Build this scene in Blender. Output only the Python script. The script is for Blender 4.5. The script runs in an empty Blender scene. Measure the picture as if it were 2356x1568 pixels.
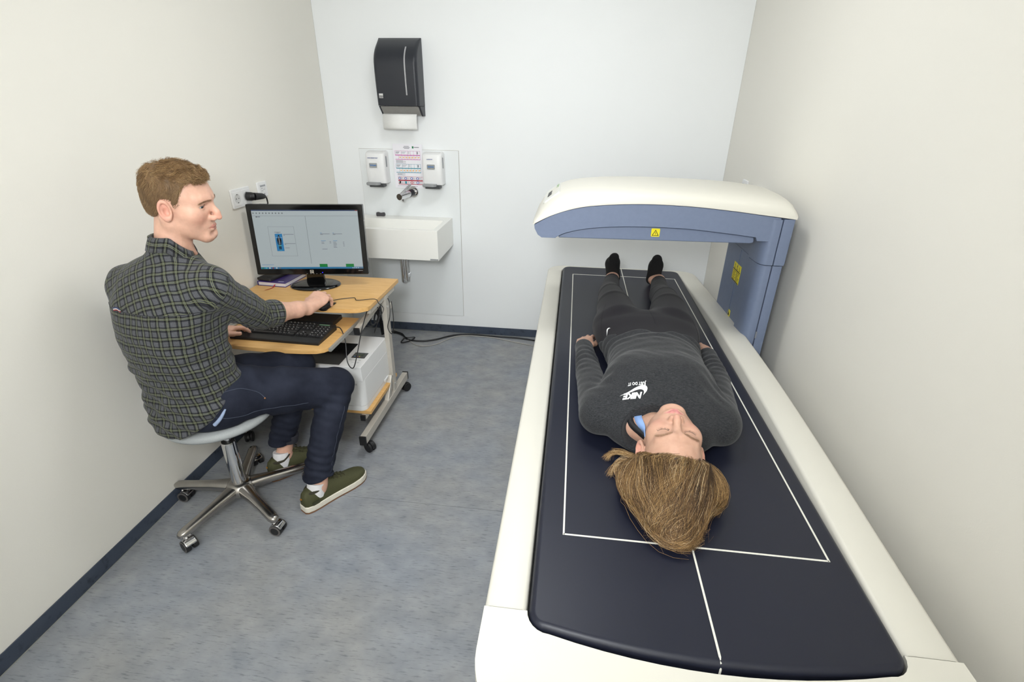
import bpy, bmesh, math, random
import numpy as np
from mathutils import Vector, Matrix

rng = np.random.default_rng(7)
random.seed(7)
scene = bpy.context.scene
COL = scene.collection

# ------------------------------------------------------------------ camera
F_PX, CAM = 1144.456, (1.5945, -3.3070, 1.5455)
_r = (0.99258826, 0.12087653, 0.01254648)
_u = (-0.06327141, 0.42587607, 0.90256651)
_f = (-0.10375586, 0.89667075, -0.43036762)
cam_data = bpy.data.cameras.new('camera')
cam_data.sensor_width = 36.0
cam_data.lens = F_PX * 36.0 / 2356.0
cam_data.clip_start = 0.02
camera = bpy.data.objects.new('camera', cam_data)
COL.objects.link(camera)
camera.matrix_world = Matrix(((_r[0], _u[0], -_f[0], CAM[0]), (_r[1], _u[1], -_f[1], CAM[1]),
                              (_r[2], _u[2], -_f[2], CAM[2]), (0, 0, 0, 1)))
scene.camera = camera

# ------------------------------------------------------------------ world, lights, exposure
world = bpy.data.worlds.new('world')
scene.world = world
world.use_nodes = True
world.node_tree.nodes['Background'].inputs[0].default_value = (0.9, 0.95, 1.0, 1)
world.node_tree.nodes['Background'].inputs[1].default_value = 0.15

def area_light(name, loc, target, size, power, color=(1, 1, 1), size_y=None, spread=180.0):
    d = bpy.data.lights.new(name, 'AREA')
    d.shape = 'RECTANGLE'; d.size = size; d.size_y = size_y or size
    d.energy = power; d.color = color; d.spread = math.radians(spread)
    o = bpy.data.objects.new(name, d); COL.objects.link(o)
    o.location = loc
    o.rotation_euler = (Vector(target) - Vector(loc)).to_track_quat('-Z', 'Y').to_euler()
    return o
ADDED_LAMP_A, ADDED_LAMP_B = (1.35, -1.40, 2.575), (1.55, -3.25, 2.575)  # unseen lamps added overhead, standing in for flash light off the ceiling
area_light('added_ceiling_light', (ADDED_LAMP_A[0], ADDED_LAMP_A[1], 2.56), (ADDED_LAMP_A[0], ADDED_LAMP_A[1], 0), 0.42, 8.8, (0.93, 0.97, 1.0))
area_light('added_ceiling_light', (ADDED_LAMP_B[0], ADDED_LAMP_B[1], 2.56), (ADDED_LAMP_B[0], ADDED_LAMP_B[1], 0), 0.42, 1.5, (0.93, 0.97, 1.0))
# hand-held flash turned backwards: it lights the room by bouncing off the wall behind the camera
area_light('photographer_flash', (1.40, -3.55, 1.75), (1.30, -4.30, 1.95), 0.20, 30.0, (0.93, 0.97, 1.0))
area_light('photographer_flash', (1.40, -3.45, 1.80), (1.00, 0.00, 0.70), 0.30, 10.0, (0.93, 0.97, 1.0), spread=110.0)
scene.view_settings.view_transform = 'Standard'
scene.view_settings.look = 'None'
scene.view_settings.gamma = 1.0
scene.view_settings.use_curve_mapping = False
scene.view_settings.exposure = 0.26

# ------------------------------------------------------------------ helpers
def lin(c):
    out = []
    for v in c[:3]:
        v = v / 255.0
        out.append(v / 12.92 if v <= 0.04045 else ((v + 0.055) / 1.055) ** 2.4)
    return (out[0], out[1], out[2], 1.0)

def new_mat(name):
    m = bpy.data.materials.new(name); m.use_nodes = True
    nt = m.node_tree
    return m, nt, nt.nodes['Principled BSDF']

def nd(nt, kind, **kw):
    n = nt.nodes.new(kind)
    for k, v in kw.items():
        if k in n.inputs.keys() if hasattr(n.inputs, 'keys') else False:
            n.inputs[k].default_value = v
        else:
            setattr(n, k, v)
    return n

MATS = {}
def mat(name, col, rough=0.5, metal=0.0, spec=0.5, vary=0.06, vscale=40.0, stretch=(1, 1, 1), bump=0.0, bscale=None,
        coat=0.0, emit=None, estr=0.0, sheen=0.0, sss=0.0, trans=0.0, alpha=1.0):
    """plain procedural material: colour with a little noise variation and fine relief"""
    if name in MATS: return MATS[name]
    m, nt, b = new_mat(name)
    c = lin(col)
    tc = nd(nt, 'ShaderNodeTexCoord'); mp = nd(nt, 'ShaderNodeMapping')
    mp.inputs['Scale'].default_value = stretch
    nt.links.new(tc.outputs['Object'], mp.inputs[0])
    no = nd(nt, 'ShaderNodeTexNoise'); no.inputs['Scale'].default_value = vscale; no.inputs['Detail'].default_value = 4
    nt.links.new(mp.outputs[0], no.inputs['Vector'])
    ra = nd(nt, 'ShaderNodeValToRGB')
    ra.color_ramp.elements[0].position = 0.3; ra.color_ramp.elements[1].position = 0.7
    ra.color_ramp.elements[0].color = tuple(v * (1 - vary) for v in c[:3]) + (1,)
    ra.color_ramp.elements[1].color = tuple(min(1, v * (1 + vary)) for v in c[:3]) + (1,)
    nt.links.new(no.outputs['Fac'], ra.inputs[0]); nt.links.new(ra.outputs[0], b.inputs['Base Color'])
    b.inputs['Roughness'].default_value = rough; b.inputs['Metallic'].default_value = metal
    b.inputs['Specular IOR Level'].default_value = spec
    b.inputs['Coat Weight'].default_value = coat
    b.inputs['Sheen Weight'].default_value = sheen
    b.inputs['Transmission Weight'].default_value = trans
    b.inputs['Alpha'].default_value = alpha
    if sss:
        b.inputs['Subsurface Weight'].default_value = sss
        b.inputs['Subsurface Radius'].default_value = (0.01, 0.004, 0.002)
        b.inputs['Subsurface Scale'].default_value = 1.0
    if emit:
        b.inputs['Emission Color'].default_value = lin(emit); b.inputs['Emission Strength'].default_value = estr
    if bump:
        n2 = nd(nt, 'ShaderNodeTexNoise'); n2.inputs['Scale'].default_value = bscale or vscale * 4; n2.inputs['Detail'].default_value = 3
        nt.links.new(mp.outputs[0], n2.inputs['Vector'])
        bp = nd(nt, 'ShaderNodeBump'); bp.inputs['Strength'].default_value = bump; bp.inputs['Distance'].default_value = 0.002
        nt.links.new(n2.outputs['Fac'], bp.inputs['Height']); nt.links.new(bp.outputs[0], b.inputs['Normal'])
    MATS[name] = m
    return m

def link(o, parent=None):
    COL.objects.link(o)
    if parent is not None: o.parent = parent
    return o

def tag(o, label, cat, group=None, kind=None):
    if label: o['label'] = label
    if cat: o['category'] = cat
    if group: o['group'] = group
    if kind: o['kind'] = kind
    return o

def thing(name, label, cat, loc=(0, 0, 0), rz=0.0, group=None):
    o = bpy.data.objects.new(name, None); o.empty_display_size = 0.05
    COL.objects.link(o); o.location = loc; o.rotation_euler = (0, 0, rz)
    return tag(o, label, cat, group)

class MB:
    """collects shapes; build() links them as one mesh object"""
    def __init__(s): s.v = []; s.f = []
    def add(s, verts, faces, M=None):
        n = len(s.v)
        if M is not None: verts = [tuple(M @ Vector(v)) for v in verts]
        s.v += [tuple(v) for v in verts]; s.f += [tuple(i + n for i in f) for f in faces]
        return s
    def box(s, c, d, M=None):
        x, y, z = d[0] / 2, d[1] / 2, d[2] / 2
        V = [(c[0] + i * x, c[1] + j * y, c[2] + k * z) for i in (-1, 1) for j in (-1, 1) for k in (-1, 1)]
        return s.add(V, [(0, 1, 3, 2), (4, 6, 7, 5), (0, 4, 5, 1), (2, 3, 7, 6), (0, 2, 6, 4), (1, 5, 7, 3)], M)
    def span(s, a, b, M=None):
        return s.box([(a[i] + b[i]) / 2 for i in range(3)], [abs(b[i] - a[i]) for i in range(3)], M)
    def tube(s, path, r, n=8, M=None, cap=True, closed=False):
        P = [Vector(p) for p in path]; m = len(P)
        R = r if hasattr(r, '__len__') else [r] * m
        V, Fc = [], []
        ref = None
        for i, p in enumerate(P):
            t = (P[(i + 1) % m] - P[i - 1]) if closed else (P[min(i + 1, m - 1)] - P[max(i - 1, 0)])
            t.normalize()
            if ref is None:
                ref = t.orthogonal().normalized()
            ref = (ref - t * ref.dot(t)).normalized()
            bi = t.cross(ref)
            for k in range(n):
                a = 2 * math.pi * k / n
                V.append(p + (ref * math.cos(a) + bi * math.sin(a)) * R[i])
        for i in range(m if closed else m - 1):
            for k in range(n):
                a, b = i * n + k, i * n + (k + 1) % n
                c, d = ((i + 1) % m) * n + (k + 1) % n, ((i + 1) % m) * n + k
                Fc.append((a, b, c, d))
        if cap and not closed:
            Fc.append(tuple(range(n - 1, -1, -1))); Fc.append(tuple((m - 1) * n + k for k in range(n)))
        return s.add(V, Fc, M)
    def cyl(s, a, b, r, r2=None, n=24, M=None):
        return s.tube([a, b], [r, r if r2 is None else r2], n, M)
    def lathe(s, prof, n=32, M=None):
        V, Fc = [], []
        for (r, z) in prof:
            for k in range(n):
                a = 2 * math.pi * k / n; V.append((r * math.cos(a), r * math.sin(a), z))
        for i in range(len(prof) - 1):
            for k in range(n):
                Fc.append((i * n + k, i * n + (k + 1) % n, (i + 1) * n + (k + 1) % n, (i + 1) * n + k))
        Fc.append(tuple(range(n - 1, -1, -1))); Fc.append(tuple((len(prof) - 1) * n + k for k in range(n)))
        return s.add(V, Fc, M)
    def prism(s, poly, h0, h1, axis='z', M=None):
        def p3(p, h):
            return {'z': (p[0], p[1], h), 'y': (p[0], h, p[1]), 'x': (h, p[0], p[1])}[axis]
        n = len(poly)
        V = [p3(p, h0) for p in poly] + [p3(p, h1) for p in poly]
        Fc = [tuple(range(n - 1, -1, -1)), tuple(range(n, 2 * n))] + [(i, (i + 1) % n, n + (i + 1) % n, n + i) for i in range(n)]
        return s.add(V, Fc, M)
    def sphere(s, c, r, n=16, m=10, M=None):
        r = r if hasattr(r, '__len__') else (r, r, r)
        prof = [(math.sin(math.pi * i / m), -math.cos(math.pi * i / m)) for i in range(m + 1)]
        V, Fc = [], []
        for (rr, zz) in prof:
            for k in range(n):
                a = 2 * math.pi * k / n
                V.append((c[0] + r[0] * max(rr, 1e-4) * math.cos(a), c[1] + r[1] * max(rr, 1e-4) * math.sin(a), c[2] + r[2] * zz))
        for i in range(m):
            for k in range(n):
                Fc.append((i * n + k, i * n + (k + 1) % n, (i + 1) * n + (k + 1) % n, (i + 1) * n + k))
        return s.add(V, Fc, M)
    def mesh(s, name, bevel=0.0, seg=3, ang=40.0, bang=30.0):
        me = bpy.data.meshes.new(name)
        me.from_pydata(s.v, [], s.f)
        bm = bmesh.new(); bm.from_mesh(me)
        bmesh.ops.recalc_face_normals(bm, faces=bm.faces[:])
        if bevel:
            ed = [e for e in bm.edges if len(e.link_faces) == 2 and e.calc_face_angle(0) > math.radians(bang)]
            bmesh.ops.bevel(bm, geom=ed, offset=bevel, segments=seg, profile=0.5, affect='EDGES', clamp_overlap=True)
            bmesh.ops.recalc_face_normals(bm, faces=bm.faces[:])
        for f in bm.faces: f.smooth = True
        for e in bm.edges:
            if len(e.link_faces) == 2 and e.calc_face_angle(0) > math.radians(ang): e.smooth = False
        bm.to_mesh(me); bm.free()
        return me
    def build(s, name, material, parent=None, bevel=0.0, seg=3, ang=40.0, bang=30.0, wn=True):
        me = s.mesh(name, bevel, seg, ang, bang)
        return put(name, me, material, parent, wn=bool(bevel) and wn)

def put(name, me, material, parent=None, loc=None, wn=False):
    o = bpy.data.objects.new(name, me)
    if material is not None and len(me.materials) == 0: me.materials.append(material)
    link(o, parent)
    if loc is not None: o.location = loc
    if wn:
        w = o.modifiers.new('wn', 'WEIGHTED_NORMAL'); w.keep_sharp = True
    return o

def struct(o, label=None):
    o['kind'] = 'structure'
    if label: o['label'] = label
    return o

def rr(x0, y0, x1, y1, r, n=6):
    """rounded rectangle polygon; r may be 4 radii (bl, br, tr, tl)"""
    r = r if hasattr(r, '__len__') else (r,) * 4
    P = []
    for (cx, cy, rad, a0) in ((x0 + r[0], y0 + r[0], r[0], 180), (x1 - r[1], y0 + r[1], r[1], 270), (x1 - r[2], y1 - r[2], r[2], 0), (x0 + r[3], y1 - r[3], r[3], 90)):
        if rad < 1e-6: P.append((cx, cy)); continue
        for i in range(n + 1):
            a = math.radians(a0 + 90 * i / n); P.append((cx + rad * math.cos(a), cy + rad * math.sin(a)))
    return P

def cr(pts, n=8, closed=False):
    """Catmull-Rom through points"""
    P = [np.array(p, float) for p in pts]; m = len(P); out = []
    rngi = range(m if closed else m - 1)
    for i in rngi:
        p0 = P[(i - 1) % m] if closed else P[max(i - 1, 0)]
        p1, p2 = P[i], P[(i + 1) % m]
        p3 = P[(i + 2) % m] if closed else P[min(i + 2, m - 1)]
        for k in range(n):
            t = k / n
            out.append(0.5 * ((2 * p1) + (-p0 + p2) * t + (2 * p0 - 5 * p1 + 4 * p2 - p3) * t * t + (-p0 + 3 * p1 - 3 * p2 + p3) * t ** 3))
    if not closed: out.append(P[-1])
    return [tuple(float(v) for v in p) for p in out]

def text_mesh(txt, size, M, extrude=0.0003, shear=0.0, space=1.0, offset=0.0, sub=0):
    cu = bpy.data.curves.new('txt', 'FONT')
    cu.body = txt; cu.size = size; cu.extrude = extrude; cu.align_x = 'CENTER'; cu.align_y = 'CENTER'
    cu.shear = shear; cu.space_character = space; cu.offset = offset; cu.resolution_u = 3
    ob = bpy.data.objects.new('txt', cu); COL.objects.link(ob)
    dg = bpy.context.evaluated_depsgraph_get()
    me = bpy.data.meshes.new_from_object(ob.evaluated_get(dg))
    bpy.data.objects.remove(ob); bpy.data.curves.remove(cu)
    if len(me.materials): me.materials.clear()
    if sub:
        bm = bmesh.new(); bm.from_mesh(me)
        bmesh.ops.triangulate(bm, faces=bm.faces[:])
        bmesh.ops.subdivide_edges(bm, edges=[e for e in bm.edges if e.calc_length() > sub], cuts=2, use_grid_fill=True)
        bmesh.ops.triangulate(bm, faces=bm.faces[:])
        bm.to_mesh(me); bm.free()
    me.transform(M)
    return me

def frame(origin, x, y):
    """matrix with local x, y axes and z = x cross y"""
    x = Vector(x).normalized(); y = Vector(y); y = (y - x * y.dot(x)).normalized(); z = x.cross(y)
    o = origin
    return Matrix(((x[0], y[0], z[0], o[0]), (x[1], y[1], z[1], o[1]), (x[2], y[2], z[2], o[2]), (0, 0, 0, 1)))
# ------------------------------------------------------------------ room
RW, RD, RH = 2.50, 4.30, 2.62
def wall_material(name, col):
    m, nt, b = new_mat(name)
    tc = nd(nt, 'ShaderNodeTexCoord')
    n1 = nd(nt, 'ShaderNodeTexNoise'); n1.inputs['Scale'].default_value = 1.7; n1.inputs['Detail'].default_value = 3
    n2 = nd(nt, 'ShaderNodeTexNoise'); n2.inputs['Scale'].default_value = 220; n2.inputs['Detail'].default_value = 3
    nt.links.new(tc.outputs['Object'], n1.inputs['Vector']); nt.links.new(tc.outputs['Object'], n2.inputs['Vector'])
    c = lin(col)
    ra = nd(nt, 'ShaderNodeValToRGB')
    ra.color_ramp.elements[0].color = tuple(v * 0.985 for v in c[:3]) + (1,)
    ra.color_ramp.elements[1].color = tuple(min(1, v * 1.015) for v in c[:3]) + (1,)
    nt.links.new(n1.outputs['Fac'], ra.inputs[0]); nt.links.new(ra.outputs[0], b.inputs['Base Color'])
    b.inputs['Roughness'].default_value = 0.62; b.inputs['Specular IOR Level'].default_value = 0.3
    bp = nd(nt, 'ShaderNodeBump'); bp.inputs['Strength'].default_value = 0.18; bp.inputs['Distance'].default_value = 0.001
    nt.links.new(n2.outputs['Fac'], bp.inputs['Height']); nt.links.new(bp.outputs[0], b.inputs['Normal'])
    return m
M_wall_cream = wall_material('cream_wall_paint', (238, 235, 227))
M_wall_white = wall_material('white_wall_paint', (240, 242, 243))

def vinyl(name, base, dark, light, sx, sy):
    m, nt, b = new_mat(name)
    tc = nd(nt, 'ShaderNodeTexCoord')
    def noise(scale, st, det=5, rough=0.6):
        mp = nd(nt, 'ShaderNodeMapping'); mp.inputs['Scale'].default_value = st
        nt.links.new(tc.outputs['Object'], mp.inputs[0])
        n = nd(nt, 'ShaderNodeTexNoise'); n.inputs['Scale'].default_value = scale; n.inputs['Detail'].default_value = det
        n.inputs['Roughness'].default_value = rough
        nt.links.new(mp.outputs[0], n.inputs['Vector']); return n
    streak = noise(26, (sx, sy, 1.0), 6, 0.62)
    blot = noise(5, (sx * 2, sy * 0.4, 1.0), 3)
    wear = noise(2.3, (1, 1, 1), 3)
    flk = noise(120, (sx, sy, 1), 2)
    r1 = nd(nt, 'ShaderNodeValToRGB')
    e = r1.color_ramp.elements
    e[0].position = 0.30; e[0].color = lin(dark); e[1].position = 0.46; e[1].color = lin(base)
    x = e.new(0.66); x.color = lin(base); x = e.new(0.80); x.color = lin(light)
    nt.links.new(streak.outputs['Fac'], r1.inputs[0])
    r2 = nd(nt, 'ShaderNodeValToRGB')
    r2.color_ramp.elements[0].position = 0.30; r2.color_ramp.elements[0].color = (0.80, 0.81, 0.83, 1)
    r2.color_ramp.elements[1].position = 0.72; r2.color_ramp.elements[1].color = (1.12, 1.11, 1.08, 1)
    nt.links.new(blot.outputs['Fac'], r2.inputs[0])
    mx = nd(nt, 'ShaderNodeMix', data_type='RGBA', blend_type='MULTIPLY'); mx.inputs[0].default_value = 1.0
    nt.links.new(r1.outputs[0], mx.inputs[6]); nt.links.new(r2.outputs[0], mx.inputs[7])
    r3 = nd(nt, 'ShaderNodeValToRGB')
    r3.color_ramp.elements[0].position = 0.35; r3.color_ramp.elements[0].color = (0.93, 0.97, 1.03, 1)
    r3.color_ramp.elements[1].position = 0.65; r3.color_ramp.elements[1].color = (1.04, 1.02, 0.98, 1)
    nt.links.new(wear.outputs['Fac'], r3.inputs[0])
    m2 = nd(nt, 'ShaderNodeMix', data_type='RGBA', blend_type='MULTIPLY'); m2.inputs[0].default_value = 1.0
    nt.links.new(mx.outputs[2], m2.inputs[6]); nt.links.new(r3.outputs[0], m2.inputs[7])
    # small pale scuffs
    r4 = nd(nt, 'ShaderNodeValToRGB')
    r4.color_ramp.elements[0].position = 0.70; r4.color_ramp.elements[0].color = (0, 0, 0, 1)
    r4.color_ramp.elements[1].position = 0.76; r4.color_ramp.elements[1].color = (0.35, 0.35, 0.35, 1)
    nt.links.new(flk.outputs['Fac'], r4.inputs[0])
    m3 = nd(nt, 'ShaderNodeMix', data_type='RGBA', blend_type='MIX')
    nt.links.new(r4.outputs[0], m3.inputs[0]); nt.links.new(m2.outputs[2], m3.inputs[6]); m3.inputs[7].default_value = lin(light)
    nt.links.new(m3.outputs[2], b.inputs['Base Color'])
    b.inputs['Roughness'].default_value = 0.48; b.inputs['Specular IOR Level'].default_value = 0.35
    bp = nd(nt, 'ShaderNodeBump'); bp.inputs['Strength'].default_value = 0.12; bp.inputs['Distance'].default_value = 0.001
    nt.links.new(streak.outputs['Fac'], bp.inputs['Height']); nt.links.new(bp.outputs[0], b.inputs['Normal'])
    return m
M_floor = vinyl('grey_vinyl_floor', (150, 152, 156), (116, 119, 124), (186, 187, 188), 1.0, 7.0)
M_base = vinyl('slate_vinyl_skirting', (70, 78, 93), (48, 54, 66), (100, 108, 120), 1.0, 1.0)
M_base_side = vinyl('slate_vinyl_side_skirting', (70, 78, 93), (48, 54, 66), (100, 108, 120), 7.0, 1.0)

fl = MB().span((-0.1, -RD, -0.1), (RW + 0.1, -1.7435, 0.0)).build('floor', M_floor); struct(fl, 'blue-grey streaked vinyl floor')
MB().span((-0.1, -1.7420, -0.1), (RW + 0.1, 0.1, 0.0)).build('vinyl_sheet', M_floor, fl)
MB().span((-0.1, -1.7440, -0.1), (RW + 0.1, -1.7415, -0.0008)).build('seam_weld', mat('dark_weld', (70, 74, 80), 0.6), fl)
struct(MB().span((-0.1, 0.0, 0.0), (RW + 0.1, 0.1, RH)).build('wall_back', M_wall_white), 'plain white back wall')
struct(MB().span((-0.1, -RD, 0.0), (0.0, 0.0, RH)).build('wall_left', M_wall_cream), 'cream painted left wall')
struct(MB().span((RW, -RD, 0.0), (RW + 0.1, 0.0, RH)).build('wall_right', M_wall_cream), 'cream painted right wall')
struct(MB().span((-0.1, -RD - 0.1, 0.0), (RW + 0.1, -RD, RH)).build('wall_front', M_wall_cream), 'cream wall behind the photographer')
struct(MB().span((-0.1, -RD - 0.1, RH), (RW + 0.1, 0.1, RH + 0.1)).build('ceiling', mat('white_ceiling', (246, 246, 244), 0.8, vary=0.01, vscale=3)), 'white ceiling')
def skirting(name, a, b, m, lab):
    o = MB().span(a, b).build(name, m, bevel=0.002, seg=2); struct(o, lab)
    return o
skirting('baseboard_left', (0.0, -RD, 0.0), (0.005, 0.0, 0.060), M_base_side, 'dark slate vinyl skirting along the left wall')
skirting('baseboard_back', (0.005, -0.005, 0.0), (RW - 0.005, 0.0, 0.060), M_base, 'dark slate vinyl skirting along the back wall')
skirting('baseboard_right', (RW - 0.005, -RD, 0.0), (RW, 0.0, 0.060), M_base_side, 'dark slate vinyl skirting along the right wall')
M_seal = mat('floor_seal', (150, 150, 140), 0.6)
struct(MB().span((0.005, -RD, 0.0), (0.0075, -0.005, 0.0012)).span((0.005, -0.0075, 0.0), (RW - 0.005, -0.005, 0.0012)).build('trim_1', M_seal), 'thin pale sealant line at the foot of the skirting')
# corner joint between back and side walls
M_joint = mat('corner_joint', (205, 205, 200), 0.7)
struct(MB().span((0.0, -0.0015, 0.06), (0.0015, 0.0, RH)).span((RW - 0.0015, -0.0015, 0.06), (RW, 0.0, RH)).build('trim_2', M_joint), 'hairline joint in the room corners')
for nm, L in (('a', ADDED_LAMP_A), ('b', ADDED_LAMP_B)):  # made-up fixtures, added to give the two overhead lights a body
    t = thing('added_ceiling_lamp', 'unseen, added flat square ceiling lamp ' + ('above the middle of the room' if nm == 'a' else 'above the foot of the scanner table nearest the camera'), 'lamp', (L[0], L[1], RH))
    f = MB()
    for s in (-1, 1):
        f.box((s * 0.235, 0, -0.02), (0.03, 0.5, 0.04)); f.box((0, s * 0.235, -0.02), (0.44, 0.03, 0.04))
    f.build('added_lamp_frame', mat('added_lamp_white', (240, 240, 240), 0.4), t)
    MB().box((0, 0, -0.02), (0.44, 0.44, 0.01)).build('diffuser', mat('added_lamp_diffuser', (255, 255, 255), 0.5, emit=(255, 252, 245), estr=2.0), t)  # glowing sheet of the added lamp
# ------------------------------------------------------------------ scanner table
M_ivory = mat('ivory_plastic', (220, 217, 207), 0.42, spec=0.45, vary=0.01, vscale=6, bump=0.03, bscale=500)
M_navy = mat('navy_vinyl', (25, 28, 43), 0.40, spec=0.42, vary=0.06, vscale=3, bump=0.05, bscale=900)
M_line = mat('white_print', (232, 230, 220), 0.6, vary=0.02)
M_blue = mat('blue_grey_plastic', (112, 124, 150), 0.5, vary=0.03, vscale=60, bump=0.06, bscale=700)
M_bluedark = mat('dark_groove', (52, 58, 72), 0.7)
M_yellow = mat('yellow_sticker', (236, 220, 24), 0.45, vary=0.02)
M_black = mat('black_plastic', (24, 24, 26), 0.45)
M_blackprint = mat('black_print', (20, 20, 20), 0.6)

tab = thing('scanner_table', 'long ivory scanner table with a dark navy padded top', 'table', (1.91, -1.5, 0))
TL = tab.location
def bulge(n=14):
    return [i / n for i in range(n + 1)]
# body outline (world xy): straight sides, rounded ends, near end bowed towards the camera
def table_outline(x0, x1, yf, yn, bow, rfar, rnear, k=10, ysplit=None):
    P = []
    for i in range(k + 1):                                  # far-left corner
        a = math.pi / 2 + math.pi / 2 * i / k; P.append((x0 + rfar + rfar * math.cos(a), yf - rfar + rfar * math.sin(a)))
    for i in range(k + 1):
        a = math.pi + math.pi / 2 * i / k; P.append((x0 + rnear + rnear * math.cos(a), yn + rnear + rnear * math.sin(a)))
    for i in range(1, 12):
        t = i / 12; x = x0 + rnear + (x1 - x0 - 2 * rnear) * t; P.append((x, yn - bow * 4 * t * (1 - t)))
    for i in range(k + 1):
        a = 1.5 * math.pi + math.pi / 2 * i / k; P.append((x1 - rnear + rnear * math.cos(a), yn + rnear + rnear * math.sin(a)))
    for i in range(k + 1):
        a = math.pi / 2 * i / k; P.append((x1 - rfar + rfar * math.cos(a), yf - rfar + rfar * math.sin(a)))
    return P
def loc(P): return [(x - TL[0], y - TL[1]) for x, y in P]
X0, X1, YF, YN = 1.470, 2.352, -0.265, -2.880
MB().prism(loc(table_outline(X0 + 0.03, X1 - 0.03, YF - 0.02, YN + 0.04, 0.02, 0.06, 0.12)), 0.03, 0.52).build('body', M_ivory, tab, bevel=0.01)
MB().prism(loc(table_outline(X0 + 0.05, X1 - 0.05, YF - 0.05, YN + 0.10, 0.02, 0.05, 0.10)), 0.0, 0.03).build('plinth', mat('plinth_grey', (92, 94, 98), 0.6), tab)
# end caps and side rails of the table rim, each a moulding of its own
IN0, IN1, INF, INN = 1.556, 2.252, -0.315, -2.700     # recess that takes the pad
def rim_end(near):
    m = bmesh.new()
    if near:
        ys = -2.647
        out = [p for p in table_outline(X0, X1, YF, YN, 0.035, 0.08, 0.145, 12) if p[1] <= ys]
        out = [(X0, ys)] + out + [(X1, ys)]
        inn = [(IN1, ys)] + [(IN1 - 0.045 + 0.045 * math.cos(a), INN + 0.055 + 0.045 * math.sin(a)) for a in [-i * math.pi / 2 / 6 for i in range(7)]]
        inn += [(IN1 - 0.045 - (IN1 - IN0 - 0.09) * t, INN + 0.010 - 0.035 * 4 * t * (1 - t)) for t in [i / 12 for i in range(1, 12)]]
        inn += [(IN0 + 0.045 + 0.045 * math.cos(a), INN + 0.055 + 0.045 * math.sin(a)) for a in [-math.pi / 2 - i * math.pi / 2 / 6 for i in range(7)]] + [(IN0, ys)]
    else:
        ys = -0.372
        out = [p for p in table_outline(X0, X1, YF, YN, 0.035, 0.10, 0.145, 12) if p[1] >= ys]
        k = [i for i, p in enumerate(out) if p[0] > 1.9][0]
        out = [(X1, ys)] + out[k:] + out[:k] + [(X0, ys)]
        inn = [(IN0, ys)] + [(IN0 + 0.05 + 0.05 * math.cos(a), INF - 0.05 + 0.05 * math.sin(a)) for a in [math.pi - i * math.pi / 2 / 6 for i in range(7)]]
        inn += [(IN1 - 0.05 + 0.05 * math.cos(a), INF - 0.05 + 0.05 * math.sin(a)) for a in [math.pi / 2 - i * math.pi / 2 / 6 for i in range(7)]] + [(IN1, ys)]
    return out + inn
MB().prism(loc(rim_end(True)), 0.515, 0.640).build('end_cap', M_ivory, tab, bevel=0.022, seg=5, bang=50)
MB().prism(loc(rim_end(False)), 0.515, 0.634).build('end_cap', M_ivory, tab, bevel=0.010, seg=4, bang=50)
def rail(x0, x1, rise, inner_rise):
    """side rail; rises in the middle of its length when rise > 0"""
    ya, yb, n = -0.375, -2.643, 40
    V, Fc = [], []
    prof_n = None
    for i in range(n + 1):
        t = i / n; y = ya + (yb - ya) * t
        h = rise * math.sin(math.pi * min(1, max(0, (t - 0.0) / 1.0))) ** 1.2
        zt = 0.636 + h
        r = 0.010
        pr = [(x0, 0.515), (x0, zt - r), (x0 + r * .3, zt - r * .3), (x0 + r, zt), (x1 - r, zt), (x1 - r * .3, zt - r * .3), (x1, zt - r), (x1, 0.515)]
        prof_n = len(pr)
        V += [(px - TL[0], y - TL[1], pz) for px, pz in pr]
    for i in range(n):
        for k in range(prof_n):
            Fc.append((i * prof_n + k, i * prof_n + (k + 1) % prof_n, (i + 1) * prof_n + (k + 1) % prof_n, (i + 1) * prof_n + k))
    Fc.append(tuple(range(prof_n))); Fc.append(tuple(n * prof_n + k for k in range(prof_n - 1, -1, -1)))
    b = MB().add(V, Fc)
    return b.build('side_rail', M_ivory, tab, ang=50)
rail(X0, IN0 - 0.001, 0.0, 0)
rail(IN1 + 0.001, X1, 0.046, 0)
MB().span((IN0 - 0.01 - TL[0], INN - 0.02 - TL[1], 0.55), (IN1 + 0.01 - TL[0], INF + 0.01 - TL[1], 0.585)).build('pad_tray', M_black, tab)
MB().tube([(x - TL[0], y - TL[1], 0.545) for x, y in table_outline(X0 + 0.002, X1 - 0.002, YF - 0.002, YN + 0.002, 0.035, 0.10, 0.143, 12) if y < -2.62], 0.0022, 6).build('seam_bead', mat('seam_cream', (226, 220, 196), 0.5), tab)
# padded mat: bowed near edge, soft rim
padP = []
for a in [math.pi - i * math.pi / 2 / 6 for i in range(7)]: padP.append((IN0 + 0.004 + 0.045 + 0.045 * math.cos(a), INF - 0.004 - 0.045 + 0.045 * math.sin(a)))
for a in [math.pi / 2 - i * math.pi / 2 / 6 for i in range(7)]: padP.append((IN1 - 0.004 - 0.045 + 0.045 * math.cos(a), INF - 0.004 - 0.045 + 0.045 * math.sin(a)))
for a in [-i * math.pi / 2 / 6 for i in range(7)]: padP.append((IN1 - 0.004 - 0.035 + 0.035 * math.cos(a), INN + 0.052 + 0.035 * math.sin(a)))
for t in [i / 14 for i in range(1, 14)]: padP.append((IN1 - 0.039 - (IN1 - IN0 - 0.078) * t, INN + 0.017 - 0.030 * 4 * t * (1 - t)))
for a in [-math.pi / 2 - i * math.pi / 2 / 6 for i in range(7)]: padP.append((IN0 + 0.039 + 0.035 * math.cos(a), INN + 0.052 + 0.035 * math.sin(a)))
pad = MB().prism(loc(padP), 0.586, 0.6475).build('pad', M_navy, tab, bevel=0.014, seg=4, bang=60)
PADZ = 0.6475
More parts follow.
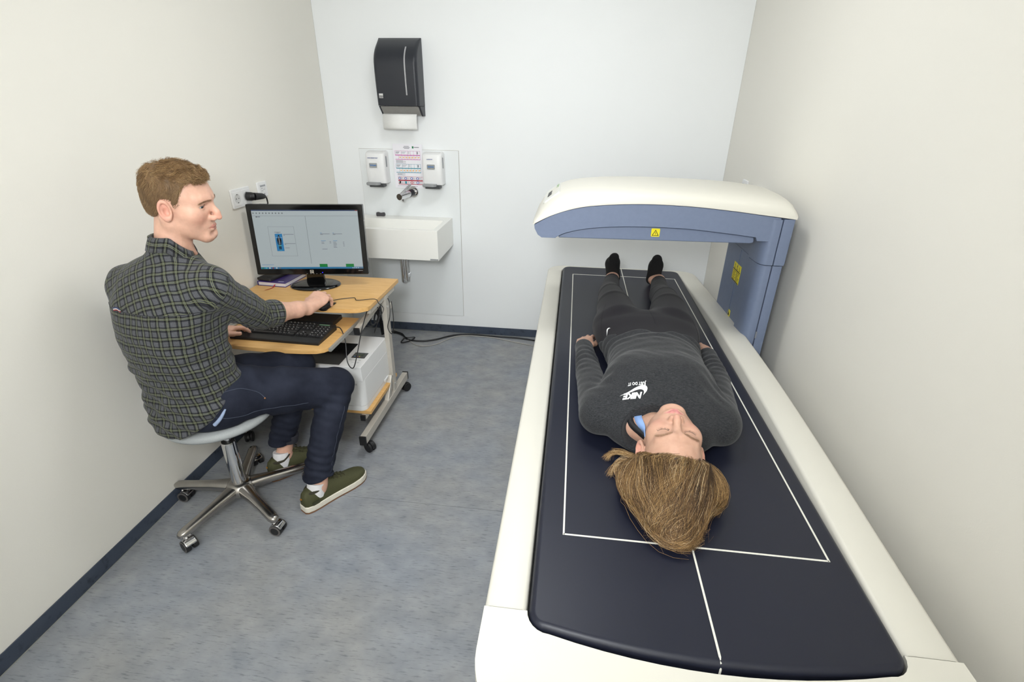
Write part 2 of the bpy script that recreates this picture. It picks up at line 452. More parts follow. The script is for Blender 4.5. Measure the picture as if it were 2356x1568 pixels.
def pad_line(name, a, b, w=0.0042):
    d = Vector((b[0] - a[0], b[1] - a[1], 0)); L = d.length; d.normalize()
    M = frame((a[0] - TL[0], a[1] - TL[1], PADZ), d, (-d[1], d[0], 0))
    MB().box((L / 2, 0, 0.0003), (L, w, 0.0008), M).build(name, M_line, pad)
BX0, BX1, BY0, BY1 = 1.622, 2.2026, -2.4494, -0.4794
pad_line('printed_line', (BX0, BY0 - 0.002), (BX0, BY1 + 0.002)); pad_line('printed_line', (BX1, BY0 - 0.002), (BX1, BY1 + 0.002))
pad_line('printed_line', (BX0, BY0), (BX1, BY0)); pad_line('printed_line', (BX0, BY1), (BX1, BY1))
pad_line('printed_line', (1.9105, -2.699), (1.9105, -0.325))
MB().tube([(1.9105 - TL[0], -2.698 - TL[1], 0.6468), (1.9105 - TL[0], -2.7065 - TL[1], 0.6432), (1.9105 - TL[0], -2.7125 - TL[1], 0.634), (1.9105 - TL[0], -2.7150 - TL[1], 0.60)], 0.0022, 6).build('printed_line', M_line, pad)

# ------------------------------------------------------------------ scanner arm on its column
arm = thing('overhead_scanner', 'blue-grey and ivory overhead scanner arm on a column behind the table', 'scanner', (2.385, -1.085, 0))
AL = arm.location
YA, YB = -1.315, -0.855            # near and far faces of the arm
def w(x, z): return (x - AL[0], z)
blue_top = [(1.447, 1.110), (1.52, 1.150), (1.625, 1.182), (1.75, 1.197), (1.885, 1.203), (2.04, 1.200), (2.19, 1.189), (2.30, 1.178), (2.377, 1.170)]
blue_top_c = cr(blue_top, 5)
inner = [(1.535, 1.0625), (1.575, 1.083), (1.66, 1.103), (1.78, 1.115), (1.90, 1.1185), (2.05, 1.116), (2.20, 1.104), (2.30, 1.094)]
inner_c = cr(inner, 5)
body = [w(*p) for p in blue_top_c]
body += [w(2.377, 1.080), w(2.306, 1.080)]
body += [w(*p) for p in inner_c[::-1]]
body += [w(1.535, 1.060), w(1.478, 1.060), w(1.462, 1.071), w(1.449, 1.095)]
MB().prism(body, YA - AL[1], YB - AL[1], 'y').build('arm_housing', M_blue, arm, bevel=0.012, seg=4, bang=55)
tray = [w(*p) for p in [(1.545, 1.058)] + [(x, z - 0.004) for x, z in inner_c[2:]] + [(2.302, 1.070), (2.29, 1.0655)]]
MB().prism(tray, YA + 0.018 - AL[1], YB - 0.018 - AL[1], 'y').build('detector_tray', M_blue, arm, bevel=0.010, seg=4, bang=55)
MB().prism([w(*p) for p in [(1.50, 1.10), (1.75, 1.15), (2.2, 1.15), (2.31, 1.12), (2.31, 1.085), (2.2, 1.095), (1.9, 1.1), (1.60, 1.075)]], YA + 0.03 - AL[1], YB - 0.03 - AL[1], 'y').build('inner_core', M_bluedark, arm)
# ivory top shell: lofted across the depth so that its crown is rounded
shell_bot = cr([(1.442, 1.112), (1.52, 1.152), (1.625, 1.1845), (1.75, 1.1995), (1.885, 1.2055), (2.04, 1.2025), (2.19, 1.1915), (2.30, 1.1805), (2.40, 1.1705), (2.431, 1.1670)], 6)
shell_top = cr([(1.440, 1.122), (1.475, 1.180), (1.555, 1.236), (1.70, 1.258), (1.885, 1.264), (2.04, 1.262), (2.19, 1.258), (2.30, 1.251), (2.405, 1.234), (2.436, 1.196)], 6)
V, Fc = [], []
prof = [(0.0, 0.0), (0.0, 0.35), (0.03, 0.62), (0.10, 0.82), (0.20, 0.94), (0.35, 1.0), (0.65, 1.0), (0.80, 0.94), (0.90, 0.82), (0.97, 0.62), (1.0, 0.35), (1.0, 0.0)]
nx = len(shell_bot)
for i in range(nx):
    (xb, zb), (xt, zt) = shell_bot[i], shell_top[i]
    for (d, hgt) in prof:
        y = YA - 0.004 + (YB - YA + 0.008) * d
        V.append((xb + (xt - xb) * hgt - AL[0], y - AL[1], zb + (zt - zb) * hgt))
k = len(prof)
for i in range(nx - 1):
    for j in range(k):
        Fc.append((i * k + j, i * k + (j + 1) % k, (i + 1) * k + (j + 1) % k, (i + 1) * k + j))
Fc.append(tuple(range(k))); Fc.append(tuple((nx - 1) * k + j for j in range(k - 1, -1, -1)))
sh = MB().add(V, Fc).build('top_shell', M_ivory, arm, ang=70)
# control panel on the sloping left end of the shell
pm = frame((1.508 - AL[0], -1.085 - AL[1], 1.2035), (0.0, -1.0, 0.0), (0.80, 0.0, 0.60))
pan = MB().prism(rr(-0.13, -0.042, 0.15, 0.040, 0.015), -0.006, 0.0035, 'z', pm).build('control_panel', mat('pale_grey_panel', (222, 222, 216), 0.4), arm, bevel=0.0015, seg=2)
MB().prism(rr(-0.03, -0.022, 0.08, 0.002, 0.004), 0.0035, 0.005, 'z', pm).build('display', M_black, pan)
for i in range(3):
    MB().prism(rr(-0.1 + i * 0.03, 0.018, -0.08 + i * 0.03, 0.03, 0.003), 0.0035, 0.005, 'z', pm).build('button', mat('button_green_grey', (150, 176, 140), 0.5), pan)
# column: rounded left-front corner, groove between the two covers
colP = [(2.427, YB), (2.427, YA + 0.012), (2.420, YA + 0.002), (2.4, YA)]
colP += [(2.385, YA)]
front = [(2.383, YA)] + [(2.365 + 0.03 * math.cos(a) - 0.0 , YA + 0.05 + 0.05 * math.sin(a)) for a in [-math.pi / 2 - i * math.pi / 2 / 8 for i in range(9)]] + [(2.3305, -1.20), (2.343, -1.165), (2.343, YB), (2.383, YB)]
backc = [(2.386, YB), (2.386, YA), (2.412, YA), (2.422, YA + 0.003), (2.427, YA + 0.012), (2.427, YB)]
def locA(P): return [(x - AL[0], y - AL[1]) for x, y in P]
MB().prism(locA(front), 0.02, 0.985).build('column_cover', M_blue, arm, bevel=0.003, seg=2, bang=50)
MB().prism(locA(backc), 0.02, 0.985).build('column_cover', M_blue, arm, bevel=0.003, seg=2, bang=50)
front2 = [(x - 0.004 if x < 2.38 else x, y - 0.004 if y < -1.2 else y) for x, y in front]
back2 = [(x + (0.004 if x > 2.4 else 0), y - 0.004 if y < -1.2 else y) for x, y in backc]
MB().prism(locA(front2), 0.9875, 1.165).build('shoulder_cover', M_blue, arm, bevel=0.003, seg=2, bang=50)
MB().prism(locA(back2), 0.9875, 1.167).build('shoulder_cover', M_blue, arm, bevel=0.003, seg=2, bang=50)
MB().span((2.36 - AL[0], YA + 0.006 - AL[1], 0.02), (2.42 - AL[0], YB - 0.006 - AL[1], 1.16)).build('column_core', M_bluedark, arm)
MB().box((2.3425 - AL[0], -1.06 - AL[1], 0.5), (0.002, 0.003, 0.96)).build('cover_seam', mat('seam_blue', (92, 104, 130), 0.6), arm)
MB().box((2.3855 - AL[0], YA - 0.001 - AL[1], 0.69), (0.006, 0.004, 0.03)).build('latch', mat('latch_grey', (150, 155, 165), 0.4, 0.6), arm)
# stickers
def sticker_x(name, x, yz, parent, mtl, th=0.0012):
    return MB().prism([(y - AL[1], z) for y, z in yz], x - AL[0] - th, x - AL[0], 'x').build(name, mtl, parent)
st = sticker_x('warning_label', 2.3430, [(-1.005, 0.915), (-1.105, 0.915), (-1.105, 0.832), (-1.005, 0.832)], arm, M_yellow)
bk = M_blackprint
for (ya, yb, za, zb) in ((-1.007, -1.103, 0.882, 0.886), (-1.007, -1.103, 0.833, 0.837)):
    sticker_x('printed_bar', 2.3418, [(ya, zb), (yb, zb), (yb, za), (ya, za)], st, bk, 0.0004)
for i, y in enumerate((-1.022, -1.055, -1.087)):
    sticker_x('printed_triangle', 2.3418, [(y + 0.009, 0.889), (y - 0.009, 0.889), (y, 0.909)], st, bk, 0.0004)
    sticker_x('printed_triangle', 2.3414, [(y + 0.006, 0.891), (y - 0.006, 0.891), (y, 0.904)], st, M_yellow, 0.0003)
for i in range(6):
    sticker_x('printed_text_line', 2.3418, [(-1.058, 0.878 - i * 0.0072), (-1.100 + (i % 3) * 0.008, 0.878 - i * 0.0072), (-1.100 + (i % 3) * 0.008, 0.8760 - i * 0.0072), (-1.058, 0.8760 - i * 0.0072)], st, bk, 0.0004)
    sticker_x('printed_text_line', 2.3418, [(-1.010, 0.878 - i * 0.0072), (-1.050 + (i % 2) * 0.008, 0.878 - i * 0.0072), (-1.050 + (i % 2) * 0.008, 0.8760 - i * 0.0072), (-1.010, 0.8760 - i * 0.0072)], st, bk, 0.0004)
s2 = sticker_x('warning_label', 2.3430, [(-1.055, 0.702), (-1.083, 0.702), (-1.083, 0.662), (-1.055, 0.662)], arm, M_yellow)
sticker_x('printed_triangle', 2.3418, [(-1.060, 0.676), (-1.078, 0.676), (-1.069, 0.695)], s2, bk, 0.0004)
s3 = MB().prism(rr(1.909 - AL[0], 1.078, 1.942 - AL[0], 1.110, 0.003), YA + 0.018 - AL[1] - 0.0012, YA + 0.018 - AL[1] - 0.0002, 'y').build('warning_label', M_yellow, arm)
yy = YA + 0.018 - AL[1] - 0.0012
cxx = 1.9255 - AL[0]
MB().prism([(cxx - 0.0135, 1.0815), (cxx + 0.0135, 1.0815), (cxx, 1.1055)], yy - 0.0004, yy, 'y').build('printed_triangle', bk, s3)
MB().prism([(cxx - 0.0095, 1.0838), (cxx + 0.0095, 1.0838), (cxx, 1.1010)], yy - 0.0008, yy - 0.0004, 'y').build('printed_triangle', M_yellow, s3)
MB().span((cxx - 0.001, yy - 0.0011, 1.0885), (cxx + 0.001, yy - 0.0008, 1.0965)).span((cxx - 0.001, yy - 0.0011, 1.0855), (cxx + 0.001, yy - 0.0008, 1.0872)).build('exclamation_mark', bk, s3)
# ------------------------------------------------------------------ wash place on the back wall
M_white = mat('white_plastic', (238, 238, 238), 0.38, vary=0.01, vscale=8)
M_panel = mat('white_splash_panel', (238, 241, 242), 0.22, vary=0.008, vscale=4, coat=0.1)
M_chrome = mat('chrome', (222, 222, 224), 0.08, 1.0, vary=0.02, vscale=10)
M_steel = mat('brushed_steel', (172, 170, 168), 0.28, 1.0, vary=0.08, vscale=60, stretch=(1, 12, 1))
M_greyp = mat('grey_plastic', (150, 152, 154), 0.45)
pn = MB().span((0.1947, -0.006, 0.1381), (0.8529, 0.0, 1.2705)).build('splash_panel', M_panel, bevel=0.0015, seg=2)
struct(pn, 'large thin white splash panel on the back wall behind the basin'); pn.name = 'wall_panel_back'
MB().span((0.1936, -0.003, 0.1370), (0.8542, 0.0, 1.2716)).build('panel_edge', mat('panel_edge_brown', (158, 148, 134), 0.7), pn)

def cornered(o): return o
# basin: solid box with a rectangular bowl
bs = thing('wash_basin', 'white rectangular wall basin half behind the monitor', 'basin', (0.49, -0.006, 0))
bx0, bx1, by, bz0, bz1 = 0.165 - 0.49, 0.798 - 0.49, -0.400, 0.664, 0.850
ix0, ix1, iy0, iy1, iz = bx0 + 0.045, bx1 - 0.035, by + 0.028, -0.105, bz1 - 0.085
V = [(bx0, 0, bz0), (bx1, 0, bz0), (bx1, by, bz0), (bx0, by, bz0), (bx0, 0, bz1), (bx1, 0, bz1), (bx1, by, bz1), (bx0, by, bz1),
     (ix0, iy1, bz1), (ix1, iy1, bz1), (ix1, iy0, bz1), (ix0, iy0, bz1), (ix0 + .02, iy1 - .01, iz), (ix1 - .02, iy1 - .01, iz), (ix1 - .02, iy0 + .01, iz), (ix0 + .02, iy0 + .01, iz)]
Fc = [(0, 1, 2, 3), (0, 4, 5, 1), (1, 5, 6, 2), (2, 6, 7, 3), (3, 7, 4, 0), (4, 8, 9, 5), (5, 9, 10, 6), (6, 10, 11, 7), (7, 11, 8, 4),
      (8, 12, 13, 9), (9, 13, 14, 10), (10, 14, 15, 11), (11, 15, 12, 8), (12, 15, 14, 13)]
MB().add(V, Fc).build('bowl', mat('solid_white_basin', (246, 245, 240), 0.3, vary=0.008, vscale=5), bs, bevel=0.004, seg=2)
MB().lathe([(0.0, 0.002), (0.022, 0.002), (0.022, 0.0), (0.0, 0.0)], 20, Matrix.Translation((0.0, -0.2, iz))).build('drain', M_chrome, bs)
MB().box((bx1 - 0.028, by - 0.0006, bz0 + 0.008), (0.05, 0.0012, 0.009)).build('name_plate', M_greyp, bs)
MB().cyl((-0.022, -0.12, 0.425), (-0.022, -0.12, 0.665), 0.0165).cyl((-0.022, -0.12, 0.420), (-0.022, -0.12, 0.43), 0.014).build('waste_pipe', M_chrome, bs)
MB().cyl((0.008, -0.135, 0.44), (0.008, -0.135, 0.665), 0.010).build('supply_pipe', M_chrome, bs)
MB().cyl((-0.022, -0.12, 0.44), (-0.022, 0.0, 0.44), 0.0155).build('waste_elbow', M_chrome, bs)

# small dark clip on the basin's back ledge
cl = thing('basin_clip', 'small dark grey clip lying on the back ledge of the basin', 'clip', (0.315, -0.045, 0.850))
MB().prism(cr([(-0.027, 0.0), (-0.027, 0.022), (-0.015, 0.026), (0.0, 0.022), (0.027, 0.024), (0.027, 0.002), (0.0, 0.0)], 4, True), -0.008, 0.008, 'y').build('clip_body', mat('dark_grey_rubber', (72, 70, 74), 0.55), cl, bevel=0.002, seg=2, bang=60)
MB().box((-0.029, 0.0, 0.014), (0.003, 0.014, 0.02)).build('clip_lip', mat('clip_edge', (190, 190, 190), 0.4), cl)

# wall tap
tp = thing('wall_tap', 'chrome wall-mounted tap with a slanting lever above the basin', 'tap', (0.532, -0.006, 1.010))
A, B = Vector((0.012, 0, 0.0)), Vector((-0.040, -0.145, -0.012))
MB().cyl((0.012, 0, 0), (0.010, -0.008, 0), 0.036, 0.036, 32).build('wall_rose', M_chrome, tp, bevel=0.002, seg=2)
MB().cyl(A, B, 0.022, 0.021, 32).build('spout_body', M_chrome, tp, bevel=0.002, seg=2)
dv = (B - A).normalized()
MB().cyl(B, B + dv * 0.004, 0.0195, 0.0195, 24).build('front_cap', mat('dark_chrome', (120, 112, 104), 0.12, 1.0), tp)
MB().cyl(A + dv * 0.02 , A + dv * 0.055, 0.0235, 0.0235, 32).build('band', mat('tap_band', (60, 60, 64), 0.25, 0.8), tp)
MB().cyl(B - dv * 0.035 + Vector((0, 0, -0.015)), B - dv * 0.035 + Vector((0, 0, -0.034)), 0.009).build('nozzle', M_chrome, tp)
MB().tube([B - dv * 0.012 + Vector((0.0, 0, 0.012)), A + dv * 0.075 + Vector((0.004, 0, 0.040)), A + dv * 0.045 + Vector((0.006, 0, 0.055))], [0.0085, 0.008, 0.007], 12).build('lever', M_chrome, tp)

# soap dispensers
def dispenser(x, z0, z1, label, txt, subtxt, pale):
    t = thing('soap_dispenser', label, 'dispenser', (x, -0.006, z0))
    h = z1 - z0; wd = 0.066
    prof = [(0.0, 0.030), (-0.070, 0.030), (-0.088, 0.06), (-0.092, h * 0.5), (-0.086, h - 0.03), (-0.060, h - 0.004), (0.0, h)]
    V, Fc = [], []
    nz = 14
    rings = []
    for i in range(nz + 1):
        s_ = i / nz; z = 0.026 + (h - 0.026) * s_
        dep = 0.088 * (1 - 0.10 * (2 * s_ - 1) ** 2) * (1.0 if s_ < 0.9 else (1 - ((s_ - 0.9) / 0.1) ** 2 * 0.28))
        ww = wd * (1 - 0.03 * s_) * (1.0 if s_ < 0.93 else (1 - ((s_ - 0.93) / 0.07) ** 2 * 0.10))
        P = [(ww, 0.0), (ww, -dep * 0.70), (ww * 0.95, -dep * 0.86), (ww * 0.84, -dep * 0.95), (ww * 0.5, -dep * 0.995), (0, -dep), (-ww * 0.5, -dep * 0.995), (-ww * 0.84, -dep * 0.95), (-ww * 0.95, -dep * 0.86), (-ww, -dep * 0.70), (-ww, 0.0)]
        V += [(px, py, z) for px, py in P]
        n = len(P)
    for i in range(nz):
        for k in range(n):
            Fc.append((i * n + k, i * n + (k + 1) % n, (i + 1) * n + (k + 1) % n, (i + 1) * n + k))
    Fc.append(tuple(range(n))); Fc.append(tuple(nz * n + k for k in range(n - 1, -1, -1)))
    MB().add(V, Fc).build('housing', M_white, t, bevel=0.003, seg=2, bang=50)
    lv = MB().prism(rr(-0.062, -0.118, 0.028, -0.055, (0.02, 0.03, 0.004, 0.004)), 0.018, 0.034).build('push_lever', M_greyp, t, bevel=0.005, seg=3, bang=50)
    MB().prism([(-0.085, 0.004), (-0.030, 0.004), (-0.030, 0.026), (-0.09, 0.026)], -0.048, 0.045, 'x').build('pump', mat('dark_pump', (70, 72, 74), 0.5), t)
    MB().prism(rr(-0.060, h - 0.095, -0.048, h - 0.030, 0.005), wd * 0.985, wd * 0.985 + 0.003, 'x').build('level_window', mat('window_grey', (140, 142, 146), 0.25), t)
    bd = MB().prism(rr(-0.034 + pale * 0.006, h - 0.098, 0.016 + pale * 0.006, h - 0.070, 0.004), -0.0945, -0.086, 'y').build('badge', mat('badge_silver', (196, 200, 202), 0.25, 0.7), t)
    me = text_mesh('ECOLAB', 0.0100, frame((-0.009 + pale * 0.006, -0.0945, h - 0.084), (1, 0, 0), (0, 0, 1)), offset=0.0006)
    put('badge_lettering', me, mat('blue_lettering', (40, 110, 180), 0.5), bd)
    me = text_mesh(txt, 0.0068, frame((-0.010, -0.0905, h - 0.040), (1, 0, 0), (0, 0, 1)), offset=0.0002)
    put('lettering', me, mat('navy_lettering', (30, 60, 140), 0.5), t)
    return t
dispenser(0.3265, 1.042, 1.264, 'white soap dispenser left of the notice, printed HAND DISINFECTANT', 'HAND DISINFECTANT', '', 0)
dispenser(0.6970, 1.042, 1.264, 'white soap dispenser right of the notice, printed HANDSOAP', 'HANDSOAP', '', 1)

# notice sheet
pz0, pz1, px0, px1 = 1.033, 1.305, 0.4235, 0.6180
nt_ = thing('notice_sheet', 'printed hygiene notice sheet with coloured bands between the soap dispensers', 'notice', (0, -0.0085, 0))
MB().span((px0, -0.0006, pz0), (px1, 0.0, pz1)).build('paper', mat('paper_white', (240, 238, 244), 0.55, vary=0.01), nt_)
def pr_(name, x0, x1, z0, z1, m, d=0.0009):
    return MB().span((px0 + x0, -d, pz1 - z0), (px0 + x1, -0.0006, pz1 - z1)).build(name, m, nt_)
C_mag, C_teal, C_red = mat('magenta_print', (196, 92, 168), 0.6), mat('teal_print', (40, 140, 160), 0.6), mat('red_print', (176, 40, 60), 0.6)
C_txt = mat('grey_text_print', (120, 122, 130), 0.6); C_skin = mat('tan_print', (232, 190, 140), 0.6); C_blue = mat('blue_print', (40, 90, 170), 0.6); C_grn = mat('green_print', (40, 120, 80), 0.6); C_pap = mat('print_white', (244, 243, 246), 0.6)
Wp = px1 - px0
pr_('logo_mark', 0.128, 0.139, 0.013, 0.026, C_grn); pr_('logo_text', 0.142, 0.174, 0.017, 0.021, C_txt)
pr_('title_line', 0.075, 0.108, 0.013, 0.016, C_txt); pr_('title_line', 0.070, 0.114, 0.019, 0.022, C_txt); pr_('title_line', 0.076, 0.110, 0.025, 0.028, C_txt)
def table_block(z, C, icons):
    w_ = Wp - 0.030
    for (a, b) in ((z + 0.024, z + 0.029), (z + 0.051, z + 0.0545), (z, z + 0.0012)): pr_('rule', 0.014, 0.014 + w_, a, b, C)
    for i, xx in enumerate((0.0, 0.25, 0.50, 0.62, 0.74, 0.86, 1.0)):
        pr_('rule', 0.014 + xx * w_ - 0.0006, 0.014 + xx * w_ + 0.0006, z, z + 0.027, C)
    for i in range(8):
        xx = 0.135 + i * 0.1235
        pr_('rule', 0.014 + min(xx, 1) * w_ - 0.0006, 0.014 + min(xx, 1) * w_ + 0.0006, z + 0.027, z + 0.053, C, 0.00085)
    for r_ in range(3):
        pr_('text_line', 0.018, 0.045 - r_ * 0.004, z + 0.005 + r_ * 0.005, z + 0.0075 + r_ * 0.005, C_txt)
        pr_('text_line', 0.056, 0.088 - r_ * 0.005, z + 0.005 + r_ * 0.005, z + 0.0065 + r_ * 0.005, C_txt)
        pr_('text_line', 0.098, 0.110, z + 0.005 + r_ * 0.005, z + 0.0065 + r_ * 0.005, C_txt)
    pr_('bottle_icon', 0.158, 0.165, z + 0.004, z + 0.020, C_txt)
    for i in range(7):
        cx_ = 0.014 + (0.197 + i * 0.1235) * w_; cz_ = z + 0.040
        MB().prism([(px0 + cx_ + 0.0065 * math.cos(a) * (1 + 0.3 * math.sin(3 * a + i)), pz1 - cz_ + 0.0052 * math.sin(a) * (1 + 0.3 * math.cos(2 * a + i))) for a in [k * 2 * math.pi / 12 for k in range(12)]], -0.0010, -0.0007, 'y').build('hand_icon', C_skin, nt_)
table_block(0.041, C_mag, 0)
for i in range(4): pr_('text_line', 0.016, 0.062 + (i % 2) * 0.02, 0.100 + i * 0.0045, 0.102 + i * 0.0045, C_txt)
table_block(0.121, C_teal, 0)
for i in range(3): pr_('text_line', 0.020, 0.072 - (i % 2) * 0.02, 0.180 + i * 0.0045, 0.182 + i * 0.0045, C_txt)
for (a, b) in ((0.199, 0.2005), (0.220, 0.227), (0.246, 0.2495)): pr_('rule', 0.022, Wp - 0.008, a, b, C_red)
for i in range(9): pr_('rule', 0.022 + i * 0.020, 0.0232 + i * 0.020, 0.199, 0.248, C_red)
for i in range(4):
    for j, (cz_, cc) in enumerate(((0.2105, C_blue), (0.2365, (C_txt, C_teal, C_red, C_blue)[i]))):
        cx_ = 0.0325 + i * 0.040
        ring = [(px0 + cx_ + 0.0085 * math.cos(a), pz1 - cz_ + 0.0085 * math.sin(a)) for a in [k * 2 * math.pi / 20 for k in range(20)]]
        if j and i == 0: ring = [(px0 + cx_ - 0.006, pz1 - cz_ - 0.009), (px0 + cx_ + 0.006, pz1 - cz_ - 0.006), (px0 + cx_ + 0.007, pz1 - cz_ + 0.008), (px0 + cx_ - 0.004, pz1 - cz_ + 0.009)]
        if j and i == 1: ring = [(px0 + cx_ - 0.006, pz1 - cz_ - 0.008), (px0 + cx_ + 0.006, pz1 - cz_ - 0.008), (px0 + cx_ + 0.006, pz1 - cz_ + 0.008), (px0 + cx_ - 0.006, pz1 - cz_ + 0.008)]
        ic = MB().prism(ring, -0.0010, -0.0007, 'y').build('pictogram', M_black if (j and i == 0) else cc, nt_)
        if not (j and i < 2):
            MB().prism([(px0 + cx_ + 0.0045 * math.cos(a), pz1 - cz_ + 0.0055 * math.sin(a)) for a in [k * 2 * math.pi / 8 for k in range(8)]], -0.0012, -0.0010, 'y').build('pictogram_inset', C_pap, ic)
        for r_ in range(3): pr_('text_line', cx_ + 0.012, cx_ + 0.025, cz_ - 0.006 + r_ * 0.005, cz_ - 0.0045 + r_ * 0.005, C_txt)
pr_('text_line', 0.016, 0.150, 0.258, 0.2595, C_txt)

# paper towel dispenser
td = thing('towel_dispenser', 'matt black paper towel dispenser high on the white back wall', 'dispenser', (0.522, 0.0, 1.480))
M_tdb = mat('matt_black_shell', (36, 39, 47), 0.42, spec=0.5, vary=0.03, vscale=400, bump=0.05, bscale=900)
hw_, hh = 0.130, 0.405
V, Fc, nz = [], [], 22
for i in range(nz + 1):
    s_ = i / nz; z = 0.045 + (hh - 0.045) * s_
    dep = 0.125 + 0.012 * math.sin(math.pi * min(1, s_ * 0.9)) - (0.0 if s_ < 0.60 else 0.118 * ((s_ - 0.60) / 0.40) ** 2.2)
    ww = hw_ * (1 - 0.03 * (s_ - 0.45) ** 2)
    r_ = min(0.022, dep * 0.45)
    P = [(ww, 0.0), (ww, -dep + r_)] + [(ww - r_ + r_ * math.cos(a), -dep + r_ - r_ * math.sin(a)) for a in (math.pi / 8, math.pi / 4, 3 * math.pi / 8)] + [(ww - r_, -dep), (0, -dep), (-ww + r_, -dep)] + [(-ww + r_ - r_ * math.cos(a), -dep + r_ - r_ * math.sin(a)) for a in (3 * math.pi / 8, math.pi / 4, math.pi / 8)] + [(-ww, -dep + r_), (-ww, 0.0)]
    V += [(px, py, z) for px, py in P]; n = len(P)
for i in range(nz):
    for k in range(n): Fc.append((i * n + k, i * n + (k + 1) % n, (i + 1) * n + (k + 1) % n, (i + 1) * n + k))
Fc.append(tuple(range(n))); Fc.append(tuple(nz * n + k for k in range(n - 1, -1, -1)))
MB().add(V, Fc).build('cover', M_tdb, td, bevel=0.004, seg=3, bang=55)
for xc in (hw_ - 0.012, -hw_ + 0.001):
    MB().prism([(0.0, -0.012), (-0.045, -0.012), (-0.105, 0.044), (0.0, 0.044)], xc, xc + 0.011, 'x').build('side_cheek', M_tdb, td, bevel=0.002, seg=2)
MB().prism([(-0.003, -0.008), (-0.055, -0.008), (-0.112, 0.043), (-0.003, 0.043)], -hw_ + 0.012, hw_ - 0.012, 'x').build('towel_guide', mat('smoke_grey_guide', (142, 140, 136), 0.3, vary=0.05), td, bevel=0.006, seg=3)
wpath = []
win = []
for i in range(13):
    s_ = 0.16 + 0.70 * i / 12; z = 0.045 + (hh - 0.045) * s_
    dep = 0.125 + 0.012 * math.sin(math.pi * min(1, s_ * 0.9)) - (0.0 if s_ < 0.60 else 0.118 * ((s_ - 0.60) / 0.40) ** 2.2)
    win.append((z, dep))
V, Fc = [], []
for z, dep in win: V += [(0.056, -dep - 0.0012, z), (0.0635, -dep - 0.0012, z), (0.0635, -dep + 0.003, z), (0.056, -dep + 0.003, z)]
for i in range(len(win) - 1):
    for k in range(4): Fc.append((i * 4 + k, i * 4 + (k + 1) % 4, i * 4 + 4 + (k + 1) % 4, i * 4 + 4 + k))
Fc += [(0, 1, 2, 3), tuple(len(V) - 4 + k for k in (3, 2, 1, 0))]
MB().add(V, Fc).build('level_window', mat('clear_window_grey', (176, 176, 178), 0.2, vary=0.1, vscale=60), td)
bdg = MB().box((-0.097, -0.1345, 0.098), (0.024, 0.0012, 0.024)).build('badge', mat('badge_white', (216, 216, 214), 0.4), td)
MB().box((-0.097, -0.1355, 0.094), (0.022, 0.0008, 0.010)).build('badge_band', M_blackprint, bdg)
me = text_mesh('BLACK', 0.0065, frame((-0.097, -0.1362, 0.094), (1, 0, 0), (0, 0, 1)), offset=0.0002); put('badge_lettering', me, mat('badge_text_white', (230, 230, 230), 0.5), bdg)
tw = MB()
V, Fc = [], []
for i in range(9):
    z = 0.000 - 0.088 * i / 8; y = -0.075 - 0.012 * math.sin(i / 8 * 2.6)
    V += [(-0.118, y, z), (0.096, y - 0.001, z)]
for i in range(8): Fc.append((2 * i, 2 * i + 1, 2 * i + 3, 2 * i + 2))
tws = tw.add(V, Fc).build('paper_towel', mat('towel_paper', (240, 240, 238), 0.8, vary=0.015, vscale=120, bump=0.1), td)
sd = tws.modifiers.new('th', 'SOLIDIFY'); sd.thickness = 0.0012

# sockets and switch plates
def plate(name, label, cat, M, w_, h_, th=0.010):
    t = bpy.data.objects.new(name, None); COL.objects.link(t); t.matrix_world = M; tag(t, label, cat)
    MB().prism(rr(-w_ / 2, -h_ / 2, w_ / 2, h_ / 2, 0.006), 0.0, th).build('face_plate', M_white, t, bevel=0.003, seg=3, bang=60)
    return t
ML = lambda y, z: frame((0.0, y, z), (0, 1, 0), (0, 0, 1))      # left wall: local x runs to the back wall, z into the room
MR = lambda y, z: frame((RW, y, z), (0, -1, 0), (0, 0, 1))
t = plate('double_socket', 'white double wall socket on the left wall, one half holding a black plug', 'socket', ML(-1.021, 1.1215), 0.146, 0.088)
for s in (-1, 1):
    MB().prism(rr(s * 0.036 - 0.031, -0.032, s * 0.036 + 0.031, 0.032, 0.003), 0.010, 0.012).build('insert', M_white, t, bevel=0.0012, seg=2)
    wl = MB()
    n = 24; V = []; Fc = []
    for (r_, z_) in ((0.0225, 0.0125), (0.0195, 0.0125), (0.0185, 0.0122), (0.0005, 0.0121)):
        V += [(s * 0.036 + r_ * math.cos(2 * math.pi * k / n), r_ * math.sin(2 * math.pi * k / n), z_) for k in range(n)]
    for i in range(3):
        for k in range(n): Fc.append((i * n + k, i * n + (k + 1) % n, (i + 1) * n + (k + 1) % n, (i + 1) * n + k))
    wl.add(V, Fc).build('socket_well', mat('socket_well_white', (214, 214, 214), 0.4), t)
    hs = MB()
    for dx in (-0.0095, 0.0095): hs.cyl((s * 0.036 + dx, 0, 0.012), (s * 0.036 + dx, 0, 0.0128), 0.0026, n=10)
    hs.box((s * 0.036, 0.0185, 0.0128), (0.005, 0.004, 0.0012)).box((s * 0.036, -0.0185, 0.0128), (0.005, 0.004, 0.0012))
    hs.build('contact', M_blackprint, t)
t = plate('room_control', 'small white wall plate with printed lines right of the double socket', 'wall plate', ML(-0.837, 1.132), 0.080, 0.076, 0.009)
MB().prism(rr(-0.026, -0.030, 0.026, 0.026, 0.002), 0.009, 0.0105).build('label_field', mat('label_field_white', (228, 228, 228), 0.4), t)
lb = MB().box((0, 0.018, 0.0107), (0.044, 0.009, 0.0006)).build('printed_bar', mat('grey_print', (176, 178, 182), 0.5), t)
for i in range(4): MB().box((-0.016 + i * 0.011, 0.018, 0.0112), (0.007, 0.002, 0.0006)).build('printed_mark', C_txt, t)
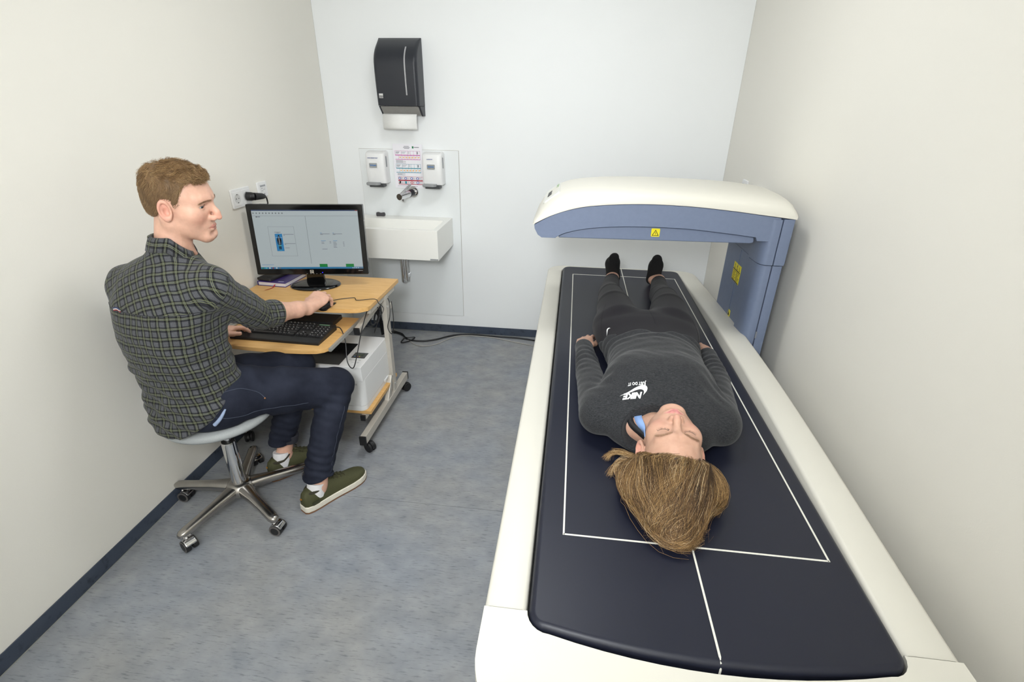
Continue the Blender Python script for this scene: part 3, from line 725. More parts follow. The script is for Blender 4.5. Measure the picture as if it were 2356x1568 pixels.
for i in range(3): MB().box((-0.010 + (i % 2) * 0.018, 0.006 - i * 0.006, 0.0107), (0.014, 0.0014, 0.0006)).build('printed_mark', C_txt, t)
MB().cyl((0.006, -0.022, 0.0105), (0.006, -0.022, 0.0115), 0.003, n=12).build('dial', C_txt, t)
# power plug and cord
pg = thing('power_plug', 'black power plug with a cord in the left wall socket', 'plug', (0.012, -0.985, 1.1215))
MB().tube([(0.001, 0, 0), (0.022, 0.004, -0.001), (0.034, 0.012, -0.002)], [0.0205, 0.0205, 0.017], 20).build('plug_head', M_black, pg, bevel=0.002, seg=2)
MB().tube([(0.032, 0.010, -0.002), (0.040, 0.03, -0.004), (0.045, 0.055, -0.007), (0.046, 0.066, -0.009)], [0.0185, 0.0165, 0.0145, 0.012], 16).build('plug_grip', M_black, pg)
MB().tube([(0.046, 0.064, -0.009), (0.047, 0.072, -0.010)], 0.0095, 12).build('strain_relief', M_black, pg)
MB().tube(cr([(0.047, 0.070, -0.010), (0.046, 0.086, -0.018), (0.041, 0.098, -0.045), (0.034, 0.105, -0.10), (0.028, 0.12, -0.30), (0.018, 0.14, -0.60), (0.012, 0.18, -1.00), (0.012, 0.25, -1.108)], 6), 0.0036, 8).build('cord', M_black, pg)
t = plate('wall_switch', 'small white wall socket above the scanner arm on the right wall', 'socket', MR(-0.440, 1.155), 0.080, 0.085, 0.010)
MB().box((0, 0.022, 0.0103), (0.05, 0.0016, 0.0006)).build('printed_bar', C_txt, t)
MB().cyl((0.0, -0.008, 0.010), (0.0, -0.008, 0.0112), 0.019, n=20).build('socket_well', mat('socket_well_white', (214, 214, 214), 0.4), t)
MB().cyl((0.004, 0.0, 0.0112), (0.004, 0.0, 0.0118), 0.006, n=10).build('contact', C_txt, t)
t = plate('wall_trunking', 'slim white horizontal wall fitting beside the socket above the scanner arm', 'wall fitting', MR(-0.665, 1.178), 0.150, 0.024, 0.016)
MB().box((-0.060, -0.006, 0.0165), (0.025, 0.0016, 0.0006)).build('printed_bar', C_txt, t)
# ------------------------------------------------------------------ computer desk
def wood(name, a, b):
    m, nt, bs_ = new_mat(name)
    tc = nd(nt, 'ShaderNodeTexCoord'); mp = nd(nt, 'ShaderNodeMapping'); mp.inputs['Scale'].default_value = (1.2, 14, 14)
    nt.links.new(tc.outputs['Object'], mp.inputs[0])
    n = nd(nt, 'ShaderNodeTexNoise'); n.inputs['Scale'].default_value = 7; n.inputs['Detail'].default_value = 6; n.inputs['Roughness'].default_value = 0.65
    nt.links.new(mp.outputs[0], n.inputs['Vector'])
    ra = nd(nt, 'ShaderNodeValToRGB'); ra.color_ramp.elements[0].position = 0.32; ra.color_ramp.elements[1].position = 0.68
    ra.color_ramp.elements[0].color = lin(a); ra.color_ramp.elements[1].color = lin(b)
    nt.links.new(n.outputs['Fac'], ra.inputs[0]); nt.links.new(ra.outputs[0], bs_.inputs['Base Color'])
    bs_.inputs['Roughness'].default_value = 0.42
    return m
M_beech = wood('beech_laminate', (213, 165, 100), (228, 184, 120))
M_edge = wood('beech_edge_band', (206, 150, 84), (220, 168, 102))
M_frame = mat('beige_grey_steel', (198, 192, 182), 0.4, 0.25, vary=0.03)
DZ = 0.690
dk = thing('computer_desk', 'small beech computer desk on a grey steel frame with casters', 'desk', (0.37, -1.06, 0))
D0 = dk.location
def dl(P): return [(x - D0[0], y - D0[1]) for x, y in P]
top_o = [(0.010, -0.845), (0.010, -1.25)] + cr([(0.05, -1.285), (0.20, -1.306), (0.37, -1.312), (0.55, -1.306), (0.640, -1.296)], 4) + [(0.660, -1.285), (0.684, -1.262), (0.690, -1.24), (0.690, -0.845)]
tp_ = MB().prism(dl(top_o), DZ - 0.020, DZ).build('desktop', M_beech, dk, bevel=0.0015, seg=2)
sh_o = [(0.075, -1.185), (0.075, -1.50)] + cr([(0.10, -1.535), (0.20, -1.552), (0.34, -1.560), (0.48, -1.556), (0.560, -1.545)], 4) + [(0.585, -1.530), (0.603, -1.505), (0.606, -1.48), (0.606, -1.185)]
SZ = 0.598
sh_ = MB().prism(dl(sh_o), SZ - 0.018, SZ).build('keyboard_shelf', M_beech, dk, bevel=0.0015, seg=2)
for x in (0.608, 0.062):
    MB().span((x - D0[0], -1.53 - D0[1], SZ - 0.010), (x + 0.011 - D0[0], -1.18 - D0[1], SZ + 0.004)).build('slide_rail', mat('rail_zinc', (205, 205, 200), 0.3, 0.6), sh_)
MB().span((0.045 - D0[0], -1.37 - D0[1], 0.172), (0.686 - D0[0], -0.985 - D0[1], 0.190)).build('lower_shelf', M_beech, dk, bevel=0.0015, seg=2)
M_cap = mat('black_end_cap', (26, 26, 28), 0.5)
def square_tube(name, a, b, w_, h_, parent, caps=()):
    a = Vector(a) - D0; b = Vector(b) - D0; d = b - a; L = d.length
    up = Vector((1, 0, 0))
    M = frame(tuple(a), d, up)
    o = MB().box((L / 2, 0, 0), (L, w_, h_), M).build(name, M_frame, parent, bevel=0.003, seg=2)
    for c in caps:
        MB().box((-0.004 if c == 0 else L + 0.004, 0, 0), (0.010, w_ + 0.002, h_ + 0.002), M).build('end_cap', M_cap, o)
    return o
for xs in (0.676, 0.058):
    sgn = 1 if xs > 0.3 else -1
    square_tube('foot_beam', (xs, -1.470, 0.090), (xs, -0.835, 0.090), 0.030, 0.044, dk, (0, 1))
    square_tube('post', (xs, -1.03, 0.10), (xs, -1.03, DZ - 0.022), 0.026, 0.040, dk)
    square_tube('gusset', (xs, -1.135, 0.100), (xs, -1.055, 0.215), 0.024, 0.034, dk)
    square_tube('desktop_bracket', (xs - sgn * 0.004, -1.235, DZ - 0.034), (xs - sgn * 0.004, -0.90, DZ - 0.034), 0.024, 0.024, dk)
    square_tube('shelf_arm', (xs - sgn * 0.032, -1.315, 0.590), (xs - sgn * 0.032, -0.985, 0.632), 0.024, 0.030, dk, (0,))
    square_tube('shelf_bearer', (xs - sgn * 0.028, -1.378, 0.156), (xs - sgn * 0.028, -0.96, 0.156), 0.022, 0.028, dk, (0,))
    for zb in (0.605, 0.155):
        MB().cyl((xs - D0[0] + sgn * 0.012, -1.035 - D0[1], zb), (xs - D0[0] + sgn * 0.0155, -1.035 - D0[1], zb), 0.005, n=12).build('bolt', M_chrome, dk)
square_tube('cross_bar', (0.066, -1.03, 0.622), (0.668, -1.03, 0.622), 0.022, 0.030, dk)
square_tube('cross_bar', (0.066, -1.03, 0.235), (0.668, -1.03, 0.235), 0.022, 0.030, dk)
square_tube('rear_tab', (0.676, -1.010, 0.585), (0.676, -0.965, 0.585), 0.020, 0.030, dk)
M_wheel = mat('black_rubber', (28, 28, 30), 0.55)
def caster(x, y, ang):
    t = bpy.data.objects.new('caster', None); link(t, dk); t.location = (x - D0[0], y - D0[1], 0); t.rotation_euler = (0, 0, ang)
    for s in (-1, 1):
        MB().cyl((s * 0.006, -0.012, 0.0265), (s * 0.018, -0.012, 0.0265), 0.0265, n=24).build('wheel', M_wheel, t, bevel=0.004, seg=2)
        MB().cyl((s * 0.018, -0.012, 0.0265), (s * 0.0195, -0.012, 0.0265), 0.019, n=20).build('hub', M_cap, t)
    MB().prism([(-0.012 + 0.029 * math.cos(a), 0.0265 + 0.029 * math.sin(a)) for a in [math.radians(q) for q in range(-10, 171, 15)]] + [(-0.035, 0.02), (0.012, 0.02)], -0.0055, 0.0055, 'x').build('fork', M_cap, t)
    MB().cyl((0, 0.0, 0.05), (0, 0.0, 0.072), 0.008, n=12).build('stem', M_chrome, t)
for x, y, a in ((0.676, -1.425, 1.1), (0.676, -0.865, 2.6), (0.058, -1.425, 0.4), (0.058, -0.865, 1.9)): caster(x, y, a)

# ------------------------------------------------------------------ monitor
mo = thing('monitor', 'black widescreen monitor showing a pale scan program window', 'monitor', (0.310, -1.012, DZ), math.radians(10.2))
mo_w, mo_h, mo_z = 0.552, 0.345, 0.0605
M_gloss = mat('gloss_black', (12, 12, 13), 0.09, spec=0.6, vary=0.02)
tilt = Matrix.Translation((0, 0.0, mo_z)) @ Matrix.Rotation(math.radians(-4), 4, 'X')
MB().prism(rr(-mo_w / 2, 0, mo_w / 2, mo_h, 0.006), -0.012, 0.020, 'y', tilt).build('casing', M_gloss, mo, bevel=0.004, seg=3, bang=60)
MB().prism(rr(-0.20, 0.05, 0.20, 0.30, 0.03), 0.018, 0.045, 'y', tilt).build('rear_housing', mat('satin_black', (22, 22, 24), 0.4), mo, bevel=0.012, seg=3)
def screen_mat():
    return mat('screen_pale', (72, 78, 80), 0.30, vary=0.05, vscale=900, emit=(196, 207, 210), estr=0.42)
sx0, sx1, sz0, sz1 = -0.252, 0.252, 0.030, 0.319
SWd, SHt = sx1 - sx0, sz1 - sz0
scr = MB().span((sx0, -0.0128, sz0), (sx1, -0.0120, sz1), tilt).build('screen', screen_mat(), mo)
def smat(name, c, e=0.42): return mat('screen_' + name, tuple(int(v * 0.35) for v in c), 0.35, vary=0.01, emit=c, estr=e)
S_gray, S_line, S_navy, S_task, S_green, S_blue, S_black, S_cyan, S_text, S_red, S_white = (smat('grey', (120, 126, 130)), smat('line', (96, 104, 110)), smat('navy', (40, 66, 110)), smat('taskbar', (50, 130, 178)), smat('green', (20, 140, 66)), smat('blue', (50, 140, 200)), smat('black', (14, 16, 20)), smat('cyan', (110, 216, 208)), smat('text', (70, 74, 100)), smat('red', (150, 60, 60)), smat('white', (226, 232, 236)))
def sq(name, u0, u1, v0, v1, m, d=0.0):
    """u from left, v from top, both 0..1 of the screen"""
    return MB().span((sx0 + u0 * SWd, -0.0131 - d, sz1 - v0 * SHt), (sx0 + u1 * SWd, -0.0128, sz1 - v1 * SHt), tilt).build(name, m, scr)
sq('title_bar', 0, 1, 0, 0.016, S_navy); sq('close_button', 0.975, 0.998, 0.001, 0.014, S_red, 0.0002)
sq('toolbar_rule', 0, 1, 0.098, 0.1005, S_line); sq('pane_divider', 0.4975, 0.4995, 0.10, 0.91, S_line)
for i in range(10): sq('toolbar_icon', 0.010 + i * 0.030, 0.022 + i * 0.030, 0.045, 0.064, S_gray)
sq('tree_icon', 0.035, 0.045, 0.107, 0.122, S_black); sq('tree_text', 0.048, 0.075, 0.110, 0.118, S_text)
for (u0, u1, v0, v1) in ((0.130, 0.375, 0.275, 0.277), (0.130, 0.375, 0.775, 0.777), (0.130, 0.1312, 0.275, 0.777), (0.374, 0.3752, 0.275, 0.777)): sq('frame_line', u0, u1, v0, v1, S_line)
sq('scan_field', 0.185, 0.255, 0.395, 0.690, S_blue)
def poly_s(name, pts, m, d=0.0004):
    return MB().prism([(sx0 + u * SWd, sz1 - v * SHt) for u, v in pts], -0.0128 - d, -0.0128, 'y', tilt).build(name, m, scr)
fc = 0.220
poly_s('body_figure', [(fc - .004, .455), (fc - .016, .470), (fc - .021, .50), (fc - .022, .57), (fc - .018, .57), (fc - .013, .51), (fc - .012, .58), (fc - .012, .60), (fc - .009, .665), (fc - .003, .665), (fc, .60), (fc + .003, .665), (fc + .009, .665), (fc + .012, .60), (fc + .012, .58), (fc + .013, .51), (fc + .018, .57), (fc + .022, .57), (fc + .021, .50), (fc + .016, .470), (fc + .004, .455)], S_black, 0.0006)
poly_s('figure_head', [(fc + .008 * math.cos(a), .435 + .022 * math.sin(a)) for a in [k * math.pi / 6 for k in range(12)]], S_black, 0.0006)
sq('spine_mark', fc - 0.002, fc + 0.002, 0.44, 0.58, S_white, 0.0006); sq('figure_band', fc - 0.012, fc + 0.012, 0.590, 0.604, S_cyan, 0.0006)
sq('scan_mark', 0.190, 0.205, 0.455, 0.460, S_white, 0.0003); sq('scan_mark', 0.236, 0.252, 0.455, 0.460, S_white, 0.0003)
sq('scan_mark', fc - .010, fc + .010, 0.668, 0.674, S_cyan, 0.0003)
for (u0, u1, v) in ((0.185, 0.245, .365), (0.205, 0.228, .380), (0.266, 0.365, .402), (0.266, 0.280, .418), (0.266, 0.370, .558), (0.266, 0.28, .574), (0.266, 0.308, .632), (0.62, 0.71, .395), (0.74, 0.83, .395), (0.62, 0.645, .405), (0.74, 0.765, .405), (0.622, 0.648, .535), (0.622, 0.648, .557), (0.735, 0.762, .535), (0.735, 0.768, .557), (0.735, 0.768, .580), (0.735, 0.762, .603), (0.735, 0.768, .623), (0.83, 0.842, .535), (0.828, 0.842, .557), (0.83, 0.842, .58), (0.83, 0.842, .603), (0.622, 0.672, .652), (0.70, 0.715, .525), (0.70, 0.715, .55)):
    sq('screen_text', u0, u1, v, v + 0.005, S_text)
for (u0, u1, v) in ((0.62, 0.635, .380), (0.74, 0.752, .380), (0.62, 0.665, .512), (0.735, 0.775, .512), (0.015, 0.13, .925)): sq('screen_heading', u0, u1, v, v + 0.006, S_blue)
sq('green_button', 0.575, 0.652, 0.915, 0.968, S_green, 0.0002); sq('green_button', 0.833, 0.912, 0.915, 0.968, S_green, 0.0002)
tb = sq('taskbar', 0, 1, 0.968, 1.0, S_task, 0.0002)
for i, cc in enumerate((S_green, S_cyan, S_white, S_red, S_white, S_gray)): sq('taskbar_icon', 0.012 + i * 0.033, 0.028 + i * 0.033, 0.975, 0.994, cc, 0.0004)
for i in range(4): sq('taskbar_icon', 0.895 + i * 0.018, 0.905 + i * 0.018, 0.978, 0.991, S_white, 0.0004)
sq('taskbar_clock', 0.968, 0.992, 0.976, 0.993, S_gray, 0.0004)
lg = MB().span((-0.014, -0.0130, 0.0075), (0.0035, -0.0120, 0.0235), tilt).build('maker_badge', mat('badge_pale', (214, 208, 196), 0.3, 0.3), mo)
MB().cyl((-0.00525, -0.0133, 0.0155), (-0.00525, -0.0129, 0.0155), 0.0068, n=20, M=tilt).build('badge_disc', M_blackprint, lg)
me = text_mesh('hp', 0.0135, tilt @ frame((-0.00525, -0.0136, 0.0155), (1, 0, 0), (0, 0, 1)), shear=0.2); put('badge_lettering', me, mat('badge_text_pale', (226, 222, 212), 0.4), lg)
MB().cyl((0.047, -0.0128, 0.0105), (0.047, -0.0118, 0.0105), 0.0022, n=12, M=tilt).build('power_light', mat('blue_led', (30, 30, 255), 0.4, emit=(40, 40, 255), estr=1.2), mo)
for i, u in enumerate((-0.030, -0.012, 0.003, 0.018, 0.037)): MB().box((u, -0.0124, 0.0045), (0.006, 0.0008, 0.0014), tilt).build('button_mark', mat('mark_grey', (150, 150, 150), 0.5), mo)
MB().box((0.238, -0.0124, 0.020), (0.022, 0.0006, 0.0022), tilt).build('model_mark', mat('mark_grey', (150, 150, 150), 0.5), mo)
MB().prism([(-0.048, 0.010), (0.048, 0.010), (0.040, 0.085), (-0.040, 0.085)], 0.010, 0.026, 'y').build('neck', M_gloss, mo, bevel=0.004, seg=2)
MB().prism([(0.022, 0.004), (0.038, 0.004), (0.036, 0.10), (0.020, 0.10)], -0.03, 0.03, 'x').build('neck_support', M_gloss, mo)
bse = MB().lathe([(0.001, 0.0), (0.122, 0.0), (0.125, 0.003), (0.123, 0.007), (0.112, 0.0115), (0.06, 0.014), (0.001, 0.0145)], 48, Matrix.Diagonal((1.0, 0.74, 1.0, 1.0)))
bse.build('base', M_gloss, mo, ang=60)

# ------------------------------------------------------------------ keyboard, mouse
kb = thing('keyboard', 'black computer keyboard on the pull-out shelf', 'keyboard', (0.346, -1.412, SZ), math.radians(-1.5))
kw, kd = 0.415, 0.172
MB().prism([(-kd / 2, 0.0), (kd / 2, 0.0), (kd / 2, 0.024), (kd / 2 - 0.02, 0.025), (-kd / 2 + 0.004, 0.013), (-kd / 2, 0.010)], -kw / 2, kw / 2, 'x').build('case', M_black, kb, bevel=0.002, seg=2)
M_key = mat('black_keycap', (32, 32, 34), 0.5, vary=0.05)
keyme = {}
def key(u, v, wk, dkk=0.0155):
    z = 0.0145 + (v + kd / 2) / kd * 0.0115
    kk = round(wk, 4)
    if kk not in keyme:
        b = MB(); h = 0.0055; t_ = 0.0016
        b.add([(-wk / 2, -dkk / 2, 0), (wk / 2, -dkk / 2, 0), (wk / 2, dkk / 2, 0), (-wk / 2, dkk / 2, 0), (-wk / 2 + t_, -dkk / 2 + t_, h), (wk / 2 - t_, -dkk / 2 + t_, h), (wk / 2 - t_, dkk / 2 - t_, h), (-wk / 2 + t_, dkk / 2 - t_, h)], [(0, 3, 2, 1), (4, 5, 6, 7), (0, 1, 5, 4), (1, 2, 6, 5), (2, 3, 7, 6), (3, 0, 4, 7)])
        keyme[kk] = b.mesh('key'); keyme[kk].materials.append(M_key)
    o = bpy.data.objects.new('key', keyme[kk]); link(o, kb); o.location = (u, v, z); o.rotation_euler = (math.radians(3.8), 0, 0)
    return o
legends = MB()
def keyrow(v, widths, x0):
    x = x0
    for wk in widths:
        if wk > 0:
            key(x + wk / 2, v, wk - 0.0022)
            z = 0.0145 + (v + kd / 2) / kd * 0.0115 + 0.0062
            legends.box((x + 0.0045 + random.uniform(0, 0.002), v + 0.003, z + 0.0003), (0.0026, 0.0032, 0.0004))
            if random.random() < 0.4: legends.box((x + wk * 0.6, v - 0.003, z), (0.0022, 0.0022, 0.0004))
        x += abs(wk)
U = 0.0178; xL = -kw / 2 + 0.012
keyrow(0.066, [U, -U * 0.7] + [U] * 4 + [-U * 0.4] + [U] * 4 + [-U * 0.4] + [U] * 4 + [-0.006] + [U] * 3 + [-0.006] , xL)
keyrow(0.042, [U] * 13 + [U * 1.95, -0.006] + [U] * 3 + [-0.006] + [U] * 4, xL)
keyrow(0.0235, [U * 1.45] + [U] * 12 + [U * 1.5, -0.006] + [U] * 3 + [-0.006] + [U] * 4, xL)
keyrow(0.005, [U * 1.7] + [U] * 12 + [U * 1.25, -0.006, -U * 3, -0.006] + [U] * 4, xL)
keyrow(-0.0135, [U * 1.25] + [U] * 11 + [U * 2.7, -0.006, -U, U, -U, -0.006] + [U] * 4, xL)
keyrow(-0.032, [U * 1.4, U * 1.2, U * 1.2, U * 5.6, U * 1.2, U * 1.2, U * 1.2, U * 1.95, -0.006] + [U] * 3 + [-0.006] + [U * 2, U, U], xL)
lo = legends.build('key_legends', mat('legend_white', (220, 220, 220), 0.5), kb); lo['kind'] = 'stuff'
MB().box((kw / 2 - 0.048, 0.070, 0.0262), (0.05, 0.010, 0.0006)).build('indicator_strip', mat('indicator_green_grey', (96, 128, 104), 0.5), kb)
MB().tube(cr([(kw / 2 - 0.004, 0.07, 0.018), (kw / 2 + 0.03, 0.062, 0.020), (kw / 2 + 0.068, 0.02, -0.02), (kw / 2 + 0.085, -0.02, -0.10), (kw / 2 + 0.105, -0.02, -0.135), (kw / 2 + 0.118, 0.0, -0.10), (kw / 2 + 0.12, 0.10, 0.02), (kw / 2 + 0.105, 0.24, 0.065), (kw / 2 + 0.09, 0.40, -0.05), (kw / 2 + 0.08, 0.46, -0.30)], 6), 0.0024, 8).build('cord', M_black, kb)

ms = thing('mouse', 'black computer mouse under the seated person\'s right hand', 'mouse', (0.494, -1.282, DZ), math.radians(-4))
MB().sphere((0, 0, 0.006), (0.028, 0.050, 0.023), 24, 14).build('shell', M_black, ms)
MB().box((0, 0, 0.002), (0.052, 0.09, 0.004)).build('base', M_cap, ms)
MB().tube(cr([(0.0, 0.052, 0.008), (0.015, 0.09, 0.003), (0.075, 0.125, 0.003), (0.105, 0.098, 0.003), (0.18, 0.13, 0.003), (0.195, 0.135, -0.02), (0.20, 0.17, -0.06), (0.19, 0.14, -0.10), (0.18, 0.10, -0.14), (0.165, 0.12, -0.17), (0.15, 0.22, -0.12)], 6), 0.0017, 6).build('cord', M_black, ms)

# notebook with a black case on it
nb = thing('notebook', 'dark purple hardcover notebook on the desk behind the monitor, red ribbon hanging out', 'notebook', (0.106, -0.968, DZ), math.radians(-4))
MB().box((0, 0, 0.0105), (0.150, 0.185, 0.017)).build('pages', mat('page_white', (226, 222, 226), 0.7, vary=0.06, vscale=300, stretch=(1, 1, 8)), nb)
M_purple = mat('purple_cover', (62, 44, 118), 0.35, vary=0.04)
MB().box((0, 0, 0.021), (0.156, 0.192, 0.003)).build('cover', M_purple, nb, bevel=0.001, seg=2)
MB().box((0, 0, 0.0015), (0.156, 0.192, 0.003)).build('cover', M_purple, nb, bevel=0.001, seg=2)
MB().box((-0.0775, 0, 0.011), (0.003, 0.192, 0.022)).build('spine', M_purple, nb)
MB().box((0.045, -0.078, 0.0228), (0.030, 0.006, 0.0006)).build('cover_print', mat('print_lilac', (190, 186, 214), 0.5), nb)
rb = cr([(0.018, -0.09, 0.010), (0.018, -0.099, 0.009), (0.017, -0.106, 0.002), (0.016, -0.128, 0.0012), (0.010, -0.145, 0.0012), (0.002, -0.156, 0.0012)], 6)
V = []; Fc = []
for i, p in enumerate(rb): V += [(p[0] - 0.003, p[1], p[2]), (p[0] + 0.003, p[1] + (0.004 if i > 18 else 0), p[2]), (p[0] + 0.003, p[1], p[2] + 0.0006), (p[0] - 0.003, p[1], p[2] + 0.0006)]
for i in range(len(rb) - 1):
    for k in range(4): Fc.append((i * 4 + k, i * 4 + (k + 1) % 4, i * 4 + 4 + (k + 1) % 4, i * 4 + 4 + k))
MB().add(V, Fc).build('ribbon', mat('red_ribbon', (180, 24, 44), 0.6), nb)
ph = thing('phone_case', 'flat black case lying on the purple notebook', 'phone case', (0.070, -0.970, DZ + 0.0225), math.radians(-12))
MB().box((0, 0, 0.007), (0.085, 0.165, 0.014)).build('cover', mat('black_leather', (34, 33, 34), 0.55, vary=0.1, bump=0.2, bscale=500), ph, bevel=0.004, seg=3)
MB().prism([(0.010 + 0.016 * math.cos(a), -0.050 + 0.012 * math.sin(a)) for a in [k * math.pi / 6 for k in range(12)]], 0.014, 0.0148).build('clasp', M_blackprint, ph)

# flat box behind the keyboard
hb_ = thing('flat_black_box', 'flat black box behind the keyboard on the shelf', 'box', (0.40, -1.255, SZ))
MB().box((0, 0, 0.011), (0.25, 0.10, 0.022)).build('casing', M_black, hb_, bevel=0.003, seg=2)
MB().box((0.06, -0.0505, 0.012), (0.05, 0.001, 0.006)).build('slot', M_cap, hb_)

# ------------------------------------------------------------------ printer on the lower shelf
pt = thing('printer', 'white office printer with a black output tray on the lower desk shelf', 'printer', (0.468, -1.205, 0.190))
PW, PD, PH = 0.40, 0.345, 0.240
M_pr = mat('printer_white', (232, 232, 232), 0.35, vary=0.01, vscale=8)
MB().prism(rr(-PW / 2, -PD / 2, PW / 2, PD / 2, (0.03, 0.03, 0.012, 0.012)), 0.028, 0.168).build('body', M_pr, pt, bevel=0.004, seg=3, bang=50)
MB().prism(rr(-PW / 2 + 0.002, -PD / 2 + 0.002, PW / 2 - 0.002, PD / 2 - 0.002, (0.03, 0.03, 0.012, 0.012)), 0.0, 0.027).build('paper_drawer', M_pr, pt, bevel=0.003, seg=2, bang=50)
# top: frame around a recessed tray
xa, xb, ya, yb = -PW / 2, PW / 2, -PD / 2, PD / 2
tx0, tx1, ty0, ty1 = xa + 0.045, xb - 0.115, ya + 0.018, yb - 0.10
zt = PH
V = [(xa, ya, 0.168), (xb, ya, 0.168), (xb, yb, 0.168), (xa, yb, 0.168), (xa + .004, ya + .004, zt), (xb - .004, ya + .004, zt), (xb - .004, yb - .004, zt), (xa + .004, yb - .004, zt),
     (tx0, ty0, zt), (tx1, ty0, zt), (tx1, ty1, zt), (tx0, ty1, zt), (tx0, ty0, zt - 0.004), (tx1, ty0, zt - 0.004), (tx1, ty1, zt - 0.05), (tx0, ty1, zt - 0.05)]
Fc = [(0, 1, 5, 4), (1, 2, 6, 5), (2, 3, 7, 6), (3, 0, 4, 7), (4, 5, 9, 8), (5, 6, 10, 9), (6, 7, 11, 10), (7, 4, 8, 11), (8, 9, 13, 12), (9, 10, 14, 13), (10, 11, 15, 14), (11, 8, 12, 15), (0, 3, 2, 1), (12, 13, 14, 15)]
MB().add(V, Fc).build('top_cover', M_pr, pt, bevel=0.004, seg=3)
V = [(tx0 + .001, ty0 + .001, zt + 0.0005), (tx1 - .001, ty0 + .001, zt + 0.0005), (tx1 - .001, ty1 - .001, zt - 0.046), (tx0 + .001, ty1 - .001, zt - 0.046), (tx0 + .001, ty0 + .001, zt - 0.003), (tx1 - .001, ty0 + .001, zt - 0.003), (tx1 - .001, ty1 - .001, zt - 0.0495), (tx0 + .001, ty1 - .001, zt - 0.0495)]
M_trayb = mat('charcoal_tray', (46, 47, 50), 0.5, vary=0.05)
try_ = MB().add(V, [(0, 1, 2, 3), (7, 6, 5, 4), (0, 4, 5, 1), (1, 5, 6, 2), (2, 6, 7, 3), (3, 7, 4, 0)]).build('output_tray', M_trayb, pt)
MB().box(((tx0 + tx1) / 2, ty1 - 0.0015, zt - 0.022), (tx1 - tx0 - 0.002, 0.002, 0.046)).build('output_slot', M_blackprint, pt)
MB().add([(-0.06, ya + 0.035, zt - 0.0015), (0.0, ya + 0.035, zt - 0.0015), (0.0, ya + 0.075, zt - 0.0092), (-0.06, ya + 0.075, zt - 0.0092)], [(0, 1, 2, 3)]).build('paper_stop', mat('charcoal_stop', (36, 37, 40), 0.5), try_)
dp = MB().span((xb - 0.088, ya + 0.095, zt - 0.001), (xb - 0.022, ya + 0.150, zt + 0.0015)).build('display_panel', M_gloss, pt)
MB().span((xb - 0.078, ya + 0.118, zt + 0.0015), (xb - 0.038, ya + 0.138, zt + 0.002)).build('display', mat('lcd_green_grey', (64, 74, 62), 0.3), dp)
for i, c in enumerate(((40, 120, 190), (190, 60, 130), (210, 190, 40), (90, 90, 90))): MB().box((xb - 0.075 + i * 0.012, ya + 0.108, zt + 0.0018), (0.005, 0.005, 0.0006)).build('ink_mark', mat('ink_%d' % i, c, 0.5), dp)
for i in range(6): MB().box((xb - 0.085 + (i % 3) * 0.024, ya + 0.050 + (i // 3) * 0.024, zt + 0.0004), (0.012, 0.007, 0.001)).build('button', mat('button_pale', (206, 206, 206), 0.4), pt)
MB().box((xb - 0.055, ya - 0.0005, 0.150), (0.05, 0.001, 0.010)).build('name_mark', mat('name_mark_grey', (196, 196, 198), 0.4), pt)
MB().box((xb + 0.003, 0.10, 0.030), (0.006, 0.05, 0.012)).build('side_grip', M_pr, pt, bevel=0.002, seg=2)

# ------------------------------------------------------------------ cables on the floor
bc = thing('floor_cable', 'thick black cable running along the floor from the desk to the scanner table', 'cable')
MB().tube(cr([(0.30, -0.30, 0.30), (0.30, -0.10, 0.02), (0.36, -0.085, 0.006), (0.422, -0.121, 0.006), (0.487, -0.187, 0.006), (0.591, -0.192, 0.006), (0.683, -0.15, 0.006), (0.768, -0.077, 0.006), (0.886, -0.034, 0.006), (1.117, -0.041, 0.006), (1.261, -0.045, 0.006), (1.387, -0.068, 0.006), (1.60, -0.14, 0.006)], 8), 0.0058, 8).build('sheath', M_black, bc)
MB().tube(cr([(0.28, -0.28, 0.30), (0.285, -0.08, 0.02), (0.34, -0.065, 0.008), (0.41, -0.105, 0.012), (0.46, -0.165, 0.012), (0.52, -0.150, 0.010), (0.50, -0.215, 0.010), (0.45, -0.245, 0.010), (0.455, -0.17, 0.016)], 8), 0.0045, 8).build('knot', M_black, bc)
wc = thing('floor_cable', 'thin pale grey cable beside the thick black one on the floor', 'cable')
MB().tube(cr([(0.31, -0.25, 0.30), (0.30, -0.05, 0.02), (0.325, -0.03, 0.005), (0.40, -0.095, 0.005), (0.474, -0.181, 0.004), (0.552, -0.25, 0.004), (0.623, -0.267, 0.004), (0.702, -0.22, 0.004), (0.824, -0.069, 0.004), (1.062, -0.057, 0.004), (1.24, -0.109, 0.004), (1.387, -0.151, 0.004), (1.60, -0.22, 0.004)], 8), 0.0033, 8).build('sheath', mat('pale_grey_sheath', (170, 166, 160), 0.5), wc)
uc = thing('cable_bundle', 'loose bundle of black cables hanging behind the right desk post', 'cable')
for i in range(4):
    o = i * 0.012
    MB().tube(cr([(0.63 - o, -0.98, 0.60), (0.56 - o * 2, -0.86, 0.46 - o), (0.46 - o, -0.62, 0.34 - o), (0.36 + o * 0.3, -0.34, 0.32 - o), (0.30 + o * 0.4, -0.24, 0.28 - o), (0.28 + o * 0.6, -0.16, 0.02 + o * 0.2)], 8), 0.0042 if i else 0.0052, 8).build('strand', M_black, uc)
MB().tube(cr([(0.665, -1.00, 0.655), (0.70, -1.03, 0.63), (0.705, -1.055, 0.56), (0.69, -1.06, 0.50), (0.705, -1.05, 0.46), (0.715, -1.035, 0.52), (0.70, -1.0, 0.62)], 8), 0.0022, 6).build('loop', M_black, uc)

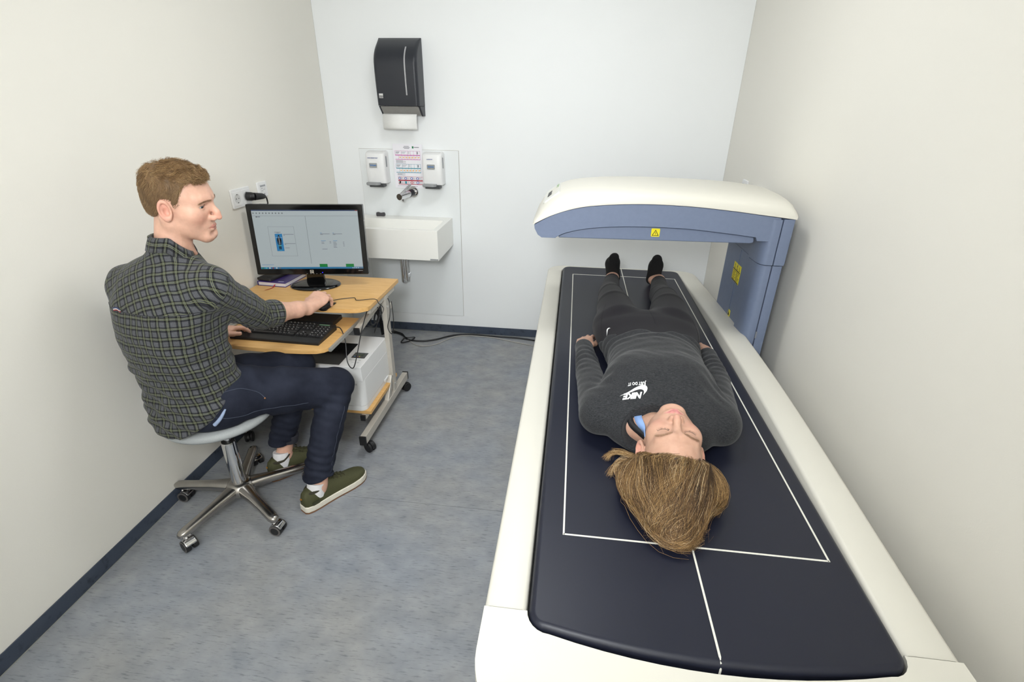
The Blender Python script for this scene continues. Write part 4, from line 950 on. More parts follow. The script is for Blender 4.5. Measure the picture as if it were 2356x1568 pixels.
# ------------------------------------------------------------------ swivel stool
so = thing('swivel_stool', 'round grey swivel stool on a five-armed polished base under the seated person', 'stool', (0.285, -1.83, 0))
M_alu = mat('polished_aluminium', (178, 174, 170), 0.22, 1.0, vary=0.06, vscale=30)
MB().lathe([(0.001, 0.436), (0.17, 0.436), (0.192, 0.441), (0.199, 0.452), (0.197, 0.464), (0.188, 0.472), (0.15, 0.477), (0.001, 0.478)], 56).build('seat', mat('grey_leatherette', (168, 172, 174), 0.55, vary=0.04, vscale=200, bump=0.15, bscale=900), so, ang=70)
MB().lathe([(0.001, 0.426), (0.09, 0.426), (0.10, 0.436), (0.001, 0.436)], 32).build('seat_plate', M_black, so)
MB().cyl((0, 0, 0.30), (0, 0, 0.43), 0.0135, n=24).build('piston', M_chrome, so)
MB().lathe([(0.001, 0.098), (0.0285, 0.098), (0.0265, 0.305), (0.0245, 0.313), (0.001, 0.313)], 32).build('column', M_chrome, so, ang=50)
MB().lathe([(0.014, 0.312), (0.024, 0.312), (0.024, 0.317), (0.014, 0.317)], 24).build('collar', M_black, so)
MB().lathe([(0.001, 0.058), (0.05, 0.060), (0.058, 0.072), (0.056, 0.092), (0.044, 0.108), (0.032, 0.114), (0.001, 0.115)], 40).build('hub', M_alu, so, ang=60)
for i in range(5):
    a = math.radians(40 + 72 * i)
    M = Matrix.Rotation(a, 4, 'Z')
    V, Fc = [], []
    n = 12
    st_ = [(0.02, 0.083, 0.031, 0.026), (0.06, 0.083, 0.028, 0.024), (0.12, 0.080, 0.0215, 0.020), (0.20, 0.076, 0.020, 0.0175), (0.255, 0.0735, 0.0205, 0.0165), (0.275, 0.073, 0.0175, 0.014), (0.286, 0.0725, 0.009, 0.008)]
    for (r_, z_, wy, hz) in st_:
        for k in range(n):
            q = 2 * math.pi * k / n; c_, s_ = math.cos(q), math.sin(q)
            V.append((r_, wy * abs(c_) ** 0.7 * (1 if c_ > 0 else -1), z_ + hz * abs(s_) ** 0.7 * (1 if s_ > 0 else -1)))
    for j in range(len(st_) - 1):
        for k in range(n): Fc.append((j * n + k, j * n + (k + 1) % n, (j + 1) * n + (k + 1) % n, (j + 1) * n + k))
    Fc.append(tuple(range(n))); Fc.append(tuple((len(st_) - 1) * n + k for k in range(n)))
    MB().add(V, Fc, M).build('base_arm', M_alu, so, ang=60)
    cs = bpy.data.objects.new('caster', None); link(cs, so)
    cs.location = (0.262 * math.cos(a), 0.262 * math.sin(a), 0); cs.rotation_euler = (0, 0, (-0.35, 0.3, 0.2, -0.25, 0.15)[i] - (0.2 if i != 1 else 0.9))
    MB().cyl((0, 0, 0.044), (0, 0, 0.062), 0.008, n=14).build('stem', M_chrome, cs)
    for s in (-1, 1):
        wv = Matrix.Translation((0, s * 0.0145, 0.0245)) @ Matrix.Rotation(math.pi / 2, 4, 'X')
        MB().lathe([(0.001, -0.009), (0.0245, -0.009), (0.0245, 0.009), (0.001, 0.009)], 28, Matrix.Translation((0.012, 0, 0)) @ wv).build('wheel', M_wheel, cs, bevel=0.003, seg=2)
        MB().lathe([(0.001, -0.001), (0.0165, -0.001), (0.0165, 0.001), (0.001, 0.001)], 24, Matrix.Translation((0.012, s * 0.0095, 0)) @ wv).build('wheel_disc', M_cap, cs)
        MB().lathe([(0.0175, -0.0008), (0.0235, -0.0008), (0.0235, 0.0008), (0.0175, 0.0008)], 24, Matrix.Translation((0.012, s * 0.0085, 0)) @ wv).build('wheel_ring', mat('wheel_ring_grey', (96, 92, 90), 0.5), cs)
    MB().prism([(0.012 + 0.027 * math.cos(q), 0.0245 + 0.027 * math.sin(q)) for q in [math.radians(x) for x in range(20, 216, 13)]] + [(0.0, 0.022), (0.03, 0.03)], -0.020, 0.020, 'y').build('hood', M_chrome, cs, bevel=0.004, seg=2, bang=50)
# ------------------------------------------------------------------ implicit surfaces for bodies and cloth
f32 = np.float32
def A3(*v): return np.array(v, dtype=f32)
def rcone(p, a, b, ra, rb):
    a = np.asarray(a, f32); b = np.asarray(b, f32); ba = b - a; pa = p - a
    t = np.clip(pa @ ba / (ba @ ba), 0, 1)
    return np.sqrt(((pa - t[:, None] * ba) ** 2).sum(1)) - (ra + (rb - ra) * t)
def chain(p, pts, rad, k=0.01):
    d = None
    for i in range(len(pts) - 1):
        e = rcone(p, pts[i], pts[i + 1], rad[i], rad[i + 1]); d = e if d is None else smin(d, e, k)
    return d
def ell(p, c, r, M=None):
    q = p - np.asarray(c, f32)
    if M is not None: q = q @ np.asarray(M, f32)
    r = np.asarray(r, f32)
    k0 = np.sqrt(((q / r) ** 2).sum(1)) + 1e-9; k1 = np.sqrt(((q / (r * r)) ** 2).sum(1)) + 1e-9
    return k0 * (k0 - 1) / k1
def smin(a, b, k):
    h = np.clip(0.5 + 0.5 * (b - a) / k, 0, 1)
    return b + (a - b) * h - k * h * (1 - h)
def smax(a, b, k): return -smin(-a, -b, k)
def sun(ds, k):
    d = ds[0]
    for e in ds[1:]: d = smin(d, e, k)
    return d
def surf(fn, lo, hi, h, cull=2.2):
    """naive surface nets of fn on a grid of step h; only blocks near the surface are sampled"""
    B = 4
    lo = np.array(lo, f32); n = (np.ceil((np.array(hi) - lo) / (h * B)).astype(int)) * B + 1
    nb = (n - 1) // B
    ax = [lo[i] + h * (np.arange(nb[i]) * B + B / 2) for i in range(3)]
    G = np.stack(np.meshgrid(*ax, indexing='ij'), -1).reshape(-1, 3).astype(f32)
    dc = fn(G).reshape(nb)
    act = np.abs(dc) < h * B * 0.87 * cull
    mask = np.zeros(n, bool)
    m = np.repeat(np.repeat(np.repeat(act, B, 0), B, 1), B, 2)
    for dx in (0, 1):
        for dy in (0, 1):
            for dz in (0, 1):
                mask[dx:dx + m.shape[0], dy:dy + m.shape[1], dz:dz + m.shape[2]] |= m
    D = np.ones(n, f32)
    sg = np.repeat(np.repeat(np.repeat(np.where(dc < 0, -1, 1), B, 0), B, 1), B, 2)
    D[:-1, :-1, :-1] = sg
    ii = np.argwhere(mask)
    pts = (lo + h * ii).astype(f32)
    out = np.empty(len(pts), f32)
    for s in range(0, len(pts), 400000): out[s:s + 400000] = fn(pts[s:s + 400000])
    D[mask] = out
    S = D < 0
    S[0] = S[-1] = False; S[:, 0] = S[:, -1] = False; S[:, :, 0] = S[:, :, -1] = False
    D = np.where(S, np.minimum(D, -1e-7), np.maximum(D, 1e-7))
    cn = np.zeros(n - 1, np.int8)
    offs = [(i, j, k) for i in (0, 1) for j in (0, 1) for k in (0, 1)]
    sl = lambda A, o: A[o[0]:A.shape[0] - 1 + o[0], o[1]:A.shape[1] - 1 + o[1], o[2]:A.shape[2] - 1 + o[2]]
    for o in offs: cn += sl(S, o)
    cell = (cn > 0) & (cn < 8)
    ci = np.argwhere(cell)
    idx = -np.ones(n - 1, np.int64); idx[cell] = np.arange(len(ci))
    acc = np.zeros((len(ci), 3)); cnt = np.zeros(len(ci))
    for a in offs:
        for x in range(3):
            if a[x]: continue
            b = list(a); b[x] = 1
            da = D[ci[:, 0] + a[0], ci[:, 1] + a[1], ci[:, 2] + a[2]]; db = D[ci[:, 0] + b[0], ci[:, 1] + b[1], ci[:, 2] + b[2]]
            c = (da < 0) != (db < 0)
            t = np.where(c, da / np.where(c, da - db, 1), 0)
            pos = np.tile(np.array(a, float), (len(ci), 1)); pos[:, x] += t
            acc += pos * c[:, None]; cnt += c
    V = lo + h * (ci + acc / cnt[:, None])
    Fq = []
    for x in range(3):
        y, z = (x + 1) % 3, (x + 2) % 3
        d = np.diff(S.astype(np.int8), axis=x)
        e = np.argwhere(d != 0)
        sgn = d[tuple(e.T)]
        ok = (e[:, y] > 0) & (e[:, z] > 0) & (e[:, y] < n[y] - 1) & (e[:, z] < n[z] - 1)
        e, sgn = e[ok], sgn[ok]
        q = []
        for (oy, oz) in ((-1, -1), (0, -1), (0, 0), (-1, 0)):
            k = e.copy(); k[:, y] += oy; k[:, z] += oz; q.append(idx[tuple(k.T)])
        q = np.stack(q, 1)
        q[sgn > 0] = q[sgn > 0][:, ::-1]
        Fq.append(q)
    return V.astype(f32), np.concatenate(Fq)
def relax(V, Fq, n=1, f=0.5):
    for _ in range(n):
        acc = np.zeros_like(V); c = np.zeros(len(V))
        for i in range(4):
            for j in (Fq[:, (i + 1) % 4], Fq[:, (i - 1) % 4]):
                np.add.at(acc, Fq[:, i], V[j]); np.add.at(c, Fq[:, i], 1)
        V = V + (acc / c[:, None] - V) * f
    return V.astype(f32)
def join(parts):
    V, Fq, n = [], [], 0
    for v, q in parts: V.append(v); Fq.append(q + n); n += len(v)
    return np.concatenate(V), np.concatenate(Fq)
def np_mesh(name, V, Fq, col=None, uv=None):
    me = bpy.data.meshes.new(name)
    me.vertices.add(len(V)); me.vertices.foreach_set('co', V.astype(f32).ravel())
    k = Fq.shape[1]
    me.loops.add(Fq.size); me.loops.foreach_set('vertex_index', Fq.astype(np.int32).ravel())
    me.polygons.add(len(Fq)); me.polygons.foreach_set('loop_start', np.arange(0, Fq.size, k, dtype=np.int32))
    me.polygons.foreach_set('use_smooth', np.ones(len(Fq), bool))
    me.update(calc_edges=True)
    if col is not None:
        a = me.color_attributes.new('tint', 'FLOAT_COLOR', 'POINT')
        a.data.foreach_set('color', np.concatenate([col, np.ones((len(col), 1))], 1).astype(f32).ravel())
    if uv is not None:
        l = me.uv_layers.new(name='weave'); l.data.foreach_set('uv', uv.astype(f32).ravel())
    me.validate()
    return me
def grad(fn, p, e=0.0015):
    g = np.stack([fn(p + A3(*(e if i == j else 0 for j in range(3)))) - fn(p - A3(*(e if i == j else 0 for j in range(3)))) for i in range(3)], 1)
    return g / (np.linalg.norm(g, axis=1, keepdims=True) + 1e-9)
def snap(fn, p, off=0.0, n=5):
    p = np.array(p, f32)
    for _ in range(n):
        p = p - grad(fn, p) * (fn(p) - off)[:, None] * 0.8
    return p
def strands(paths, r0, r1, k=3, taper=0.0):
    """paths (N, m, 3) -> thin tapered tubes as one quad mesh"""
    N, m, _ = paths.shape
    t = np.gradient(paths, axis=1); t /= np.linalg.norm(t, axis=2, keepdims=True) + 1e-9
    ref = np.array([0.31, 0.52, 0.79]); a = np.cross(t, ref); a /= np.linalg.norm(a, axis=2, keepdims=True) + 1e-9
    b = np.cross(t, a)
    R = np.linspace(0, 1, m); rad = r0 * (1 - R ** 2.5) + r1 * R ** 2.5
    if taper: rad = rad * np.clip((R + 0.02) / taper, 0.15, 1)
    rad = rad[None, :, None] * (np.ones((N, 1, 1)) if not hasattr(r0, 'shape') else 1)
    V = np.stack([paths + (a * math.cos(2 * math.pi * i / k) + b * math.sin(2 * math.pi * i / k)) * rad for i in range(k)], 2).reshape(-1, 3)
    base = (np.arange(N)[:, None] * m + np.arange(m - 1)[None]).ravel() * k
    Fq = np.concatenate([np.stack([base + i, base + (i + 1) % k, base + k + (i + 1) % k, base + k + i], 1) for i in range(k)])
    return V.astype(f32), Fq
def rotm(yaw, pitch, roll):
    cy, sy, cp, sp, c, s = math.cos(yaw), math.sin(yaw), math.cos(pitch), math.sin(pitch), math.cos(roll), math.sin(roll)
    return (np.array([[cy, -sy, 0], [sy, cy, 0], [0, 0, 1]]) @ np.array([[1, 0, 0], [0, cp, -sp], [0, sp, cp]]) @ np.array([[c, 0, s], [0, 1, 0], [-s, 0, c]])).astype(f32)
def sections(S, n=200):
    S = np.array(cr(S, 12)); return S[np.argsort(S[:, 0])]

def skin_material(name, rough=0.5):
    m, nt, b = new_mat(name)
    at = nd(nt, 'ShaderNodeVertexColor', layer_name='tint')
    tc = nd(nt, 'ShaderNodeTexCoord')
    n1 = nd(nt, 'ShaderNodeTexNoise'); n1.inputs['Scale'].default_value = 60; n1.inputs['Detail'].default_value = 4
    n2 = nd(nt, 'ShaderNodeTexNoise'); n2.inputs['Scale'].default_value = 900; n2.inputs['Detail'].default_value = 3
    nt.links.new(tc.outputs['Object'], n1.inputs['Vector']); nt.links.new(tc.outputs['Object'], n2.inputs['Vector'])
    ra = nd(nt, 'ShaderNodeValToRGB'); ra.color_ramp.elements[0].position = 0.3; ra.color_ramp.elements[1].position = 0.7
    ra.color_ramp.elements[0].color = (0.93, 0.90, 0.89, 1); ra.color_ramp.elements[1].color = (1.05, 1.05, 1.05, 1)
    nt.links.new(n1.outputs['Fac'], ra.inputs[0])
    mx = nd(nt, 'ShaderNodeMix', data_type='RGBA', blend_type='MULTIPLY'); mx.inputs[0].default_value = 1
    nt.links.new(at.outputs['Color'], mx.inputs[6]); nt.links.new(ra.outputs[0], mx.inputs[7])
    nt.links.new(mx.outputs[2], b.inputs['Base Color'])
    b.inputs['Roughness'].default_value = rough; b.inputs['Specular IOR Level'].default_value = 0.4
    b.inputs['Subsurface Weight'].default_value = 0.12; b.inputs['Subsurface Radius'].default_value = (0.008, 0.003, 0.0015)
    b.inputs['Subsurface Scale'].default_value = 1.0
    bp = nd(nt, 'ShaderNodeBump'); bp.inputs['Strength'].default_value = 0.10; bp.inputs['Distance'].default_value = 0.001
    nt.links.new(n2.outputs['Fac'], bp.inputs['Height']); nt.links.new(bp.outputs[0], b.inputs['Normal'])
    return m

def tint_material(name, rough=0.45, spec=0.4, aniso=0.0):
    m, nt, b = new_mat(name)
    at = nd(nt, 'ShaderNodeVertexColor', layer_name='tint')
    tc = nd(nt, 'ShaderNodeTexCoord'); n1 = nd(nt, 'ShaderNodeTexNoise'); n1.inputs['Scale'].default_value = 150
    nt.links.new(tc.outputs['Object'], n1.inputs['Vector'])
    hs = nd(nt, 'ShaderNodeHueSaturation'); nt.links.new(at.outputs['Color'], hs.inputs['Color'])
    mr = nd(nt, 'ShaderNodeMapRange'); mr.inputs['To Min'].default_value = 0.9; mr.inputs['To Max'].default_value = 1.1
    nt.links.new(n1.outputs['Fac'], mr.inputs[0]); nt.links.new(mr.outputs[0], hs.inputs['Value'])
    nt.links.new(hs.outputs[0], b.inputs['Base Color'])
    b.inputs['Roughness'].default_value = rough; b.inputs['Specular IOR Level'].default_value = spec
    return m

# ---- head: local x to the person's right, y forward, z up, origin midway between the ears
def head_sdf(p, male=True, closed=False):
    x, y, z = p[:, 0], p[:, 1], p[:, 2]
    q = np.stack([np.abs(x), y, z], 1)
    g = lambda a, b: a if male else b
    d = ell(q, (0, g(-0.004, -0.006), g(0.042, 0.044)), (g(0.0755, 0.074), g(0.0940, 0.097), g(0.0735, 0.085)))
    d = smin(d, ell(q, (0, 0.026, -0.012), (g(0.062, 0.059), 0.060, g(0.080, 0.076))), 0.030)
    d = smin(d, rcone(q, (0.046, -0.004, -0.046), (0.019, 0.072, g(-0.083, -0.080)), g(0.0225, 0.017), g(0.021, 0.016)), 0.028)
    d = smin(d, rcone(q, (0.036, 0.040, -0.018), (0.033, 0.036, -0.056), 0.0255, 0.0225), 0.026)
    d = smin(d, ell(q, (0.030, 0.052, -0.030), (0.021, 0.021, 0.024)), 0.022)
    d = smin(d, ell(q, (0, 0.079, g(-0.086, -0.083)), (g(0.023, 0.018), 0.0165, g(0.0175, 0.0155))), 0.018)
    d = smin(d, ell(q, (0, 0.066, -0.050), (0.033, 0.0275, 0.028)), 0.016)
    d = smin(d, ell(q, (0.043, 0.054, -0.006), (0.021, 0.020, 0.018)), 0.030)
    d = smin(d, rcone(q, (0.010, 0.084, 0.037), (0.043, 0.066, 0.038), g(0.0098, 0.0080), 0.009), 0.016)
    # eyes: socket, then lidded ball
    ec = (0.0315, 0.0665, 0.0165)
    d = smax(d, -ell(q, (0.0315, 0.094, 0.016), (0.019, 0.0155, 0.0125)), 0.012)
    lid = ell(q, ec, (0.0155, 0.0150, 0.0135))
    d = smin(d, lid, 0.006)
    d = smin(d, rcone(q, (0.019, 0.0785, 0.0275), (0.045, 0.071, 0.0255), 0.0045, 0.0045), 0.008)
    if not closed:
        op = np.sqrt(((q[:, 0] - 0.0325) / 0.0155) ** 2 + ((q[:, 2] - 0.0160 + 0.08 * (0.0325 - q[:, 0])) / 0.0040) ** 2) - 1
        d = smax(d, -np.maximum(op * 0.0038, 0.070 - q[:, 1]), 0.0012)
    # nose
    nb = g(0.0, -0.004)
    nose = rcone(q, (0, 0.083, 0.026), (0, 0.104 + nb, -0.006), 0.0078, 0.0088)
    nose = smin(nose, rcone(q, (0, 0.104 + nb, -0.006), (0, g(0.1100, 0.1035), g(-0.0205, -0.0170)), 0.0086, g(0.0090, 0.0088)), 0.008)
    nose = smin(nose, ell(q, (0.0122, 0.0965 + nb, -0.0225), (g(0.0080, 0.0068), 0.0120, 0.0088)), 0.006)
    d = smin(d, nose, 0.009)
    d = smax(d, -rcone(q, (0.0060, 0.1010 + nb, -0.0340), (0.0055, 0.100 + nb, -0.0260), 0.0026, 0.0018), 0.002)
    # philtrum, lips
    up = smin(rcone(q, (0.0275, 0.0795, -0.0528), (0.006, 0.0925, -0.0505), 0.0030, g(0.0052, 0.0058)), rcone(q, (0.006, 0.0925, -0.0505), (0, 0.0925, -0.0512), g(0.0052, 0.0058), 0.0052), 0.004)
    lo = smin(rcone(q, (0.0266, 0.0790, -0.0545), (0.008, 0.0905, -0.0615), 0.0030, g(0.0062, 0.0066)), rcone(q, (0.008, 0.0905, -0.0615), (0, 0.0910, -0.0620), g(0.0062, 0.0066), 0.0066), 0.004)
    d = smin(d, up, 0.004); d = smin(d, lo, 0.004)
    d = smax(d, -smin(rcone(q, (0.0300, 0.0795, -0.0526), (0.010, 0.0965, -0.0562), 0.0010, 0.0014), rcone(q, (0.010, 0.0965, -0.0562), (0, 0.0985, -0.0568), 0.0014, 0.0014), 0.002), 0.0025)
    d = smax(d, -ell(q, (0, 0.094, -0.0735), (0.022, 0.008, 0.006)), 0.010)
    # ears
    c_, s_ = math.cos(0.42), math.sin(0.42); ct, st = math.cos(-0.20), math.sin(-0.20)
    e = q - A3(0.0765, -0.008, 0.004)
    ey, ez = ct * e[:, 1] - st * e[:, 2], st * e[:, 1] + ct * e[:, 2]
    ex, ey = c_ * e[:, 0] + s_ * ey, -s_ * e[:, 0] + c_ * ey
    E = np.stack([ex, ey, ez], 1)
    rad = np.sqrt((ey / 0.0165) ** 2 + (ez / 0.0300) ** 2) + 1e-9
    ring = np.sqrt(((rad - 0.86) * 0.0185) ** 2 + (ex - 0.0065) ** 2) - np.where(ez < -0.012, 0.0046, 0.0038)
    ear = smin(ring, ell(E, (0.0, -0.001, -0.001), (0.0038, 0.0150, 0.0270)), 0.005)
    ear = smin(ear, rcone(E, (0.003, -0.007, 0.012), (0.004, -0.004, -0.012), 0.0032, 0.0032), 0.004)
    ear = smin(ear, ell(E, (0.003, 0.0, -0.0265), (0.0050, 0.0090, 0.0085)), 0.006)
    ear = smax(ear, -ell(E, (0.0080, 0.004, -0.004), (0.0085, 0.0080, 0.0110)), 0.004)
    ear = smin(ear, ell(E, (0.004, 0.0135, -0.005), (0.0040, 0.0035, 0.0060)), 0.004)
    d = smin(d, ear, 0.005)
    return d
def head_tint(q, skin, male):
    """skin, lip and cheek colours by place on the head (linear)"""
    q = np.stack([np.abs(q[:, 0]), q[:, 1], q[:, 2]], 1)
    C = np.tile(np.array(lin(skin)[:3]), (len(q), 1))
    def mixc(w, col): 
        nonlocal C
        C = C * (1 - w[:, None]) + np.array(lin(col)[:3]) * w[:, None]
    gz = lambda c, r: np.exp(-(((q - np.array(c)) / np.array(r)) ** 2).sum(1))
    red = (222, 148, 128) if male else (226, 160, 142)
    mixc(0.45 * gz((0.045, 0.075, -0.02), (0.022, 0.03, 0.018)), red)
    mixc(0.50 * gz((0.0, 0.112, -0.018), (0.014, 0.014, 0.014)), red)
    mixc(0.55 * np.exp(-((q[:, 1] + 0.012) / 0.020) ** 4 - ((q[:, 2] - 0.002) / 0.034) ** 4) * np.clip((q[:, 0] - 0.066) / 0.010, 0, 1), (224, 156, 140))
    lipd = np.minimum(rcone(q.astype(f32), (0.0275, 0.0800, -0.0530), (0.006, 0.0945, -0.0512), 0.0022, 0.0056), rcone(q.astype(f32), (0.0266, 0.0795, -0.0547), (0.0, 0.0935, -0.0622), 0.0022, 0.0070))
    mixc(np.clip(1 - (lipd - 0.0005) / 0.0015, 0, 1) * (0.75 if male else 0.85), (190, 118, 112) if male else (204, 132, 132))
    if male: mixc(0.22 * np.clip((-q[:, 2] - 0.04) / 0.03, 0, 1) * (q[:, 1] > 0.02), (176, 134, 112))
    return C

# ---- hand: local origin at the wrist, y to the fingers, x to the thumb side, z to the back of the hand
def hand_prims(curl, spread=1.0, thumb=((0.030, 0.022, -0.006), (0.052, 0.050, -0.014), (0.062, 0.078, -0.018)), S=1.0, flip=1):
    """returns list of (a, b, ra, rb) in local coordinates and finger tips with directions"""
    P, tips = [], []
    spec = [(0.0290, 0.084, (0.042, 0.026, 0.020), 0.0092, 0.10), (0.0095, 0.089, (0.047, 0.029, 0.021), 0.0095, 0.02), (-0.0100, 0.086, (0.043, 0.027, 0.020), 0.0090, -0.06), (-0.0275, 0.077, (0.033, 0.020, 0.018), 0.0080, -0.15)]
    for i, (bx, by, L, r, sp) in enumerate(spec):
        c = curl[i]; a = np.array([bx, by, 0.000]); ang = 0.0
        yaw = sp * spread
        P.append((np.array([bx * 0.55, 0.022, 0.0]), a, 0.0120, r * 1.12))
        for j, l in enumerate(L):
            ang += c[j]
            dv = np.array([math.sin(yaw) * math.cos(ang), math.cos(yaw) * math.cos(ang), -math.sin(ang)])
            b = a + dv * l
            P.append((a, b, r * (1.0, 0.93, 0.86)[j], r * (0.93, 0.86, 0.74)[j])); a = b
        tips.append((a, dv, r))
    t = [np.array(v, float) for v in thumb]
    P.append((np.array([0.012, 0.012, -0.002]), t[0], 0.015, 0.0145)); P.append((t[0], t[1], 0.0135, 0.0112)); P.append((t[1], t[2], 0.0110, 0.0085))
    dv = t[2] - t[1]; tips.append((t[2], dv / np.linalg.norm(dv), 0.0100))
    return P, tips
def hand_sdf(p, P, R, o, S, flip):
    """p world -> local by rotation R (columns local axes), origin o, scale S"""
    q = ((p - np.asarray(o, f32)) @ np.asarray(R, f32)) / S
    if flip < 0: q = q * A3(-1, 1, 1)
    palm = ell(q, (0.0, 0.050, -0.001), (0.041, 0.050, 0.0150))
    palm = smin(palm, ell(q, (0.020, 0.030, -0.010), (0.020, 0.028, 0.0125)), 0.008)
    palm = smin(palm, rcone(q, (0, -0.03, 0), (0, 0.02, 0), 0.0235, 0.0225), 0.02)
    d = palm
    for i, (a, b, ra, rb) in enumerate(P):
        e = rcone(q, a, b, ra, rb)
        d = smin(d, e, 0.0045 if i % 4 or i >= 16 else 0.012)
    return d * S
def make_nails(tips, R, o, S, flip, parent, nailmat):
    for (a, dv, r) in tips:
        a = np.array(a, float); dv = np.array(dv, float)
        if flip < 0: a = a * np.array([-1, 1, 1]); dv = dv * np.array([-1, 1, 1])
        up = np.array([0, 0, 1.0]); up = up - dv * (up @ dv); up /= np.linalg.norm(up) + 1e-9
        c = a + up * r * 0.62 * 1.0 + dv * r * 0.05
        W = lambda v: np.asarray(R, float) @ np.asarray(v, float)
        M = frame(tuple(W(c) * S + np.asarray(o, float)), tuple(W(np.cross(dv, up))), tuple(W(dv)))
        MB().sphere((0, 0, 0), (r * 0.60 * S, r * 0.80 * S, r * 0.22 * S), 10, 6, M).build('fingernail', nailmat, parent)
# ------------------------------------------------------------------ seated person at the desk
MAN0 = np.array([0.285, -1.85, 0.0])
man = thing('person', 'person in a green and grey checked shirt and dark jeans sitting at the desk', 'person', tuple(MAN0))
def mput(name, V, Fq, material, parent=None, col=None, uv=None, base=None):
    me = np_mesh(name, V - (MAN0 if base is None else base), Fq, col, uv)
    me.materials.append(material)
    return put(name, me, None, man if parent is None else parent)

HP, HR, HS = A3(0.369, -1.850, 1.249), rotm(-1.31, -0.20, 0.13), 1.02
h2w = lambda q: (np.asarray(q, f32) * HS) @ HR.T + HP
w2h = lambda p: ((p - HP) @ HR) / HS
NB = A3(0.328, -1.883, 1.085)                     # base of the neck
LSh, RSh = A3(0.142, -1.885, 0.982), A3(0.452, -1.918, 1.000)
RE, RWr = A3(0.428, -1.668, 0.800), A3(0.503, -1.445, 0.748)
LE, LWr = A3(0.085, -1.735, 0.745), A3(0.165, -1.580, 0.668)
RH, RK, RA = A3(0.380, -1.860, 0.572), A3(0.660, -1.602, 0.476), A3(0.606, -1.786, 0.095)
LH, LK, LA = A3(0.205, -1.835, 0.570), A3(0.445, -1.505, 0.502), A3(0.362, -1.620, 0.120)

SKIN_M = (221, 176, 154)
M_skin_m = skin_material('fair_skin', 0.48)
# head and neck
def man_head(p):
    q = w2h(p)
    d = head_sdf(q, True, False) * HS
    a = h2w([[0, -0.022, -0.040]])[0]
    d = smin(d, rcone(p, a, NB, 0.0495, 0.054), 0.020)
    for s in (1, -1):
        st_ = h2w([[s * 0.058, -0.022, -0.030]])[0]
        d = smin(d, rcone(p, st_, NB + A3(0.045, 0.035 * s - 0.0, 0.0), 0.0115, 0.011), 0.016)
    return d
lo, hi = HP - A3(0.16, 0.16, 0.21), HP + A3(0.17, 0.16, 0.16)
hv, hf = surf(man_head, lo, hi, 0.0020, 2.4)
hv = relax(hv, hf, 1, 0.35)
hc = head_tint(w2h(hv), SKIN_M, True)
# forearms and hands
def axes(y, up):
    y = np.asarray(y, float); y /= np.linalg.norm(y); up = np.asarray(up, float); z = up - y * (up @ y); z /= np.linalg.norm(z)
    return np.stack([np.cross(y, z), y, z], 1)
RHa = axes((0.05, 0.96, 0.17), (0.28, 0.0, 1.0)); LHa = axes((0.10, 0.97, -0.10), (-0.10, 0.1, 1.0))
RHo, LHo = A3(0.505, -1.422, 0.748), A3(0.150, -1.590, 0.665)
RP, Rtips = hand_prims([(0.48, 0.50, 0.30), (0.46, 0.48, 0.30), (0.52, 0.55, 0.35), (0.60, 0.60, 0.35)], 1.25, ((0.030, 0.024, -0.010), (0.046, 0.055, -0.022), (0.044, 0.085, -0.030)))
LP, Ltips = hand_prims([(0.25, 0.40, 0.25)] * 4, 1.3, ((0.032, 0.020, -0.006), (0.054, 0.042, -0.012), (0.074, 0.058, -0.016)))
def man_rarm(p):
    d = hand_sdf(p, RP, RHa, RHo, 1.04, -1)
    return smin(d, chain(p, [RE, RE + (RWr - RE) * 0.30, RE + (RWr - RE) * 0.75, RHo], [0.040, 0.043, 0.031, 0.0245], 0.02), 0.016)
def man_larm(p):
    d = hand_sdf(p, LP, LHa, LHo, 0.97, 1)
    return smin(d, chain(p, [LE, LE + (LWr - LE) * 0.35, LHo], [0.040, 0.042, 0.0245], 0.02), 0.016)
rv, rf = surf(man_rarm, RHo - A3(0.14, 0.32, 0.10), RHo + A3(0.11, 0.22, 0.11), 0.0021)
lv, lf = surf(man_larm, LHo - A3(0.16, 0.22, 0.10), LHo + A3(0.12, 0.22, 0.14), 0.0024)
# ankles, and the rest of the figure inside the clothes
def man_body(p):
    d = rcone(p, A3(0.285, -1.86, 0.60), A3(0.295, -1.90, 0.95), 0.10, 0.10)
    d = smin(d, rcone(p, NB, A3(0.295, -1.90, 0.92), 0.055, 0.09), 0.05)
    d = smin(d, chain(p, [NB - A3(0, 0, 0.04), RSh, RE, RE + (RWr - RE) * 0.3], [0.05, 0.045, 0.034, 0.034], 0.03), 0.03)
    d = smin(d, chain(p, [NB - A3(0, 0, 0.04), LSh, LE, LE + (LWr - LE) * 0.35], [0.05, 0.045, 0.034, 0.034], 0.03), 0.03)
    d = smin(d, chain(p, [RH, RK, RA + (RK - RA) * 0.35, RA, RA - A3(0, 0, 0.03)], [0.05, 0.036, 0.034, 0.0345, 0.034], 0.02), 0.03)
    d = smin(d, chain(p, [LH, LK, LA + (LK - LA) * 0.35, LA - A3(0, 0, 0.03), LA - A3(0, 0, 0.05)], [0.05, 0.036, 0.030, 0.0335, 0.033], 0.02), 0.03)
    return d
bv, bf = surf(man_body, (0.0, -2.06, 0.04), (0.76, -1.40, 1.10), 0.0065, 2.6)
V, Fq = join([(hv, hf), (rv, rf), (lv, lf), (bv, bf)])
base_c = np.tile(np.array(lin(SKIN_M)[:3]), (len(rv) + len(lv) + len(bv), 1))
man_body_o = mput('body', V, Fq, M_skin_m, col=np.concatenate([hc, base_c]))
M_nail = mat('fingernail', (226, 184, 168), 0.3, vary=0.02)
class _P: pass
make_nails(Rtips, RHa, RHo - MAN0.astype(f32), 1.04, -1, man_body_o, M_nail)
make_nails(Ltips, LHa, LHo - MAN0.astype(f32), 0.97, 1, man_body_o, M_nail)
